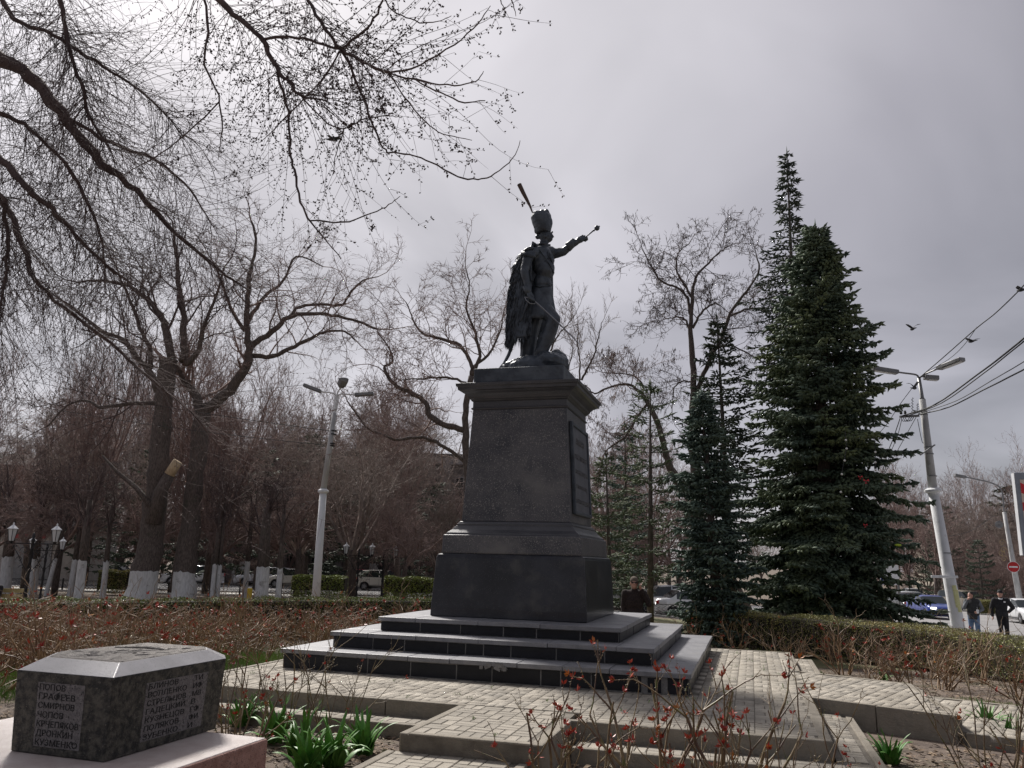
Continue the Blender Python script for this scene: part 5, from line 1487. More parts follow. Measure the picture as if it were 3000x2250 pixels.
hedge_px('clipped hedge along the avenue between the silver off-roader and the parked white sedan', 2838, 2905, 1758, 62, 1, 75, M_hedgeO, 5000, .1)
hedge_px('small dark clipped hedge under the trees behind the big old tree', 300, 385, 1672, 42, 1, 76, M_hedgeO, 4000, .3)

# ------------------------------------------------------------------ rose shrubs
M_caneR = mat('rose_cane', (0.13, 0.080, 0.052), (0.34, 0.23, 0.13), 6, 0.6)
M_caneD = mat('dark_rose_cane', (0.10, 0.06, 0.045), (0.25, 0.19, 0.10), 7, 0.55, stain=(9, (0.10, 0.12, 0.03), .56, .1))
def rose(seed, canes=11, H=.95, thick=.0065, m=None, leaves=14, spread=.5, orange=.15, kids=3, lsize=.02, thorns=0, wob=.17):
    r = random.Random(seed); g = G(seed); t = thing('rose_bush', None, 'rose bush'); tips = []
    for i in range(canes):
        a = r.uniform(0, 2 * PI); s = spread * r.uniform(.2, 1); p = Vector((math.cos(a) * .07, math.sin(a) * .07, -.08)); d = Vector((math.cos(a) * s, math.sin(a) * s, 1)).normalized()
        L = H * r.uniform(.6, 1.1); n = 6; rad = thick * r.uniform(.7, 1.25)
        def cane(p, d, L, rad, n, lev):
            nodes = []
            for k in range(n):
                d2 = (d + g.rv() * wob + Vector((0, 0, .04))).normalized(); q = p + d2 * L / n
                ra = rad * (1 - .45 * k / n); rb = rad * (1 - .45 * (k + 1) / n); g.seg(p, q, ra, rb); nodes.append((q, d2, rb)); p, d = q, d2
                for _ in range(thorns):
                    if r.random() < .7:
                        o = d2.cross(g.rv()).normalized(); c = p - d2 * r.uniform(0, L / n); g.seg(c, c + o * .011 + Vector((0, 0, -.002)), .0028, .0004)
            tips.append((p, d))
            if lev < 2:
                for _ in range(kids if lev == 0 else 2):
                    q, dd, rr_ = r.choice(nodes[1:]); o = dd.cross(g.rv()).normalized()
                    cane(q, (dd * .8 + o * r.uniform(.4, .8)).normalized(), L * r.uniform(.28, .5), rr_ * .75, 4, lev + 1)
        cane(p, d, L, rad, n, 0)
    me = g.mesh('canes', m or M_caneR, 4); link('canes', me, t)['kind'] = 'stuff'
    for mm, frac, nm in ((M_redleaf, 1 - orange, 'red_leaves'), (M_orleaf, orange, 'orange_leaves')):
        C = []; A = []; B = []
        for _ in range(max(1, int(leaves * frac))):
            p, d = r.choice(tips)
            if r.random() < .35: p = Vector(g.S[r.randrange(len(g.S))][3:6])
            for k in range(r.choice((4, 6, 8))):
                a = (d + g.rv() * .9).normalized(); b = a.cross(g.rv()).normalized(); s = lsize * r.uniform(.6, 1.2)
                C.append(tuple(p + a * s * 1.1)); A.append(tuple(a * s)); B.append(tuple(b * s * .38))
        V, F = cards_np(C, A, B); link(nm, np_mesh(nm, V, F, mm), t)['kind'] = 'stuff'
    return t
rv_ = [rose(100 + i, canes=11, H=.92, thick=.0125, leaves=13, spread=.9, kids=4, lsize=.030, wob=.34) for i in range(4)]
rv_ += [rose(110, canes=10, H=.8, thick=.012, leaves=22, spread=.8, kids=4, lsize=.032, wob=.3), rose(111, canes=13, H=.9, thick=.012, leaves=8, spread=1.0, kids=4, wob=.32)]
rfirst = set(); rg = random.Random(77)
def put_rose(v, x, y, sc, label, group):
    p = Vector((x, y, gz(x, y))); rz = rg.uniform(0, 6.28)
    if v.name not in rfirst: rfirst.add(v.name); return place(v, p, rz, sc, label, group)
    return dup(v, p, rz, sc, label, group)
GLR = 'rose bushes of the left bed'; LLR = 'pruned rose bush with brown canes and small red shoots in the crowded left bed'
spots = []
tries = 0
while len(spots) < 95 and tries < 9000:
    tries += 1
    D = rg.uniform(8.0, 21.5); X = rg.uniform(-.64, -.02) * D - .2
    p = W(D, X)
    if p.x > -3.5 and p.y < 3.2: continue
    # keep inside the hedge ring and off the terrace
    if math.hypot(p.x + 1.0, p.y - .3) > 10.3 or (p.x > -3.5 and p.y < 3.6): continue
    if p.x > 1.2: continue
    if p.x > -4.4 and p.y > -6 and p.y < 3: continue
    if p.x > -6.8 and -3.2 < p.y < 3.5 and rg.random() < .72: continue
    if min([99] + [math.hypot(p.x - a, p.y - b) for a, b in spots]) < .55: continue
    spots.append((p.x, p.y))
for i, (x, y) in enumerate(spots):
    put_rose(rv_[rg.randrange(6)], x, y, rg.uniform(.95, 1.30), LLR, GLR)
# right bed between walk and hedge: each bush told apart by its place
lab_r = [('first rose bush right of the steps, red shoots on top, beside the hedge end', 2.9, 8.3, 1.0), ('low rose bush just behind the first one, against the hedge end', 1.9, 8.9, .9),
         ('rose bush at the far corner of the paved terrace', 3.9, 6.6, 1.0), ('rose bush against the dark hollow of the hedge behind the terrace corner', 4.9, 7.5, .95),
         ('tall rose bush left of the two joined bushes, in front of the olive hedge', 4.9, 5.0, 1.1), ('wide rose bush with many straw canes at the middle of the right bed', 5.7, 5.9, 1.1),
         ('rose bush with bright red shoots in front of the bushy spruce', 6.3, 4.9, 1.0), ('rose bush pressed to the hedge below the white lamp post', 7.0, 4.2, 1.05),
         ('rose bush with pale thick stems leaning right beyond the side walk', 6.1, 2.6, 1.1), ('sprawling rose bush beside the side walk, its canes over the paving', 5.4, 1.6, 1.0),
         ('rose bush close to the bend of the hedge on the far right', 6.9, 1.6, .9), ('small rose bush at the back kerb of the side walk', 5.2, 3.6, .85)]
for i, (lb, x, y, s) in enumerate(lab_r): put_rose(rv_[(i * 5 + 1) % 6], x, y, s, lb, 'rose bushes of the right bed')
rf = [rose(120, canes=6, H=.95, thick=.0145, m=M_caneD, leaves=48, spread=.42, orange=.3, kids=3, lsize=.021, thorns=3),
      rose(121, canes=6, H=.92, thick=.012, m=M_caneD, leaves=46, spread=.5, orange=.1, kids=3, lsize=.020, thorns=3),
      rose(122, canes=4, H=1.0, thick=.013, m=M_caneD, leaves=12, spread=.22, orange=.0, kids=2, lsize=.017, thorns=3),
      rose(123, canes=7, H=.95, thick=.010, m=M_caneD, leaves=8, spread=.7, orange=.05, kids=4, lsize=.018, thorns=2)]
for D, X, v, s, lb in ((5.3, .24, 2, 1.0, 'three almost bare upright rose canes at the right edge of the lower walk'), (5.55, .60, 1, .98, 'thorny rose bush with crimson leaves, first of the clump in front of the terrace step'),
                       (5.5, .93, 0, 1.0, 'thick-stemmed rose bush with orange red leaf tufts in the middle front'), (5.35, 1.22, 1, 1.0, 'slender rose bush right of the thick-stemmed one in the front bed'),
                       (5.5, 1.47, 0, .98, 'rose bush with yellow and scarlet leaves at the front corner of the steps'), (5.25, 1.78, 3, .92, 'nearly leafless spreading rose bush at the right end of the front clump'),
                       (4.8, 1.42, 3, .62, 'low rose shoots at the bottom edge of the picture right of centre'), (5.0, 2.15, 1, .62, 'short rose bush with red tips near the front tulip leaves'),
                       (6.6, 3.75, 3, 1.05, 'big gnarled dark rose bush standing in the bare soil below the side walk'), (5.9, 3.55, 2, .75, 'single dark rose stems beside the big gnarled bush'), (6.6, 4.35, 3, .95, 'dark rose bush at the right picture edge above the tulip leaves'),
                       (8.1, -2.05, 3, .95, 'dark rose bush in the left front soil, nearest the steps'), (7.7, -2.45, 3, 1.0, 'tall dark rose bush left of centre growing among tulip leaves'), (7.1, -2.15, 1, .85, 'rose bush with few red tips behind the large tulip clump'),
                       (8.0, -1.55, 3, .9, 'bent rose bush reaching right over the paving'), (7.2, -2.7, 1, .8, 'small forked rose bush next to the memorial stone')):
    p = W(D, X); v = rf[v]
    if v.name not in rfirst: rfirst.add(v.name); place(v, onG(p, -.02), rg.uniform(0, 6.28), s, lb, 'rose bushes in the front beds')
    else: dup(v, onG(p, -.02), rg.uniform(0, 6.28), s, lb, 'rose bushes in the front beds')

# ------------------------------------------------------------------ tulip leaves
M_tulip = mat('tulip_leaf', (0.06, 0.17, 0.03), (0.12, 0.27, 0.05), 12, 0.5, spec=.4)
def tulip(seed, n=14, L=.30, wd=.028):
    r = random.Random(seed); t = thing('tulip_plant', None, 'plant')
    for i in range(n):
        a = r.uniform(0, 2 * PI); tl = r.uniform(.2, 1.5); ln = L * r.uniform(.65, 1.15); w_ = wd * r.uniform(.7, 1.2)
        rad = Vector((math.cos(a), math.sin(a), 0)); sd = Vector((-rad.y, rad.x, 0)); mb = MB(); vs = []; k = 9
        p = Vector((r.uniform(-.05, .05), r.uniform(-.05, .05), -.02)); el = PI / 2 - tl * .45; cur = r.uniform(.5, 1.4) * tl; tw = r.uniform(-.4, .4)
        for j in range(k):
            f = j / (k - 1); e = el - cur * f * f; d = rad * math.cos(e) + Vector((0, 0, math.sin(e)))
            ww = w_ * math.sin(min(1, f * 1.15 + .22) * PI * .93) ** .7 if f < .99 else .001
            up = d.cross(sd).normalized() * -1; s2 = sd * math.cos(tw * f) + up * math.sin(tw * f)
            vs += [p - s2 * ww + up * ww * .45, p, p + s2 * ww + up * ww * .45]; p = p + d * ln / (k - 1)
        fs = []
        for j in range(k - 1):
            for q in range(2): fs.append((j * 3 + q, j * 3 + q + 1, (j + 1) * 3 + q + 1, (j + 1) * 3 + q))
        mb.add(vs, fs); mb.build('leaf', M_tulip, t, smooth=True)
    return t
tv = [tulip(1, 30, .44, .040), tulip(2, 24, .38, .034), tulip(3, 13, .24, .022)]
tf = set()
for px, py, v, s, lb in ((700, 2150, 0, .8, 'tulip leaves directly at the corner of the pink plinth'), (800, 2200, 0, .95, 'broad tulip clump right of the pink plinth, below the rose stems'), (1062, 2235, 0, .9, 'tulip clump touching the left kerb of the lower front walk'), (905, 2290, 1, 1.1, 'tulip clump at the bottom edge left of the largest clump'), (975, 2275, 0, 1.0, 'largest clump of glossy tulip leaves beside the front walk'), (872, 2235, 1, 1.1, 'clump of tulip leaves between the memorial stone and the largest clump'), (745, 2135, 1, .8, 'clump of tulip leaves right behind the pink plinth corner'),
                         (832, 2110, 2, 1.0, 'small tulip clump under the left front rose bushes'), (905, 2150, 2, 1.1, 'small tulip clump at the feet of the tall dark rose bush'), (2905, 2160, 1, .9, 'upright tulip clump on the right beside the lower side walk'), (2958, 2190, 2, 1.3, 'low tulip clump right of the upright one at the right edge'),
                         (2611, 2262, 1, .85, 'tulip clump at the bottom right in the leaf litter'), (2588, 1968, 2, 1.0, 'small tulip clump among the roses beyond the side walk'), (2845, 2165, 2, .6, 'tiny tulip shoots by the gnarled rose bush')):
    p = atZ(px, py, -.34); v = tv[v]
    if v.name not in tf: tf.add(v.name); place(v, onG(p), px * .7, s, lb, 'tulip plants')
    else: dup(v, onG(p), px * .7, s, lb, 'tulip plants')

# ------------------------------------------------------------------ litter and grass
def on_terr(x, y, mg=.0):
    return (-3.34 - mg < x < 4.3 + mg and -4.94 - mg < y < 3.0 + mg and not (x < .3 and y < -4.6 - mg)) or (.3 - mg < x < 1.68 + mg and y < -4) or (4.2 < x < 7.4 and -.45 * (x - 4.2) - 2.5 < y < .45 - .45 * (x - 4.2))
r = random.Random(9)
Mlit = [mat('dry_leaf_a', (0.13, 0.085, 0.05), (0.24, 0.17, 0.11), 30, .85), mat('dry_leaf_b', (0.055, 0.038, 0.028), (0.11, 0.08, 0.055), 30, .9), mat('dry_leaf_c', (0.25, 0.20, 0.14), (0.38, 0.32, 0.24), 30, .85)]
for mi, cnt in enumerate((13000, 9000, 5500)):
    C = []; A = []; B = []
    while len(C) < cnt:
        D = 3.6 + 13 * r.random() ** 1.7; X = r.uniform(-.72, .70) * D; p = W(D, X)
        if on_terr(p.x, p.y): continue
        if X < -1 and D > 9 and r.random() < .6: continue
        a = r.uniform(0, 6.28); s = r.uniform(.012, .032) * (1.4 if mi == 0 else 1)
        C.append((p.x, p.y, gz(p.x, p.y) + r.uniform(.002, .02))); dz = r.uniform(-.35, .35)
        A.append((math.cos(a) * s, math.sin(a) * s, dz * s)); k = r.uniform(.25, .75); B.append((-math.sin(a) * s * k, math.cos(a) * s * k, r.uniform(-.4, .4) * s * k))
    V, F = cards_np(C, A, B); o = link('leaf_litter', np_mesh('leaf_litter', V, F, Mlit[mi])); o['kind'] = 'stuff'
S = []
for i in range(220):
    x = r.uniform(-2.9, 3.8); y = r.uniform(-5.4, 2.8)
    if not on_terr(x, y) or (abs(x) < 2.65 and abs(y) < 2.65) or (y < -4.1 and not .5 < x < 1.55): continue
    a = r.uniform(0, 6.28); l = r.uniform(.02, .09); S.append((x, y, .006, x + math.cos(a) * l, y + math.sin(a) * l, .010, .003, .0015))
for i in range(2600):
    D = 3.8 + 10 * r.random() ** 1.6; X = r.uniform(-.70, .68) * D; p = W(D, X)
    if on_terr(p.x, p.y): continue
    a = r.uniform(0, 6.28); l = r.uniform(.03, .16); z = gz(p.x, p.y) + r.uniform(.004, .02)
    S.append((p.x, p.y, z, p.x + math.cos(a) * l, p.y + math.sin(a) * l, z + r.uniform(-.008, .03), .002, .0012))
V, F = tubes_np(S, 3); link('fallen_twigs', np_mesh('fallen_twigs', V, F, M_twigG))['kind'] = 'stuff'
# grass: patches of blades
C = []; A = []; B = []; rn = []
def blades(cx_, cy_, rx, ry, n, h):
    for i in range(n):
        a = r.uniform(0, 6.28); q = math.sqrt(r.random()); x = cx_ + rx * q * math.cos(a); y = cy_ + ry * q * math.sin(a)
        if on_terr(x, y): continue
        hh = h * r.uniform(.5, 1.3); b = r.uniform(0, 6.28); ln = Vector((r.uniform(-.35, .35), r.uniform(-.35, .35), 1)) * hh / 2
        C.append((x, y, gz(x, y) + hh / 2 - .004)); A.append(tuple(ln)); B.append((math.cos(b) * .0035, math.sin(b) * .0035, 0))
for g_ in ((-5.0, -.5, 1.8, 3.4, 13000, .15), (-5.3, -3.4, 1.7, 1.4, 6500, .14), (-7.5, 1.5, 2.5, 3.0, 7000, .12), (-3.7, 3.9, 1.6, 1.0, 2500, .10), (4.9, 2.3, .5, .5, 900, .05), (5.9, .4, 1.0, .5, 1800, .055), (6.6, -.5, .9, .35, 1500, .06), (3.2, 4.2, 1.3, .8, 2500, .10),
           (6.9, -4.6, .8, .6, 900, .06), (4.8, -4.4, .5, .35, 500, .05), (-.9, -6.4, .6, .5, 700, .04), (-.2, -6.9, .5, .4, 700, .05), (2.4, -6.4, 1.0, .6, 500, .05), (7.3, -2.9, .5, .5, 500, .08), (5.9, -5.6, .8, .6, 600, .05)): blades(*g_)
for i in range(120):
    D = r.uniform(4.4, 12); X = r.uniform(-.6, .65) * D; p = W(D, X); blades(p.x, p.y, .13, .13, 26, .05)
for i in range(150):
    x = -3 + .2 * r.randrange(35); y = -5.4 + .2 * r.randrange(42)
    if not on_terr(x, y) or abs(x) < 2.62 and abs(y) < 2.62 or (y < -4.1 and x < .45) or x > 3.8 or (y < -4.5 and x > 1.5): continue
    for _ in range(9):
        hh = r.uniform(.012, .04); b = r.uniform(0, 6.28); xx = x + r.uniform(-.05, .05) * (i % 2); yy = y + r.uniform(-.05, .05) * ((i + 1) % 2)
        C.append((xx, yy, hh / 2)); A.append((r.uniform(-.4, .4) * hh, r.uniform(-.4, .4) * hh, hh / 2)); B.append((math.cos(b) * .003, math.sin(b) * .003, 0))
V, F = cards_np(C, A, B); link('grass', np_mesh('grass', V, F, M_grass))['kind'] = 'stuff'
M_plastic = mat('clear_wrapper', (.6, .6, .62), rough=.3)
p = atZ(1040, 2145, -.33); mb = MB(); mb.sphere((0, 0, .012), (.045, .03, .014), 8); mb.sphere((.03, .02, .012), (.02, .03, .01), 6)
o = mb.build('wrapper', M_plastic); o.location = onG(p); tag(o, 'crumpled clear plastic wrapper lying on the soil left of the front walk', 'litter')
# ------------------------------------------------------------------ metal and paint
M_iron = mat('black_iron', (0.015, 0.015, 0.018), (0.03, 0.03, 0.033), 8, 0.5, metal=.3)
M_glassL = mat('milky_glass', (0.62, 0.64, 0.66), rough=.3)
M_pole = mat('pole_concrete', (0.38, 0.38, 0.38), (0.52, 0.52, 0.52), 3, .85, .4, 25, stain=(1.6, (.24, .23, .22), .58, .12), stretch=(1, 1, .5))
M_white = mat('white_paint', (0.66, 0.67, 0.69), (0.74, 0.75, 0.77), 2, .8, .3, 20, stain=(2.5, (.45, .45, .46), .6, .15))
M_grey = mat('grey_metal', (0.17, 0.17, 0.175), (0.24, 0.24, 0.245), 5, .45, metal=.4)
M_lens = mat('lamp_lens', (0.5, 0.5, 0.5), rough=.25)
M_wire = mat('cable', (0.02, 0.02, 0.022), rough=.7)
M_cur = mat('kerb_white', (0.5, 0.5, 0.49), (0.62, 0.62, 0.6), 3, .9)

# ---- fence
fence = thing('iron_fence', 'low black ornamental iron fence with rings and lattice along the far footway', 'fence', tuple(onG(W(46, -40))))
def panel_mesh(Lp=1.95, H=.60):
    mb = MB()
    mb.tube([(-Lp / 2, 0, H), (Lp / 2, 0, H)], .016, 4); mb.tube([(-Lp / 2, 0, .07), (Lp / 2, 0, .07)], .012, 4); mb.tube([(-Lp / 2, 0, .26), (Lp / 2, 0, .26)], .010, 4)
    n = 10
    for i in range(n):
        x = -Lp / 2 + Lp * (i + .5) / n; q = .082
        mb.tube([(x + q * math.cos(a * PI / 4), 0, .165 + q * math.sin(a * PI / 4)) for a in range(9)], .011, 3, caps=False)
        x0 = x - Lp / n / 2; x1 = x + Lp / n / 2
        mb.tube([(x0, 0, .27), (x1 - .02, 0, .40), (x0 + .02, 0, .50), (x1, 0, .59)], .010, 3, caps=False); mb.tube([(x1, 0, .27), (x0 + .02, 0, .40), (x1 - .02, 0, .50), (x0, 0, .59)], .010, 3, caps=False)
    return mb.mesh('panel', M_iron)
pm = panel_mesh(); postm = MB().box((0, 0, .34), (.06, .06, .72)).mesh('post', M_iron)
fpts = [W(46.5, -44), W(44.5, -20), W(42.0, -4), W(39, 6.5), W(36.5, 13.5)]
dist = 0
for a, b in zip(fpts[:-1], fpts[1:]):
    n_ = int((b - a).length / 2.0)
    for i in range(n_):
        p = a.lerp(b, (i + .5) / n_); d = (b - a).normalized(); z = gz(p.x, p.y)
        for me, nm, off in ((pm, 'panel', 0), (postm, 'post', 1.0)):
            o = bpy.data.objects.new(nm, me); col.objects.link(o); attach(o, fence, False); q = p + d * off
            o.location = (q.x, q.y, gz(q.x, q.y)); o.rotation_euler = (0, 0, math.atan2(d.y, d.x)); o.scale = ((b - a).length / n_ / 1.99 if nm == 'panel' else 1, 1, 1)
mb = MB()
for a, b in zip(fpts[:-1], fpts[1:]):
    n_ = max(2, int((b - a).length / 3)); d = (b - a).normalized(); nr_ = Vector((-d.y, d.x, 0))
    for i in range(n_):
        p = a.lerp(b, i / n_); q = a.lerp(b, (i + 1) / n_); vs = []
        for c_ in (p, q):
            for s_ in (-.1, .1): vs += [Vector((c_.x + nr_.x * s_, c_.y + nr_.y * s_, gz(c_.x, c_.y) - .1)), Vector((c_.x + nr_.x * s_, c_.y + nr_.y * s_, gz(c_.x, c_.y) + .09))]
        mb.add(vs, [(0, 1, 5, 4), (2, 6, 7, 3), (1, 3, 7, 5), (0, 4, 6, 2), (0, 2, 3, 1), (4, 5, 7, 6)])
mb.build('base_kerb', M_cur, fence, local=False)['kind'] = 'stuff'

# ---- lantern posts
def lantern_post():
    t = thing('lantern_post', None, 'street lamp')
    mb = MB(); mb.lathe([(.11, -.1), (.11, .05), (.08, .12), (.05, .2), (.042, .5), (.038, 2.1), (.05, 2.12), (.05, 2.18), (.03, 2.2), (.045, 2.26), (.03, 2.32), (.008, 2.36)], 10)
    for k in range(2):
        mb.tube([(.045 * math.cos(k * PI + z * 9), .045 * math.sin(k * PI + z * 9), .3 + z) for z in np.linspace(0, 1.75, 30)], .012, 4)
    mb.build('post', M_iron, t, smooth=True)
    mb = MB(); mb.tube([(-.72, 0, 2.06), (.72, 0, 2.06)], .016, 6)
    for s_ in (-1, 1):
        for cx_, cz, q in ((.20, 1.86, .13), (.30, 1.62, .11), (.20, 1.42, .09), (.45, 1.97, .07)):
            mb.tube([(s_ * (cx_ + (q - .01 * k * .9) * math.cos(k * .45) * s_ * s_), 0, cz + (q - .008 * k) * math.sin(k * .45)) for k in range(14)], .010, 4)
        mb.tube([(s_ * .04, 0, 1.3), (s_ * .2, 0, 1.5), (s_ * .35, 0, 1.75), (s_ * .55, 0, 2.02)], .012, 4)
    mb.build('cross_arm', M_iron, t)
    for s_ in (-1, 1):
        x = s_ * .6
        mb = MB(); mb.lathe([(.03, 2.06), (.045, 2.10), (.06, 2.12)], 6, (x, 0, 0))
        for k in range(6):
            a = PI / 3 * k; mb.tube([(x + .075 * math.cos(a), .075 * math.sin(a), 2.12), (x + .135 * math.cos(a), .135 * math.sin(a), 2.44)], .009, 4)
        lf = mb.build('lantern', M_iron, t)
        MB().lathe([(.068, 2.125), (.125, 2.435)], 6, (x, 0, 0)).build('pane', M_glassL, lf)
        MB().lathe([(.155, 2.44), (.15, 2.455), (.05, 2.535), (.035, 2.55), (.02, 2.56), (.028, 2.59), (.004, 2.63)], 6, (x, 0, 0)).build('lantern_roof', M_white, lf)
    return t
lp = lantern_post()
def lamp_at(px, py_top, D, zrot, label, first=False):
    p = atD(px, py_top, D); g = gz(p.x, p.y); sc = (p.z - g) / 2.62
    f = place if first else dup
    return f(lp, Vector((p.x, p.y, g)), zrot, sc, label, 'twin lantern posts')
lamp_at(105, 1532, 24, YAW * -1 + PI + .0, 'nearest black twin-lantern post at the left edge by the bench', True)
lamp_at(143, 1572, 33, 1.25, 'second black twin-lantern post, just behind the nearest one')
lamp_at(1054, 1590, 40, .75, 'black twin-lantern post in front of the red car, left of a pair')
lamp_at(1126, 1597, 42, .70, 'black twin-lantern post in front of the cream hatchback, right of a pair')

# ---- left concrete pole with three lamp arms
def lamp_head(mb, a, b, w, h):
    a = Vector(a); b = Vector(b); d = (b - a); L = d.length; c = (a + b) / 2
    rot = d.to_track_quat('X', 'Z').to_matrix(); mb.box(c, (L, w, h), rot)
D = 30
pl = atD(929, 1729, D); bt = Vector((pl.x, pl.y, gz(pl.x, pl.y))); tp_ = atD(987, 1158, D)
bt = bt + (pl - tp_) * ((pl.z - bt.z) / (tp_.z - pl.z)) * 1.0; bt.z = gz(bt.x, bt.y)
t = thing('lamp_pole', 'tall white concrete lamp pole with three lamp arms left of the pedestal', 'lamp post', tuple(bt))
cl_ = atD(947, 1440, D)
MB().tube([bt - Vector((0, 0, .3)), cl_], [.155, .125], 12).build('lower_shaft', M_white, t, smooth=True, local=False)
MB().tube([cl_ - Vector((0, 0, .08)), cl_ - Vector((0, 0, .02)), cl_ + Vector((0, 0, .04)), cl_ + Vector((0, 0, .10))], [.13, .20, .20, .12], 12).build('collar', M_white, t, local=False)
MB().tube([cl_, atD(980, 1210, D)], [.115, .085], 12).build('upper_shaft', M_pole, t, smooth=True, local=False)
mb = MB()
for k in range(4):
    q = atD(978, 1218, D) + Vector((.06 * math.cos(k * PI / 2 + .7), .06 * math.sin(k * PI / 2 + .7), 0)); mb.tube([q, q + (tp_ - atD(978, 1218, D))], .022, 6)
mb.build('pipes', M_white, t, local=False)
for k, (e, m1, tk) in enumerate(((atD(890, 1128, D), atD(940, 1147, D), (.32, .13)), (atD(1094, 1153, D), atD(1040, 1157, D), (.3, .14)), (atD(1006, 1115, D - .3), atD(998, 1135, D - .2), None))):
    mb = MB(); mb.tube([tp_, tp_.lerp(m1, .3) + Vector((0, 0, .05)), m1, m1.lerp(e, .3)], .028, 8); ar = mb.build('arm', M_white, t, local=False)
    mb = MB()
    if tk: lamp_head(mb, m1, e, .26, .13)
    else: mb.tube([m1, m1 + (e - m1) * .4, e, e + Vector((0, 0, .08))], [.10, .17, .19, .20], 10)
    q = mb.build('lamp_head', M_grey, t, bevel=.02, local=False)
for y_ in (1262, 1272, 1300, 1306):
    p = atD(989 - (y_ - 1150) * .1 - .5, y_, D); MB().tube([p - Vector((0, 0, .02)), p + Vector((0, 0, .02))], .118, 10).build('strap', M_wire, t, local=False)

# ---- right white pole
D = 26
top_ = atD(2692, 1108, D); low = atD(2806, 1831, D); sh = atD(2702, 1170, D); cl_ = atD(2734, 1440, D)
dirn = (low - cl_).normalized(); bt = low + dirn * ((low.z - gz(low.x, low.y)) / -dirn.z)
t = thing('lamp_pole', 'tall leaning white lamp pole right of the spruces with a yellow painted patch', 'lamp post', tuple(bt))
MB().tube([bt + dirn * .3, low, cl_], [.215, .20, .155], 16).build('lower_shaft', M_white, t, smooth=True, local=False)
up_ = (cl_ - low).normalized()
MB().tube([cl_ - up_ * .12, cl_ - up_ * .04, cl_, cl_ + up_ * .06, cl_ + up_ * .12], [.165, .18, .27, .27, .15], 16).build('collar', M_white, t, local=False)
MB().tube([cl_, sh], [.14, .10], 14).build('upper_shaft', M_pole, t, smooth=True, local=False)
MB().tube([sh, sh + Vector((0, 0, .06)), top_], [.085, .06, .055], 12).build('steel_tip', M_grey, t, smooth=True, local=False)
for y_, w_ in ((1395, .15), (1330, .135), (1310, .13), (1205, .11), (1215, .11), (1620, .185)):
    f = (y_ - 1108) / (1831 - 1108); p = atD(2694 + 42 * min(1, (y_ - 1108) / 332) + max(0, y_ - 1440) * .184, y_, D)
    MB().tube([p - Vector((0, 0, .015)), p + Vector((0, 0, .015))], w_ + .004, 14).build('strap', M_grey, t, local=False)
def arm(pts, rad, head, w, h, m=M_grey):
    mb = MB(); mb.tube(smooth_path(pts, 3), rad, 8); a_ = mb.build('arm', M_grey, t, smooth=True, local=False)
    mb = MB(); lamp_head(mb, head[0], head[1], w, h); hd = mb.build('lamp_head', m, t, bevel=.02, local=False)
    mb = MB(); dn = Vector((0, 0, -h * .55)); lamp_head(mb, head[0].lerp(head[1], .25) + dn, head[0].lerp(head[1], .95) + dn, w * .7, .02); mb.build('lens', M_lens, t, local=False)
arm([top_, atD(2684, 1098, D), atD(2650, 1093, D), atD(2628, 1090, D)], .03, (atD(2630, 1091, D), atD(2556, 1079, D)), .24, .14)
arm([top_, atD(2710, 1096, D), atD(2748, 1080, D - .5)], .028, (atD(2750, 1079, D - .5), atD(2820, 1052, D - 1.5)), .24, .13)
arm([top_, atD(2700, 1103, D), atD(2712, 1103, D)], .03, (atD(2708, 1105, D), atD(2748, 1108, D)), .22, .15)
mb = MB(); lamp_head(mb, atD(2692, 1218, D), atD(2636, 1221, D), .07, .07); mb.build('cross_bar', M_grey, t, local=False)
mb = MB()
for x_, y_ in ((2640, 1214), (2652, 1213), (2680, 1212)): mb.lathe([(.03, 0), (.05, .04), (.03, .08), (.04, .11)], 8, atD(x_, y_, D))
for i in range(3):
    a = atD(2640 + i * 6, 1224, D); mb.tube([a, a + Vector((.05, 0, -.12)), a + Vector((.18, 0, -.10)), a + Vector((.26, 0, .02))], .012, 5)
mb.build('insulators', M_wire, t, local=False)['kind'] = 'stuff'
mb = MB(); mb.tube([atD(2673 + 3 * math.sin(k * 1.9), 1165 + k * 2.6, D) for k in range(18)], .012, 5); mb.tube([atD(2688 + 3 * math.sin(k * 1.9), 1182 + k * 2.2, D) for k in range(14)], .012, 5); mb.build('coiled_wire', M_wire, t, local=False)
mb = MB(); lamp_head(mb, atD(2696, 1333, D - .2), atD(2739, 1303, D - .2), .05, .04); mb.build('flag_bracket', M_grey, t, local=False)
mb = MB(); lamp_head(mb, atD(2728, 1689, D - .25), atD(2806, 1690, D - .25), .06, .08); mb.build('cross_bar', M_white, t, bevel=.01, local=False)
M_yel = mat('yellow_paint', (.50, .50, .22), (.62, .61, .36), 20, .8)
pc = atD(2784, 1755, D - .19); mb = MB(); up2 = (cl_ - low).normalized(); vs = []
for i in range(7):
    for j in range(5):
        a = -.55 + .22 * j; c_ = pc + up2 * ((i - 3) * .135); cax = low + up2 * ((c_ - low).dot(up2)); rr_ = .20
        e = (-FW * math.cos(a + .25) + RT * math.sin(a + .25)); vs.append(cax + e * (rr_ - .0 + .012 - .03 * ((c_ - low).dot(up2)) / 5.5))
mb.add(vs, [(i * 5 + j, i * 5 + j + 1, (i + 1) * 5 + j + 1, (i + 1) * 5 + j) for i in range(6) for j in range(4) if not (i == 0 and j == 0) and not (i == 5 and j == 3)])
mb.build('yellow_patch', M_yel, t, local=False)

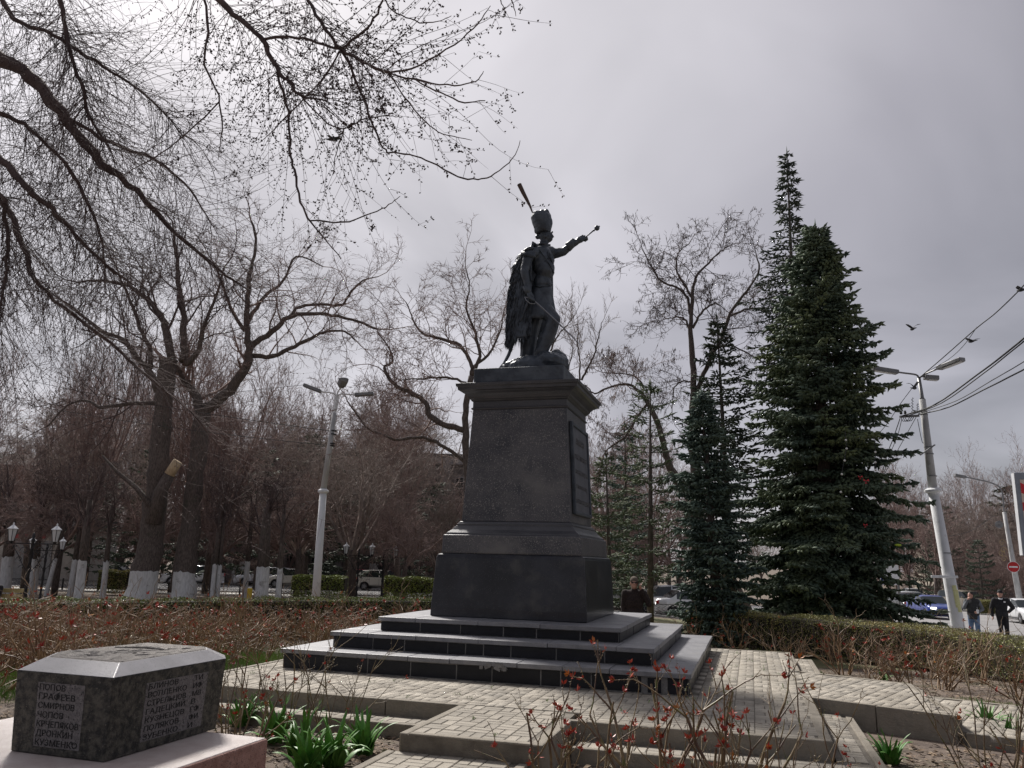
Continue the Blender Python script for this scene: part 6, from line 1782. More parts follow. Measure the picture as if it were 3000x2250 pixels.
# ---- overhead cables
def cable(label, pts, Ds_, rad=.012, sag=0.0):
    P_ = [atD(x, y, d) for (x, y), d in zip(pts, Ds_)]
    if pts[-1][0] > 3000: P_ += [P_[-1] + (P_[-1] - P_[-2]).normalized() * 7 + Vector((0, 0, .3)), P_[-1] + (P_[-1] - P_[-2]).normalized() * 14 + Vector((0, 0, 1.0))]
    if len(P_) == 2:
        a, b = P_; P_ = [a.lerp(b, i / 14) - Vector((0, 0, sag * 4 * (i / 14) * (1 - i / 14))) for i in range(15)]
    else: P_ = smooth_path(P_, 4)
    o = MB().tube(P_, rad, 5).build('cable', M_wire); tag(o, label, 'cable')
cable('thin pair of cables rising steeply from the pole top to the upper right corner', [(2692, 1108), (2760, 1050), (2860, 962), (2930, 905), (3060, 770)], [26, 24.5, 22.5, 21, 18], .016)
cable('thin branch cable hanging just under the steep cable at the upper right', [(2712, 1092), (2780, 1052), (2825, 1010), (2862, 958)], [25.5, 24.3, 23.5, 22.6], .009)
cable('topmost of the thick cables sweeping right from the pole crossbar', [(2640, 1220), (2740, 1185), (2860, 1100), (2940, 1040), (3060, 935)], [26, 25, 22, 20, 17], .024)
cable('second thick cable just under the topmost sweeping right', [(2650, 1222), (2760, 1180), (2880, 1095), (2950, 1040), (3060, 945)], [26, 25, 22, 20, 17], .018)
cable('third cable sweeping right from the pole, under the thick pair', [(2690, 1212), (2800, 1175), (2900, 1118), (3060, 1020)], [26, 24.5, 22, 17.5], .013)
cable('lowest cable sweeping right from the pole', [(2690, 1215), (2780, 1193), (2880, 1143), (2950, 1108), (3070, 1040)], [26, 24.5, 22, 20, 17.5], .020)
cable('leftmost cable dropping from the crossbar behind the bushy spruce', [(2637, 1226), (2615, 1290), (2600, 1330), (2570, 1440)], [26, 26.5, 27, 28], .015)
cable('second cable dropping from the crossbar behind the bushy spruce', [(2642, 1228), (2630, 1275), (2610, 1325), (2585, 1400)], [26, 26.5, 27, 28], .011)
cable('straight guy cable dropping left from the pole below the crossbar', [(2684, 1222), (2585, 1400)], [26, 29], .011)
cable('slack cable from the pole top down into the bushy spruce', [(2690, 1114), (2640, 1180), (2600, 1240), (2570, 1275)], [26, 26.5, 27, 28], .010)
cable('loose cable end hanging on the right pole', [(2688, 1228), (2696, 1270), (2702, 1295), (2706, 1298)], [25.8, 25.8, 25.8, 25.8], .010)
for i, (y0, y1, ym, lb) in enumerate(((1080, 1262, 0, 'upper long cable crossing the left trees to the white pole'), (1155, 1305, 0, 'lower long cable crossing the left trees to the white pole'))):
    cable(lb, [(-60, y0), (965, y1)], [44, 30], .012, .25)
cable('faint cable from the left pole arm to the left edge', [(-40, 1225), (300, 1205), (600, 1160), (886, 1128)], [60, 50, 40, 30], .009)
cable('cable hanging between the right pole and the speaker pole', [(2765, 1570), (2800, 1568), (2850, 1552), (2915, 1510)], [40, 42, 46, 50], .012)

# ---- speaker pole with no-entry sign, far right
D = 52
a = atD(2988, 1762, D); g_ = gz(a.x, a.y); b = atD(2942, 1500, D)
bt = a + (a - b).normalized() * ((a.z - g_) / max(.1, (b - a).normalized().z))
t = thing('lamp_pole', 'far concrete pole with thin lamp arm, horn speaker and red no-entry sign', 'lamp post', tuple(bt))
MB().tube([bt, b], [.20, .11], 10).build('shaft', M_pole, t, smooth=True, local=False)
MB().tube(smooth_path([b, atD(2935, 1440, D), atD(2918, 1420, D), atD(2880, 1408, D), atD(2820, 1396, D)], 3), .045, 6).build('arm', M_grey, t, local=False)
mb = MB(); lamp_head(mb, atD(2828, 1398, D), atD(2796, 1392, D), .3, .16); mb.build('lamp_head', M_grey, t, local=False)
c_ = atD(2927, 1537, D - .2); nrm = (CAM - c_).normalized(); q = nrm.to_track_quat('Z', 'Y').to_matrix()
MB().lathe([(.05, -.3), (.12, -.05), (.24, 0), (.235, .01), (.1, .0), (.04, -.06)], 14, c_, axis=q).build('horn_speaker', M_grey, t, smooth=True, local=False)
c_ = atD(2969, 1661, D - .3); nrm = (CAM - c_); nrm.z = 0; nrm.normalize(); q = nrm.to_track_quat('Z', 'Y').to_matrix()
M_red = mat('sign_red', (.42, .012, .015), rough=.5)
sgn = MB().lathe([(.34, 0), (.34, .02)], 28, c_, axis=q).build('no_entry_sign', M_white, t, local=False)
o = MB().lathe([(.315, .021), (.315, .026)], 28, c_, axis=q).build('red_disc', M_red, t, local=False)
mb = MB(); mb.box(c_ + nrm * .032, (.46, .09, .006), Matrix((nrm.cross(Vector((0, 0, 1))) * -1, Vector((0, 0, 1)), nrm)).transposed()); mb.build('white_bar', M_white, t, local=False)
M_gold = mat('gold_wire', (.35, .27, .13), (.45, .36, .18), 9, .5, metal=.3)
for i, (x_, y_) in enumerate(((2936, 1590), (2940, 1612), (2934, 1622), (2942, 1637))):
    c_ = atD(x_, y_, D - .2); MB().tube([c_ + RT * (.22 - .014 * k) * math.cos(k * .6) + Vector((0, 0, (.22 - .014 * k) * math.sin(k * .6))) for k in range(15)], .015, 4).build('spiral_ornament', M_gold, t, local=False)

# ---- billboard
D = 33
M_bill = mat('billboard_frame', (.20, .22, .26), (.25, .27, .31), 3, .6)
M_billw = mat('billboard_side', (.45, .46, .48), (.55, .56, .58), 2, .7)
M_cream = mat('print_cream', (.60, .50, .42), rough=.6); M_redp = mat('print_red', (.55, .02, .03), rough=.55)
tl = atD(2972, 1384, D); bl = atD(2990, 1627, D); hgt = (tl.z - bl.z); c0 = Vector((tl.x, tl.y, bl.z))
u_ = (RT * .96 - FW * .30).normalized(); nb_ = Vector((u_.y, -u_.x, 0)).normalized()
if nb_.dot(CAM - c0) < 0: nb_ = -nb_
t = thing('billboard', 'large grey-framed billboard with a red and cream sunburst print at the right edge', 'billboard', (c0.x + u_.x * 2.6, c0.y + u_.y * 2.6, gz(c0.x + u_.x * 2.6, c0.y + u_.y * 2.6)))
fr_rot = Matrix((u_, -nb_, Vector((0, 0, 1)))).transposed(); Wb = 5.2
MB().box(c0 + u_ * Wb / 2 + Vector((0, 0, hgt / 2)) - nb_ * .22, (Wb, .44, hgt), fr_rot).build('cabinet', M_bill, t, bevel=.02, local=False)
MB().box(c0 - u_ * .012 + Vector((0, 0, hgt / 2)) - nb_ * .22, (.02, .40, hgt - .02), fr_rot).build('side_panel', M_billw, t, local=False)
px_, pz = .16, .30; pw, ph = Wb - .4, hgt - .6
MB().box(c0 + u_ * (px_ + pw / 2) + Vector((0, 0, hgt / 2)) + nb_ * .012, (pw, .02, ph), fr_rot).build('poster', M_cream, t, local=False)
mb = MB(); cxp, czp = pw * .48, ph * .42
for k in range(22):
    a0 = 2 * PI * k / 22; a1 = a0 + PI / 22
    def hit(a):
        dx, dz = math.cos(a), math.sin(a); ts = []
        if dx > 1e-6: ts.append((pw - cxp) / dx)
        if dx < -1e-6: ts.append(-cxp / dx)
        if dz > 1e-6: ts.append((ph - czp) / dz)
        if dz < -1e-6: ts.append(-czp / dz)
        q_ = min(ts); return cxp + dx * q_, czp + dz * q_
    P2 = [(cxp, czp), hit(a0), hit(a1)]; base_ = c0 + u_ * px_ + Vector((0, 0, (hgt - ph) / 2)) + nb_ * .026
    mb.add([base_ + u_ * x_ + Vector((0, 0, z_)) for x_, z_ in P2], [(0, 1, 2)])
mb.build('sunburst_print', M_redp, t, local=False)
pp = c0 + u_ * 2.6; MB().tube([(pp.x, pp.y, gz(pp.x, pp.y) - .2), (pp.x, pp.y, bl.z + .02)], .22, 12).build('leg', M_grey, t, local=False)
# white sign board glimpsed behind the bushy spruce
D = 40; a = atD(2606, 1684, D); g_ = gz(a.x, a.y)
t = thing('sign_board', 'white sign board with a blue edge on two posts half hidden behind the bushy spruce', 'sign', (a.x, a.y, g_))
rotS = Matrix((RT, FW, Vector((0, 0, 1)))).transposed()
MB().box(a, (.9, .06, .95), rotS).build('board', M_white, t, local=False)
MB().box(a - RT * .40 - FW * .035, (.12, .01, .93), rotS).build('blue_edge', mat('blue_paint', (.03, .05, .35), rough=.5), t, local=False)
for s_ in (-.4, .42):
    q = a + RT * s_ + FW * .06; MB().tube([(q.x, q.y, g_ - .1), (q.x, q.y, a.z + .45)], .045, 8).build('post', M_grey, t, local=False)

# ---- birds
M_bird = mat('bird_dark', (.03, .03, .035), (.06, .06, .07), 20, .8)
def bird(px, py, D, span, up, rz, label, bank=0.0):
    c = atD(px, py, D); t = thing('bird', label, 'bird', tuple(c), rz)
    mb = MB(); mb.tube([(-.17, 0, -.01), (-.1, 0, 0), (0, 0, .015), (.09, 0, .03), (.14, 0, .04), (.17, 0, .035)], [.02, .04, .055, .045, .03, .006], 8); mb.sphere((.13, 0, .045), .028, 8); mb.build('body', M_bird, t, smooth=True)
    MB().box((-.21, 0, -.015), (.12, .09, .008)).build('tail', M_bird, t)
    for s_ in (-1, 1):
        mb = MB(); vs = []
        for f, ch, bk in ((.04, .13, 0), (.35, .14, .02), (.65, .11, .0), (1.0, .02, -.10)):
            y = s_ * span / 2 * f; z = .03 + up * math.sin(f * PI * .62) * span / 2 + bank * y
            vs += [(ch * .5 + bk, y, z), (-ch * .7 + bk, y, z - .004), (ch * .5 + bk, y, z + .010), (-ch * .7 + bk, y, z + .003)]
        fs = []
        for i in range(3):
            o_ = i * 4; fs += [(o_, o_ + 4, o_ + 5, o_ + 1), (o_ + 2, o_ + 3, o_ + 7, o_ + 6), (o_, o_ + 2, o_ + 6, o_ + 4), (o_ + 1, o_ + 5, o_ + 7, o_ + 3)]
        mb.add(vs, fs); mb.build('wing', M_bird, t)
bird(2673, 965, 26, .48, .55, R(100), 'bird with raised wings flying right of the bushy spruce top')
bird(2846, 1001, 26, .50, .25, R(110), 'bird gliding beside the steep cable at the right')
bird(2679, 1138, 25.6, .40, .8, R(60), 'small bird fluttering against the right white pole')
bird(2992, 851, 24, .46, .3, R(120), 'bird at the right picture edge above the cables')
bird(978, 409, 20, .50, -.05, R(85), 'gliding bird among the hanging twigs left of the statue')
# ---- light strings and red ribbons in the spruce
M_bulb = mat('bulb_white', (.7, .7, .68), rough=.4)
sbase = b0 + RT * .75
def surf(px, py, D): return atD(px, py, D)
for k, (pts, lb) in enumerate((([(2476, 1262), (2478, 1285), (2480, 1310), (2474, 1345), (2466, 1385)], 'longer string of white bulbs hanging down the bushy spruce'), ([(2563, 1280), (2564, 1320), (2564, 1350), (2565, 1372)], 'shorter string of white bulbs near the right side of the bushy spruce'))):
    t = thing('light_string', lb, 'light string', tuple(atD(*pts[0], 21.6)))
    P_ = [atD(x, y, 21.5) for x, y in pts]
    MB().tube(P_, .009, 4).build('cable', M_wire, t, local=False)
    for q in P_[1:] + ([atD(2463, 1437, 21.5)] if k == 0 else []):
        MB().sphere(q - Vector((0, 0, .04)), .032, 8).build('bulb', M_bulb, t, smooth=True, local=False)
for k, (x, y, s_, lb) in enumerate(((2520, 1397, .055, 'upper left red ribbon bow in the bushy spruce'), (2537, 1408, .07, 'larger red ribbon bow in the bushy spruce just right of the other'), (2535, 1538, .05, 'lower red ribbon bow in the bushy spruce'))):
    c = atD(x, y, 21.6); t = thing('ribbon_bow', lb, 'ribbon', tuple(c))
    for sd in (-1, 1):
        mb = MB(); mb.add([c, c + RT * sd * s_ + Vector((0, 0, s_ * .7)), c + RT * sd * s_ * 1.1 + Vector((0, 0, -s_ * .3)) - FW * .03], [(0, 1, 2)]); mb.add([c, c + RT * sd * s_ * .5 - Vector((0, 0, s_ * 1.3)), c + RT * sd * s_ * .1 - Vector((0, 0, s_ * 1.1)) - FW * .02], [(0, 1, 2)])
        mb.build('loop', M_redp, t, local=False)
c = atD(2631, 1597, 21.8); o = MB().sphere((0, 0, 0), (.09, .04, .035), 8).build('yellow_ribbon', mat('lime_cloth', (.42, .55, .04), rough=.7)); o.location = c; tag(o, 'bright yellow-green ribbon knot at the right edge of the bushy spruce', 'ribbon')
# ------------------------------------------------------------------ cars
M_tyre = mat('tyre', (.012, .012, .013), rough=.85)
M_rim = mat('rim', (.30, .30, .32), rough=.35, metal=.7)
M_cglass = mat('car_glass', (.020, .028, .032), rough=.08, spec=.8)
M_plast = mat('black_plastic', (.015, .015, .017), rough=.6)
M_tail = mat('tail_light', (.40, .01, .015), rough=.2, coat=.5)
M_head = mat('head_lamp', (.55, .56, .58), rough=.1, coat=.6)
M_headon = mat('head_lamp_on', (.9, .9, .85), rough=.2, emit=((1, .93, .8), 1.6))
M_plate = mat('number_plate', (.6, .6, .6), rough=.5)
M_plateT = mat('plate_text', (.03, .03, .03), rough=.6)
def paint(nm, c, c2=None): return mat(nm, c, c2, rough=.28, coat=.7, metal=.15)
PW = paint('paint_white', (.80, .81, .83)); PS = paint('paint_silver', (.50, .53, .56)); PB = paint('paint_blue', (.02, .05, .26)); PR = paint('paint_red', (.30, .015, .05)); PC = paint('paint_cream', (.74, .71, .64)); PG = paint('paint_dark', (.04, .045, .05)); PBe = paint('paint_beige', (.30, .27, .22))
# roofline profiles: stations (x from rear 0 to front 1, belt height, roof height), roof height == belt on bonnet / boot
SH = {
 'hatch': [(0.0, .70, .74), (.015, .92, .96), (.05, .95, 1.18), (.14, .96, 1.42), (.26, .96, 1.47), (.44, .95, 1.48), (.455, .95, 1.48), (.58, .94, 1.43), (.60, .94, 1.42), (.74, .92, .97), (.80, .89, .94), (.93, .80, .84), (.98, .68, .72), (1.0, .55, .57)],
 'sedan': [(0.0, .66, .70), (.02, .90, .94), (.13, .95, .99), (.16, .95, 1.00), (.27, .95, 1.34), (.31, .95, 1.40), (.44, .94, 1.44), (.455, .94, 1.44), (.58, .93, 1.39), (.60, .93, 1.37), (.73, .91, .95), (.80, .87, .92), (.94, .76, .80), (.985, .64, .67), (1.0, .52, .54)],
 'wagon': [(0.0, .70, .74), (.01, .92, .98), (.035, .95, 1.30), (.07, .95, 1.42), (.25, .95, 1.46), (.43, .94, 1.46), (.445, .94, 1.46), (.58, .93, 1.40), (.60, .93, 1.38), (.72, .91, .95), (.80, .87, .91), (.94, .78, .82), (.985, .66, .69), (1.0, .52, .54)],
 'suv': [(0.0, .80, .84), (.01, 1.02, 1.06), (.05, 1.06, 1.45), (.10, 1.07, 1.62), (.26, 1.07, 1.67), (.44, 1.06, 1.67), (.455, 1.06, 1.67), (.60, 1.05, 1.60), (.62, 1.05, 1.58), (.73, 1.03, 1.08), (.82, .99, 1.04), (.95, .90, .94), (.985, .76, .80), (1.0, .60, .62)],
}
def car(kind, m, L=4.2, Wd=1.70, label='', p=(0, 0, 0), rz=0.0, lights=False, group=None, plate='', badge=None):
    st = SH[kind]; t = thing('parked_car' if not lights else 'car', label, 'car', p, rz, group)
    zb = .22; wr = .31; wx = (.19 * L, .80 * L)
    xs = sorted(set([s[0] for s in st] + [ (w + d) / L for w in wx for d in (-.36, -.30, -.18, 0, .18, .30, .36)]))
    def itp(x):
        for a, b in zip(st[:-1], st[1:]):
            if x <= b[0] + 1e-9:
                f = (x - a[0]) / max(1e-9, b[0] - a[0]); return a[1] + (b[1] - a[1]) * f, a[2] + (b[2] - a[2]) * f
        return st[-1][1:]
    rows = []
    for x in xs:
        bz, rz_ = itp(x); X = x * L - L / 2
        e = min(1, min(x, 1 - x) / .10); w = Wd / 2 * (.80 + .20 * math.sin(e * PI / 2))
        gh = max(0.0, rz_ - bz - .06); wr_ = w * (.95 - .10 * min(1, gh / .45)) if gh > .02 else w * .90
        zbot = zb
        for c in wx:
            d = abs(x * L - c)
            if d < .36: zbot = max(zbot, .30 + math.sqrt(max(0, .36 ** 2 - d * d)))
        ins = 0
        ring_ = [(X, 0, zb + .02), (X, w * .86, zb + .02 if zbot < .3 else zbot), (X, w * .985, max(zbot, zb + .04)), (X, w, max(.52, zbot + .02)), (X, w * .985, max(bz - .12, zbot + .04)), (X, w * .95, bz), (X, wr_, rz_ - .035 if gh > .02 else rz_ - .01), (X, wr_ * .8, rz_), (X, 0, rz_ + .012)]
        rows.append(ring_)
    nR = 9; glass = {}; body = MB(); V = []
    for rw in rows: V += rw + [(a, -b, c) for a, b, c in rw]
    N2 = 2 * nR; idx = lambda i, j, s: i * N2 + (nR if s else 0) + j
    gfaces = []
    st_x = [s[0] for s in st]
    k_ws0, k_ws1 = (st_x[-5], st_x[-6]) if kind != 'x' else (0, 0)
    roof_start = {'hatch': .60, 'sedan': .60, 'wagon': .60, 'suv': .62}[kind]; cowl = {'hatch': .74, 'sedan': .73, 'wagon': .72, 'suv': .73}[kind]
    rear_top = {'hatch': .14, 'sedan': .27, 'wagon': .035, 'suv': .10}[kind]; rear_bot = {'hatch': .05, 'sedan': .16, 'wagon': .01, 'suv': .05}[kind]
    if kind == 'hatch': rear_bot = .015
    if kind == 'suv': rear_bot = .01
    side0 = rear_top + .02; bp = {'hatch': (.44, .455), 'sedan': (.44, .455), 'wagon': (.43, .445), 'suv': (.44, .455)}[kind]
    fs = []; wins = {'windscreen': [], 'rear_window': [], 'front_window_L': [], 'rear_window_L': [], 'front_window_R': [], 'rear_window_R': []}
    for i in range(len(xs) - 1):
        xm = (xs[i] + xs[i + 1]) / 2
        for s in (0, 1):
            for j in range(nR - 1):
                f = (idx(i, j, s), idx(i + 1, j, s), idx(i + 1, j + 1, s), idx(i, j + 1, s))
                if not s: f = f[::-1]
                key = None
                if j >= 6:
                    if roof_start < xm < cowl: key = 'windscreen'
                    elif rear_bot < xm < rear_top: key = 'rear_window'
                if j == 5:
                    if bp[1] < xm < roof_start + .07 : key = 'front_window_' + 'LR'[s]
                    elif side0 - .05 < xm < bp[0]: key = 'rear_window_' + 'LR'[s]
                if key: wins[key].append(f)
                else: fs.append(f)
    for s in (0, 1):
        pass
    fs.append(tuple(idx(0, j, 0) for j in range(nR)) + tuple(idx(0, j, 1) for j in range(nR - 2, 0, -1)))
    fs.append(tuple(idx(len(xs) - 1, j, 0) for j in range(nR - 1, -1, -1)) + tuple(idx(len(xs) - 1, j, 1) for j in range(1, nR - 1)))
    body.add(V, fs); bo = body.build('body', m, t, smooth=True)
    for k_, fl in wins.items():
        if not fl: continue
        used_ = sorted(set(i for f in fl for i in f)); mp_ = {a: b for b, a in enumerate(used_)}
        g_ = MB(); g_.add([V[i] for i in used_], [tuple(mp_[i] for i in f) for f in fl])
        g_.build(k_.replace('_L', '').replace('_R', ''), M_cglass, t, smooth=False)
    for c in wx:
        for s in (-1, 1):
            y = s * (Wd / 2 - .10); ax_ = Matrix.Rotation(-s * PI / 2, 3, 'X')
            w_ = MB().lathe([(.20, -.09), (wr - .01, -.09), (wr, -.07), (wr, .07), (wr - .01, .09), (.20, .09)], 18, (c - L / 2, y, wr), axis=ax_).build('wheel', M_tyre, t, smooth=True)
            mb = MB(); mb.lathe([(.20, .06), (.20, .092), (.17, .088), (.05, .095), (.02, .1)], 10, (c - L / 2, y, wr), axis=ax_)
            for q in range(5):
                a = 2 * PI * q / 5; mb.box(Vector((c - L / 2 + .11 * math.cos(a), y + s * .095, wr + .11 * math.sin(a))), (.17, .012, .04), Matrix.Rotation(-a, 3, 'Y'))
            mb.build('rim', M_rim, w_)
    # dark underside, grille, lights, plates, mirrors, handles
    MB().box((0, 0, .27), (L * .9, Wd * .78, .14)).build('underside', M_plast, t)
    xf = L / 2; fz = st[-3][2]
    mb = MB(); mb.box((xf - .035, 0, .34), (.10, Wd * .62, .12)); mb.build('lower_grille', M_plast, t)
    gr = MB(); gz_ = (st[-2][2] + st[-1][2]) / 2 + .01; gr.box((xf - .025, 0, gz_), (.09, Wd * .38, .11)); go = gr.build('grille', M_plast, t)
    for q in (-.028, .0, .028): MB().box((xf + .022, 0, gz_ + q), (.006, Wd * .36, .008)).build('grille_bar', M_rim, go)
    if badge == 'bow':
        mb = MB(); mb.box((xf + .032, 0, gz_), (.01, .20, .03)); mb.box((xf + .033, 0, gz_), (.011, .07, .06)); mb.build('badge', M_gold, t)
    elif badge: MB().lathe([(.05, 0), (.05, .01)], 14, (xf + .024, 0, gz_), axis=Matrix.Rotation(PI / 2, 3, 'Y')).build('badge', M_rim, t)
    for s in (-1, 1):
        mb = MB(); mb.box((xf - .14, s * Wd * .345, st[-2][2] + .03), (.26, .28, .13), Matrix.Rotation(-s * .38, 3, 'Z')); mb.build('headlight', M_headon if lights else M_head, t, bevel=.03, seg=2)
        mb = MB(); mb.box((-xf + .085, s * (Wd / 2 - .16), .82 if kind != 'sedan' else .80), (.14, .20, .24 if kind != 'sedan' else .15), Matrix.Rotation(s * .25, 3, 'Z')); mb.build('tail_light', M_tail, t, bevel=.03, seg=2)
        mx = (cowl - .06) * L - L / 2
        mb = MB(); mb.box((mx, s * (Wd / 2 + .07), (st[-5][1] + .08)), (.10, .17, .12)); mb.build('mirror', m, t, bevel=.03, seg=2)
        for hx in (.34, .52): MB().box((hx * L - L / 2, s * (Wd / 2 + .004), st[5][1] - .12), (.16, .02, .025)).build('door_handle', m, t)
        for dx_ in (bp[0] + .007, .30 * 1.0 - .02, .665): MB().box((dx_ * L - L / 2, s * (Wd / 2 - .006), .62), (.008, .015, .50)).build('door_seam', M_plast, t)
        MB().box((-.02, s * (Wd / 2 - .004), .33), (L * .5, .02, .06)).build('sill', M_plast, t)
    for x_, sgn_ in ((xf + .018, 1), (-xf - .008, -1)):
        pz_ = .46 if sgn_ > 0 else .62
        pl_ = MB().box((x_, 0, pz_), (.014, .50, .11)).build('number_plate', M_plate, t)
        if plate and sgn_ > 0:
            text_obj('plate_text', plate, .10, Vector((x_ + .009, 0, pz_ - .035)), Matrix(((0, 0, 1), (1, 0, 0), (0, 1, 0))), M_plateT, pl_, .001, align='CENTER', local=True)
    MB().box((-xf + .06, 0, .42), (.13, Wd * .84, .16)).build('bumper', m, t, bevel=.04, seg=2)
    return t
def TC(px, th):
    d = -(FW + RT * ((px - 1500) / FPX)); return math.atan2(d.y, d.x) + th
def head_to(v): return math.atan2(v.y, v.x)
RGT = head_to(RT); LFT = head_to(-RT); TOW = head_to(-FW)
def put_car(kind, m, D, px, rz, label, L=4.2, Wd=1.7, **k):
    X = (px - 1500) / FPX * D; p = onG(W(D, X), .014); return car(kind, m, L, Wd, label, tuple(p), rz, **k)
put_car('hatch', PW, 61, 607, LFT, 'white hatchback seen between the forked tree and the twin slim stems', group='cars parked along the street')
put_car('hatch', PS, 62, 200, LFT, 'silver rounded hatchback behind the first saplings on the left')
put_car('sedan', PW, 66, 292, RGT + .1, 'pale sedan standing behind the silver hatchback on the left')
put_car('sedan', PG, 64, 385, RGT, 'dark low car left of the sawn old tree')
put_car('wagon', PW, 65, 808, LFT + .06, 'white station wagon behind the stout tree with the yellow patch', L=4.3)
put_car('sedan', PC, 61.5, 899, LFT + .03, 'pale sedan with rounded roof partly behind the tall white pole', L=4.3)
put_car('hatch', PR, 65, 1052, LFT + .02, 'dark red hatchback between the two lantern posts', L=3.9)
put_car('hatch', PC, 61, 1150, RGT - .03, 'cream hatchback with red tail light right of the dark red hatchback', L=4.1)
put_car('hatch', PS, 44, 1948, LFT + .02, 'silver hatchback with greenish windows behind the man on the phone', L=4.4)
put_car('sedan', PW, 41, 2035, RGT + .1, 'white car with red tail light half hidden by the dark blue spruce', L=4.4)
put_car('hatch', PW, 45, 1768, RGT, 'white car end just showing right of the pedestal')
put_car('sedan', PB, 54, 2700, TC(2700, .38), 'blue sedan with lit headlights driving towards the viewer', L=4.3, Wd=1.68, lights=True, plate='Т 178 УС', badge='bow')
put_car('suv', PBe, 68, 2802, TC(2802, .75), 'silver beige off-roader with one lit headlight behind the leaning white pole', L=4.6, Wd=1.85, lights=True)
put_car('sedan', PW, 50, 2975, TC(2975, .33), 'white sedan parked at the right edge of the picture, behind the man in black', L=4.4, Wd=1.72, plate='А 416 НО', badge='ring')
put_car('hatch', PS, 66, 2648, TC(2648, .38), 'silver car following close behind the blue sedan')
put_car('hatch', PG, 60, 2630, TC(2630, .38), 'dark car between the white sign board and the blue sedan')
put_car('hatch', PW, 92, 2658, TC(2658, .3), 'distant white car at the far end of the avenue')
for k_, (D_, px_, lb, mm) in enumerate(((90, 2868, 'white car parked under the far trees left of the man in black', PW), (86, 2925, 'pale hatchback parked under the far trees right behind the cap of the man in black', PS), (84, 2975, 'white car parked under the far trees just left of the no-entry pole', PW), (95, 2835, 'small dark car far under the trees above the clipped hedge', PG), (92, 2895, 'silver car far under the trees, second from the man in black', PS))):
    put_car('hatch' if k_ % 2 else 'sedan', mm, D_, px_, RGT + .3 * k_, lb)

# ------------------------------------------------------------------ people
M_skin = mat('skin', (.42, .22, .17), (.50, .29, .22), 12, .55)
M_blackc = mat('black_cloth', (.008, .008, .010), (.018, .018, .022), 14, .85, .3, 40)
M_furc = mat('dark_fur_coat', (.012, .008, .008), (.035, .022, .020), 30, .95, .9, 60)
M_knit = mat('knit_cap', (.10, .075, .06), (.17, .14, .11), 30, .95, .7, 80, stretch=(1, 1, 4))
M_jean = mat('jeans', (.09, .15, .26), (.16, .24, .38), 9, .9, .3, 60)
M_vest = mat('charcoal_cloth', (.025, .027, .030), (.045, .047, .050), 20, .9, .3, 60)
M_greyc = mat('grey_sleeve', (.11, .12, .14), (.16, .17, .19), 20, .9)
M_redd = mat('dark_red_cloth', (.10, .015, .02), (.15, .03, .035), 20, .9)
M_hair = mat('dark_hair', (.012, .009, .008), rough=.8)
M_glassD = mat('sunglasses', (.006, .006, .007), rough=.12)
M_bluec = mat('blue_hood', (.05, .14, .32), (.09, .22, .42), 10, .8)
M_navy = mat('navy_coat', (.012, .012, .022), (.022, .022, .035), 10, .9)
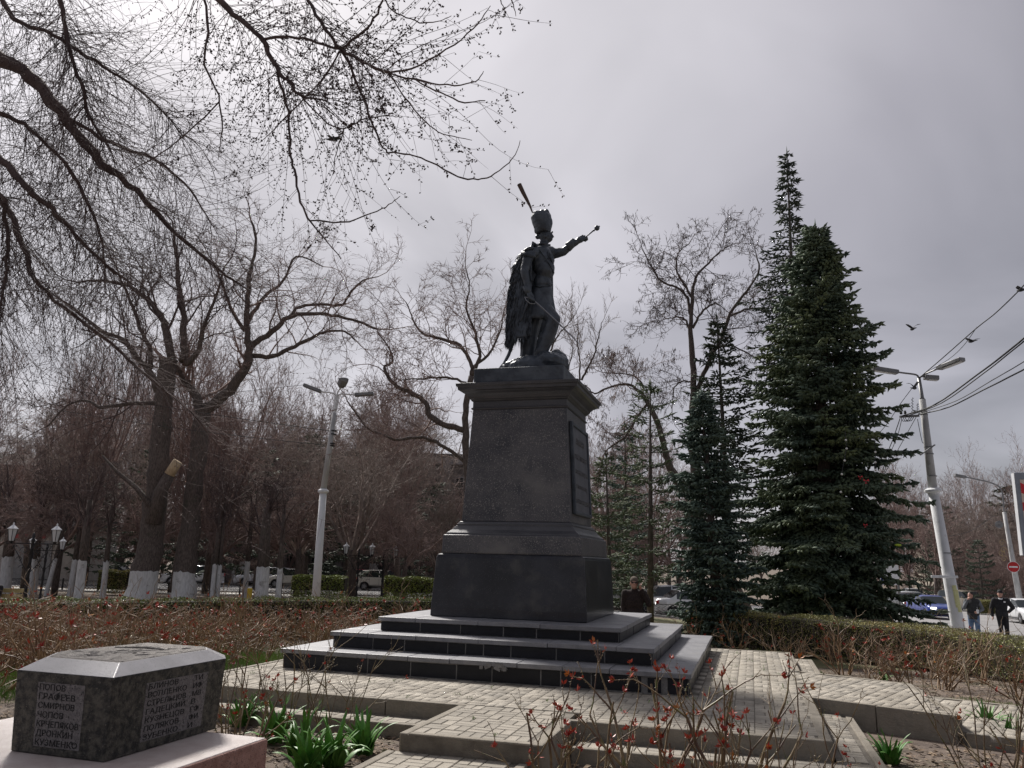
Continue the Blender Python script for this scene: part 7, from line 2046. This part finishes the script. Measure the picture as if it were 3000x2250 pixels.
def person(label, p, rz, J, clothes, hair=None, cap_=None, H=1.75, extras=None, glasses=False, group=None):
    """J: joints; arms el/er elbows, wl/wr wrists, kl/kr knees, al/ar ankles, head offset"""
    t = thing('person', label, 'person', p, rz, group); s = H / 1.75
    hd = Vector(J.get('head', (0, .03, 1.625))); nk = Vector((0, 0, 1.46)); tw = J.get('torso', (0, 0, 0)); T_ = Vector(tw)
    sl_, sr_ = Vector((-.19, 0, 1.41)) + T_, Vector((.19, 0, 1.41)) + T_; hl, hr = Vector((-.09, 0, .93)), Vector((.09, 0, .93))
    g_ = {k: Vector(v) for k, v in J.items() if k not in ('head', 'torso', 'curl', 'curr', 'face')}
    face = Vector(J.get('face', (0, 1, 0))) if 'face' in J else Vector((0, 1, 0)); face.normalize(); fr = face.cross(Vector((0, 0, 1)))
    def hp(x, y, z): return hd + fr * x + face * y + Vector((0, 0, z))
    R3 = Matrix((fr, face, Vector((0, 0, 1)))).transposed()
    pr = [('ell', hd, (.078, .098, .115), R3), ('ell', hp(0, .03, -.045), (.058, .068, .072), R3), ('cap', hp(0, .088, .005), hp(0, .112, -.020), .012, .015), ('ell', hp(0, .080, -.055), (.026, .018, .009), R3), ('ell', hp(0, .078, -.085), (.025, .025, .018), R3),
          ('ell', hp(0, .088, .025), (.045, .012, .010), R3), ('ell', hp(-.080, 0, -.01), (.012, .022, .034), R3), ('ell', hp(.080, 0, -.01), (.012, .022, .034), R3),
          ('cap', hd + Vector((0, -.015, -.06)), nk + T_, .052, .060), ('cap', sl_, sr_, .07, .07), ('ell', Vector((0, 0, 1.22)) + T_, (.16, .105, .24)), ('ell', (0, 0, .98), (.16, .11, .14)),
          ('cap', sl_, g_['el'], .052, .042), ('cap', g_['el'], g_['wl'], .040, .028), ('cap', sr_, g_['er'], .052, .042), ('cap', g_['er'], g_['wr'], .040, .028),
          ('cap', hl, g_['kl'], .085, .055), ('cap', g_['kl'], g_['al'], .055, .035), ('cap', hr, g_['kr'], .085, .055), ('cap', g_['kr'], g_['ar'], .055, .035)]
    for e, w_, cl in ((g_['el'], g_['wl'], J.get('curl', .4)), (g_['er'], g_['wr'], J.get('curr', .4))):
        ax = (w_ - e).normalized(); sd = ax.cross(Vector((0, 1, .2))).normalized(); nn_ = sd.cross(ax)
        pr.append(('cap', w_, w_ + ax * .07, .026, .032))
        for i in range(4):
            b = w_ + ax * .085 + nn_ * ((i - 1.5) * .020); l = (.07, .08, .075, .06)[i]; m1 = b + (ax * math.cos(cl) + sd * math.sin(cl)) * l * .5; m2 = m1 + (ax * math.cos(cl * 2) + sd * math.sin(cl * 2)) * l * .5
            pr += [('cap', b, m1, .0105, .010), ('cap', m1, m2, .010, .0085)]
        pr += [('cap', w_ + ax * .03 + nn_ * .02, w_ + ax * .07 + nn_ * .055 + sd * .01, .012, .011), ('cap', w_ + ax * .07 + nn_ * .055 + sd * .01, w_ + ax * .10 + nn_ * .06 + sd * .025, .011, .009)]
    blob('body', [q for q in pr], .0125, M_skin, t, smooth=1, local=True)
    for nm, m_, kind in clothes:
        c = []
        if kind in ('coat', 'jacket', 'vest', 'shirt'):
            g2 = {'coat': .028, 'jacket': .035, 'vest': .04, 'shirt': .02}[kind]
            c += [('cap', sl_ - Vector((-.035, 0, .02)), sr_ - Vector((.035, 0, .02)), .066 + g2, .066 + g2), ('ell', Vector((0, 0.01, 1.22)) + T_, (.17 + g2, .115 + g2, .26)), ('ell', (0, .01, 1.0), (.165 + g2, .12 + g2, .20)), ('cap', nk + T_ - Vector((0, 0, .03)), nk + T_ + Vector((0, 0, .015)), .085, .075)]
            if kind != 'vest':
                for a_, b_, c_2 in ((sl_, g_['el'], g_['wl']), (sr_, g_['er'], g_['wr'])): c += [('cap', a_, b_, .066 + g2 * .7, .054 + g2 * .5), ('cap', b_, c_2.lerp(b_, .06), .054 + g2 * .4, .040 + g2 * .35)]
            if kind == 'coat':
                c += [('path', [(0, .01, 1.05), (0, .01, .8), (0, .02, .52)], [.185, .20, .225], .72, 18)]
            if kind == 'jacket' : c += [('path', [(0, .01, 1.0), (0, .01, .86)], [.20, .205], .74, 18)]
            if kind == 'vest': c += [('path', [(0, .01, 1.0), (0, .01, .80)], [.205, .215], .74, 18)]
        if kind == 'sleeves':
            for a_, b_, c_2 in ((sl_, g_['el'], g_['wl']), (sr_, g_['er'], g_['wr'])): c += [('cap', a_, b_, .072, .060), ('cap', b_, c_2.lerp(b_, .06), .058, .046)]
        if kind == 'trousers':
            c += [('ell', (0, 0, .97), (.175, .125, .13))]
            for a_, b_, c_2 in ((hl, g_['kl'], g_['al']), (hr, g_['kr'], g_['ar'])): c += [('cap', a_, b_, .105, .078), ('cap', b_, c_2 + Vector((0, 0, .0)), .076, .066)]
        if kind == 'shoes':
            for a_ in (g_['al'], g_['ar']): c += [('cap', a_ + Vector((0, -.03, -.03)), a_ + Vector((0, .16, -.045)), .045, .038), ('cap', a_, a_ + Vector((0, -.02, -.04)), .05, .045)]
        if kind == 'hood': c += [('ell', hp(0, -.035, .02), (.115, .12, .15), R3), ('cap', hd + Vector((0, -.02, -.1)), nk, .10, .11)]
        blob(nm, c, .016, m_, t, smooth=3, disp=(.012, .10) if kind != 'shoes' else None, local=True)
    if hair: blob('hair', [('ell', hp(0, -.022, .035), (.086, .098, .098), R3), ('ell', hp(0, -.045, -.01), (.080, .075, .075), R3)], .010, hair, t, smooth=1, local=True)
    if cap_: blob('cap', [('ell', hp(0, -.012, .055), (.090, .106, .088), R3), ('cap', hp(0, -.01, .045), hp(0, -.012, .06), .088, .088)], .010, cap_, t, smooth=1, local=True)
    if glasses:
        mb = MB()
        for s_ in (-1, 1): mb.box(hp(s_ * .034, .094, .012), (.055, .012, .034), R3); mb.box(hp(s_ * .078, .04, .014), (.006, .10, .01), R3)
        mb.box(hp(0, .102, .018), (.02, .006, .008), R3); mb.build('sunglasses', M_glassD, t)
    if extras: extras(t, g_, hp, R3)
    t.scale = (s, s, s); return t
def toward(p, extra=0.0):
    d = CAM - p; return math.atan2(d.y, d.x) - PI / 2 + extra
def base_at(px, D): return onG(W(D, (px - 1500) / FPX * D))
def ex1(t, g_, hp, R3):
    MB().box(hp(-.090, .045, -.035), (.012, .07, .14), R3).build('phone', M_glassD, t, bevel=.004)
p_ = base_at(1862, 17.6)
# image right = person's left when facing the viewer; x axis points to the person's right (image left)
person('man in dark coat, striped knit cap and sunglasses talking on the phone', tuple(p_), toward(p_),
       dict(er=(.225, -.02, 1.13), wr=(.215, .05, .87), el=(-.31, .06, 1.20), wl=(-.155, .085, 1.49), kl=(-.10, .03, .50), kr=(.10, .0, .50), al=(-.10, 0, .08), ar=(.10, 0, .08), curl=.9),
       [('coat', M_furc, 'coat'), ('trousers', M_blackc, 'trousers'), ('shoes', M_blackc, 'shoes')], cap_=M_knit, glasses=True, extras=ex1, H=1.74)
def ex2(t, g_, hp, R3):
    w_ = g_['wl'] + Vector((-.02, .10, .02)); MB().lathe([(.030, -.06), (.042, .06), (.044, .065), (.01, .068)], 12, w_).build('paper_cup', M_white, t)
    MB().tube([w_ + Vector((0, 0, .05)), w_ + Vector((.01, 0, .15))], .004, 5).build('straw', M_white, t)
p_ = base_at(2822, 28.5)
person('man in charcoal vest and jeans holding a paper cup beside the white pole', tuple(p_), toward(p_, -.25),
       dict(head=(.03, .04, 1.60), er=(.25, .10, 1.16), wr=(.09, .17, 1.45), el=(-.29, -.06, 1.14), wl=(-.20, .20, 1.05), kl=(-.11, .04, .50), kr=(.11, -.02, .50), al=(-.12, 0, .08), ar=(.11, -.05, .08), curr=1.0, curl=1.0, face=(.25, 1, 0)),
       [('vest', M_vest, 'vest'), ('sleeves', M_greyc, 'sleeves'), ('jeans', M_jean, 'trousers'), ('shoes', M_blackc, 'shoes')], hair=M_hair, extras=ex2, H=1.72)
def ex3(t, g_, hp, R3):
    MB().box((-.10, .165, 1.36), (.06, .012, .05)).build('chest_logo', M_white, t); MB().tube([(0, .02, 1.455), (0, .03, 1.49)], [.088, .070], 14).build('white_collar', M_white, t)
    MB().box((-.185, .06, .78), (.012, .05, .03)).build('trouser_logo', M_white, t)
p_ = base_at(2903, 29.5)
person('man in black jacket, black trousers and knit hat walking along the avenue kerb', tuple(p_), toward(p_, .1),
       dict(er=(.30, -.04, 1.13), wr=(.29, .03, .86), el=(-.37, -.13, 1.17), wl=(-.22, -.05, 1.02), kl=(-.10, .05, .50), kr=(.08, .12, .52), al=(-.11, -.02, .08), ar=(.08, .08, .09), face=(.45, 1, -.05)),
       [('jacket', M_blackc, 'jacket'), ('trousers', M_blackc, 'trousers'), ('shoes', M_blackc, 'shoes')], cap_=M_blackc, extras=ex3, H=1.78)
# two people on a bench at the left edge
SIT = dict(head=(0, .06, 1.62), torso=(0, 0, 0), er=(.22, .08, 1.12), wr=(.12, .32, 1.02), el=(-.22, .08, 1.12), wl=(-.12, .32, 1.02), kl=(-.12, .45, .93), kr=(.12, .45, .93), al=(-.12, .50, .50), ar=(.12, .50, .50))
D_ = 24.5
pb_ = base_at(40, D_)
ba = 2.0
bench = thing('bench', 'park bench with yellow boards and iron legs at the left edge under the lantern post', 'bench', tuple(pb_), YAW * -1 + .1)
M_board = mat('yellow_board', (.38, .30, .13), (.50, .42, .22), 6, .7)
for i in range(3): MB().box((0, -.15 + i * .14, .45), (1.9, .12, .035)).build('seat_board', M_board, bench, bevel=.006)
for i in range(2): MB().box((0, .22 + i * .02, .66 + i * .16), (1.9, .03, .12)).build('back_board', M_board, bench, bevel=.006)
for s_ in (-.75, .75):
    mb = MB(); mb.tube([(s_, -.2, 0), (s_, -.16, .25), (s_, -.18, .43), (s_, .17, .43), (s_, .22, .65), (s_, .26, .86)], .018, 6); mb.tube([(s_, .2, 0), (s_, .15, .2), (s_, .17, .43)], .018, 6); mb.build('leg', M_iron, bench)
rb_ = -YAW + .1
for dx, lb, m_, hood in ((-.05, 'seated person in a dark coat with a bright blue hood at the left edge', M_navy, M_bluec), (.42, 'seated person in a dark hooded coat on the bench beside the blue hood', M_blackc, M_blackc)):
    q = pb_ + Vector((math.cos(rb_) * (dx - .35), math.sin(rb_) * (dx - .35), -.47))
    q += Vector((math.sin(rb_) * .0, -math.cos(rb_) * .0, 0))
    person(lb, tuple(q), rb_ + PI, SIT, [('coat', m_, 'jacket'), ('trousers', M_navy, 'trousers'), ('shoes', M_blackc, 'shoes'), ('hood', hood, 'hood')], H=1.70)
o = MB().sphere((0, 0, .16), (.20, .13, .17), 10).tube([(-.08, 0, .3), (0, 0, .42), (.08, 0, .3)], .012, 5).build('carrier_bag', mat('blue_bag', (.06, .10, .42), (.35, .38, .5), 6, .5), smooth=True)
o.location = base_at(30, 23.7) + Vector((0, 0, .02)); tag(o, 'blue and white carrier bag standing before the bench at the left edge', 'bag')
# small yellow arch sign by the stout tree
D_ = 33; q = base_at(772, D_)
t = thing('arch_marker', 'small yellow marker with a black wire arch in front of the stout whitewashed tree', 'marker', tuple(q))
MB().box((0, 0, .45), (.22, .05, .62)).build('panel', mat('yellow_panel', (.55, .38, .03), rough=.6), t, bevel=.01)
MB().tube([(-.28, 0, 0), (-.27, 0, .75), (-.15, 0, 1.02), (.1, 0, 1.02), (.2, 0, .75), (.2, 0, 0)], .014, 6).build('wire_arch', M_iron, t)

# ------------------------------------------------------------------ buildings
M_stone = mat('facade_plaster', (.13, .115, .11), (.20, .18, .17), 1.2, .9, .3, 20)
M_stoneD = mat('facade_recess', (.09, .08, .08), (.13, .12, .12), 1.5, .9)
M_pil = mat('pilaster_stone', (.26, .245, .25), (.34, .32, .32), 2, .85)
M_win = mat('window_dark', (.015, .018, .022), rough=.12)
M_brick = mat('brick_wall', (.16, .085, .06), (.24, .13, .09), 3, .9, .3, 30)
M_roof = mat('roof_sheet', (.08, .075, .075), (.10, .085, .08), 2, .97, spec=.05)
def wallbox(t, name, D0, X0, X1, z0, z1, dep, m, fwd_=0.0):
    a = W(D0 - fwd_, X0); b = W(D0 - fwd_, X1); c = (a + b) / 2 + FW * dep / 2; c.z = (z0 + z1) / 2
    return MB().box(c, (X1 - X0, dep, z1 - z0), rotS).build(name, m, t, local=False)
Db = 75; g0 = -1.3
t = thing('civic_building', 'long two-storey stone building with pale pilasters and dark gate behind the bare trees', 'building', tuple(W(Db, -20, g0)))
wallbox(t, 'wall', Db, -29, -2.5, g0, 10.0, 10, M_stone)
wallbox(t, 'cornice', Db, -29.4, -2.1, 10.0, 10.6, 10.6, M_pil, .35)
mb_r = wallbox(t, 'roof', Db, -29.2, -2.3, 10.6, 11.0, 10.2, M_roof, .1)
wallbox(t, 'string_course', Db, -29, -2.5, 4.9, 5.2, .3, M_pil, .28)
for i in range(9):
    x = -28.6 + i * 3.2; wallbox(t, 'pilaster', Db, x, x + .7, g0, 9.98, .3, M_pil, .28)
    if i < 8:
        for z0_, z1_ in ((.4, 3.8), (5.9, 8.9)):
            w_ = wallbox(t, 'window', Db, x + 1.1, x + 2.75, z0_, z1_, .12, M_pil, .10)
            for sx in (0, 1):
                wallbox(w_, 'pane', Db, x + 1.2 + sx * .76, x + 1.88 + sx * .76, z0_ + .12, z1_ - .12, .04, M_win, .13).parent = w_
for o_ in list(t.children):
    for ch in o_.children:   # panes were built in world space: keep them there under their window
        ch.matrix_parent_inverse = Matrix.Identity(4)
gt = wallbox(t, 'gate', Db, -12.6, -6.2, g0, 5.5, .25, M_stoneD, .30)
mb = MB()
for i in range(26):
    q = W(Db - .5, -12.4 + i * .24); mb.tube([(q.x, q.y, g0), (q.x, q.y, 5.2)], .03, 4)
mb.build('gate_bars', M_iron, t, local=False)['kind'] = 'stuff'
Dc = 62
t = thing('brick_building', 'red-brown brick building with a dark pitched roof at the far left edge', 'building', tuple(W(Dc, -42, -1.1)))
wallbox(t, 'wall', Dc, -60, -36.6, -1.2, 7.6, 9, M_brick)
a = W(Dc - .5, -60.3); b = W(Dc - .5, -36.2); c = a + FW * 10; d = b + FW * 10; rdg = (a + c) / 2; rdg2 = (b + d) / 2
mb = MB(); mb.add([(a.x, a.y, 7.6), (b.x, b.y, 7.6), (d.x, d.y, 7.6), (c.x, c.y, 7.6), (rdg.x, rdg.y, 9.0), (rdg2.x, rdg2.y, 9.0)], [(0, 1, 5, 4), (3, 4, 5, 2), (1, 2, 5), (0, 4, 3), (0, 3, 2, 1)]); mb.build('roof', M_roof, t, local=False)
for x in (-41, -45, -49):
    w_ = wallbox(t, 'window', Dc, x, x + 1.4, 1.2, 3.2, .12, M_pil, .1); wallbox(t, 'window_glass', Dc, x + .1, x + 1.3, 1.3, 3.1, .04, M_win, .13)
Dc = 56
t = thing('white_house', 'low pale house with tiled roof and a grey metal gate behind the nearest lantern post', 'building', tuple(W(Dc, -31, -1.0)))
wallbox(t, 'wall', Dc, -35.5, -29.5, -1.1, 2.6, 6, mat('pale_plaster', (.33, .31, .28), (.43, .40, .37), 2, .9))
a = W(Dc - .4, -35.8); b = W(Dc - .4, -29.2); c = a + FW * 6.8; d = b + FW * 6.8; rdg = (a + c) / 2; rdg2 = (b + d) / 2
mb = MB(); mb.add([(a.x, a.y, 2.6), (b.x, b.y, 2.6), (d.x, d.y, 2.6), (c.x, c.y, 2.6), (rdg.x, rdg.y, 4.6), (rdg2.x, rdg2.y, 4.6)], [(0, 1, 5, 4), (3, 4, 5, 2), (1, 2, 5), (0, 4, 3), (0, 3, 2, 1)]); mb.build('roof', M_roof, t, local=False)
wallbox(t, 'gate', Dc, -33.6, -31.0, -1.1, 1.9, .1, M_grey, .08)
wallbox(t, 'red_signboard', Dc, -33.8, -31.6, 2.05, 2.35, .05, M_redp, .06)
# pale apartment buildings glimpsed beyond the avenue trees
Dc = 150
t = thing('apartment_house', 'pale apartment house glimpsed through the trees beyond the avenue', 'building', tuple(W(Dc, 90, -1.8)))
wallbox(t, 'wall', Dc, 80, 112, -2.2, 8.5, 12, mat('cream_plaster', (.42, .38, .31), (.50, .46, .38), 1, .9))
wallbox(t, 'roof', Dc, 79.5, 112.5, 8.5, 9.0, 13, M_roof, .4)
for i in range(11):
    for z0_ in (-.6, 2.4, 5.4): wallbox(t, 'window', Dc, 81.5 + i * 2.8, 82.9 + i * 2.8, z0_, z0_ + 1.7, .1, M_win, .06)
print('OBJECTS', len(bpy.data.objects))
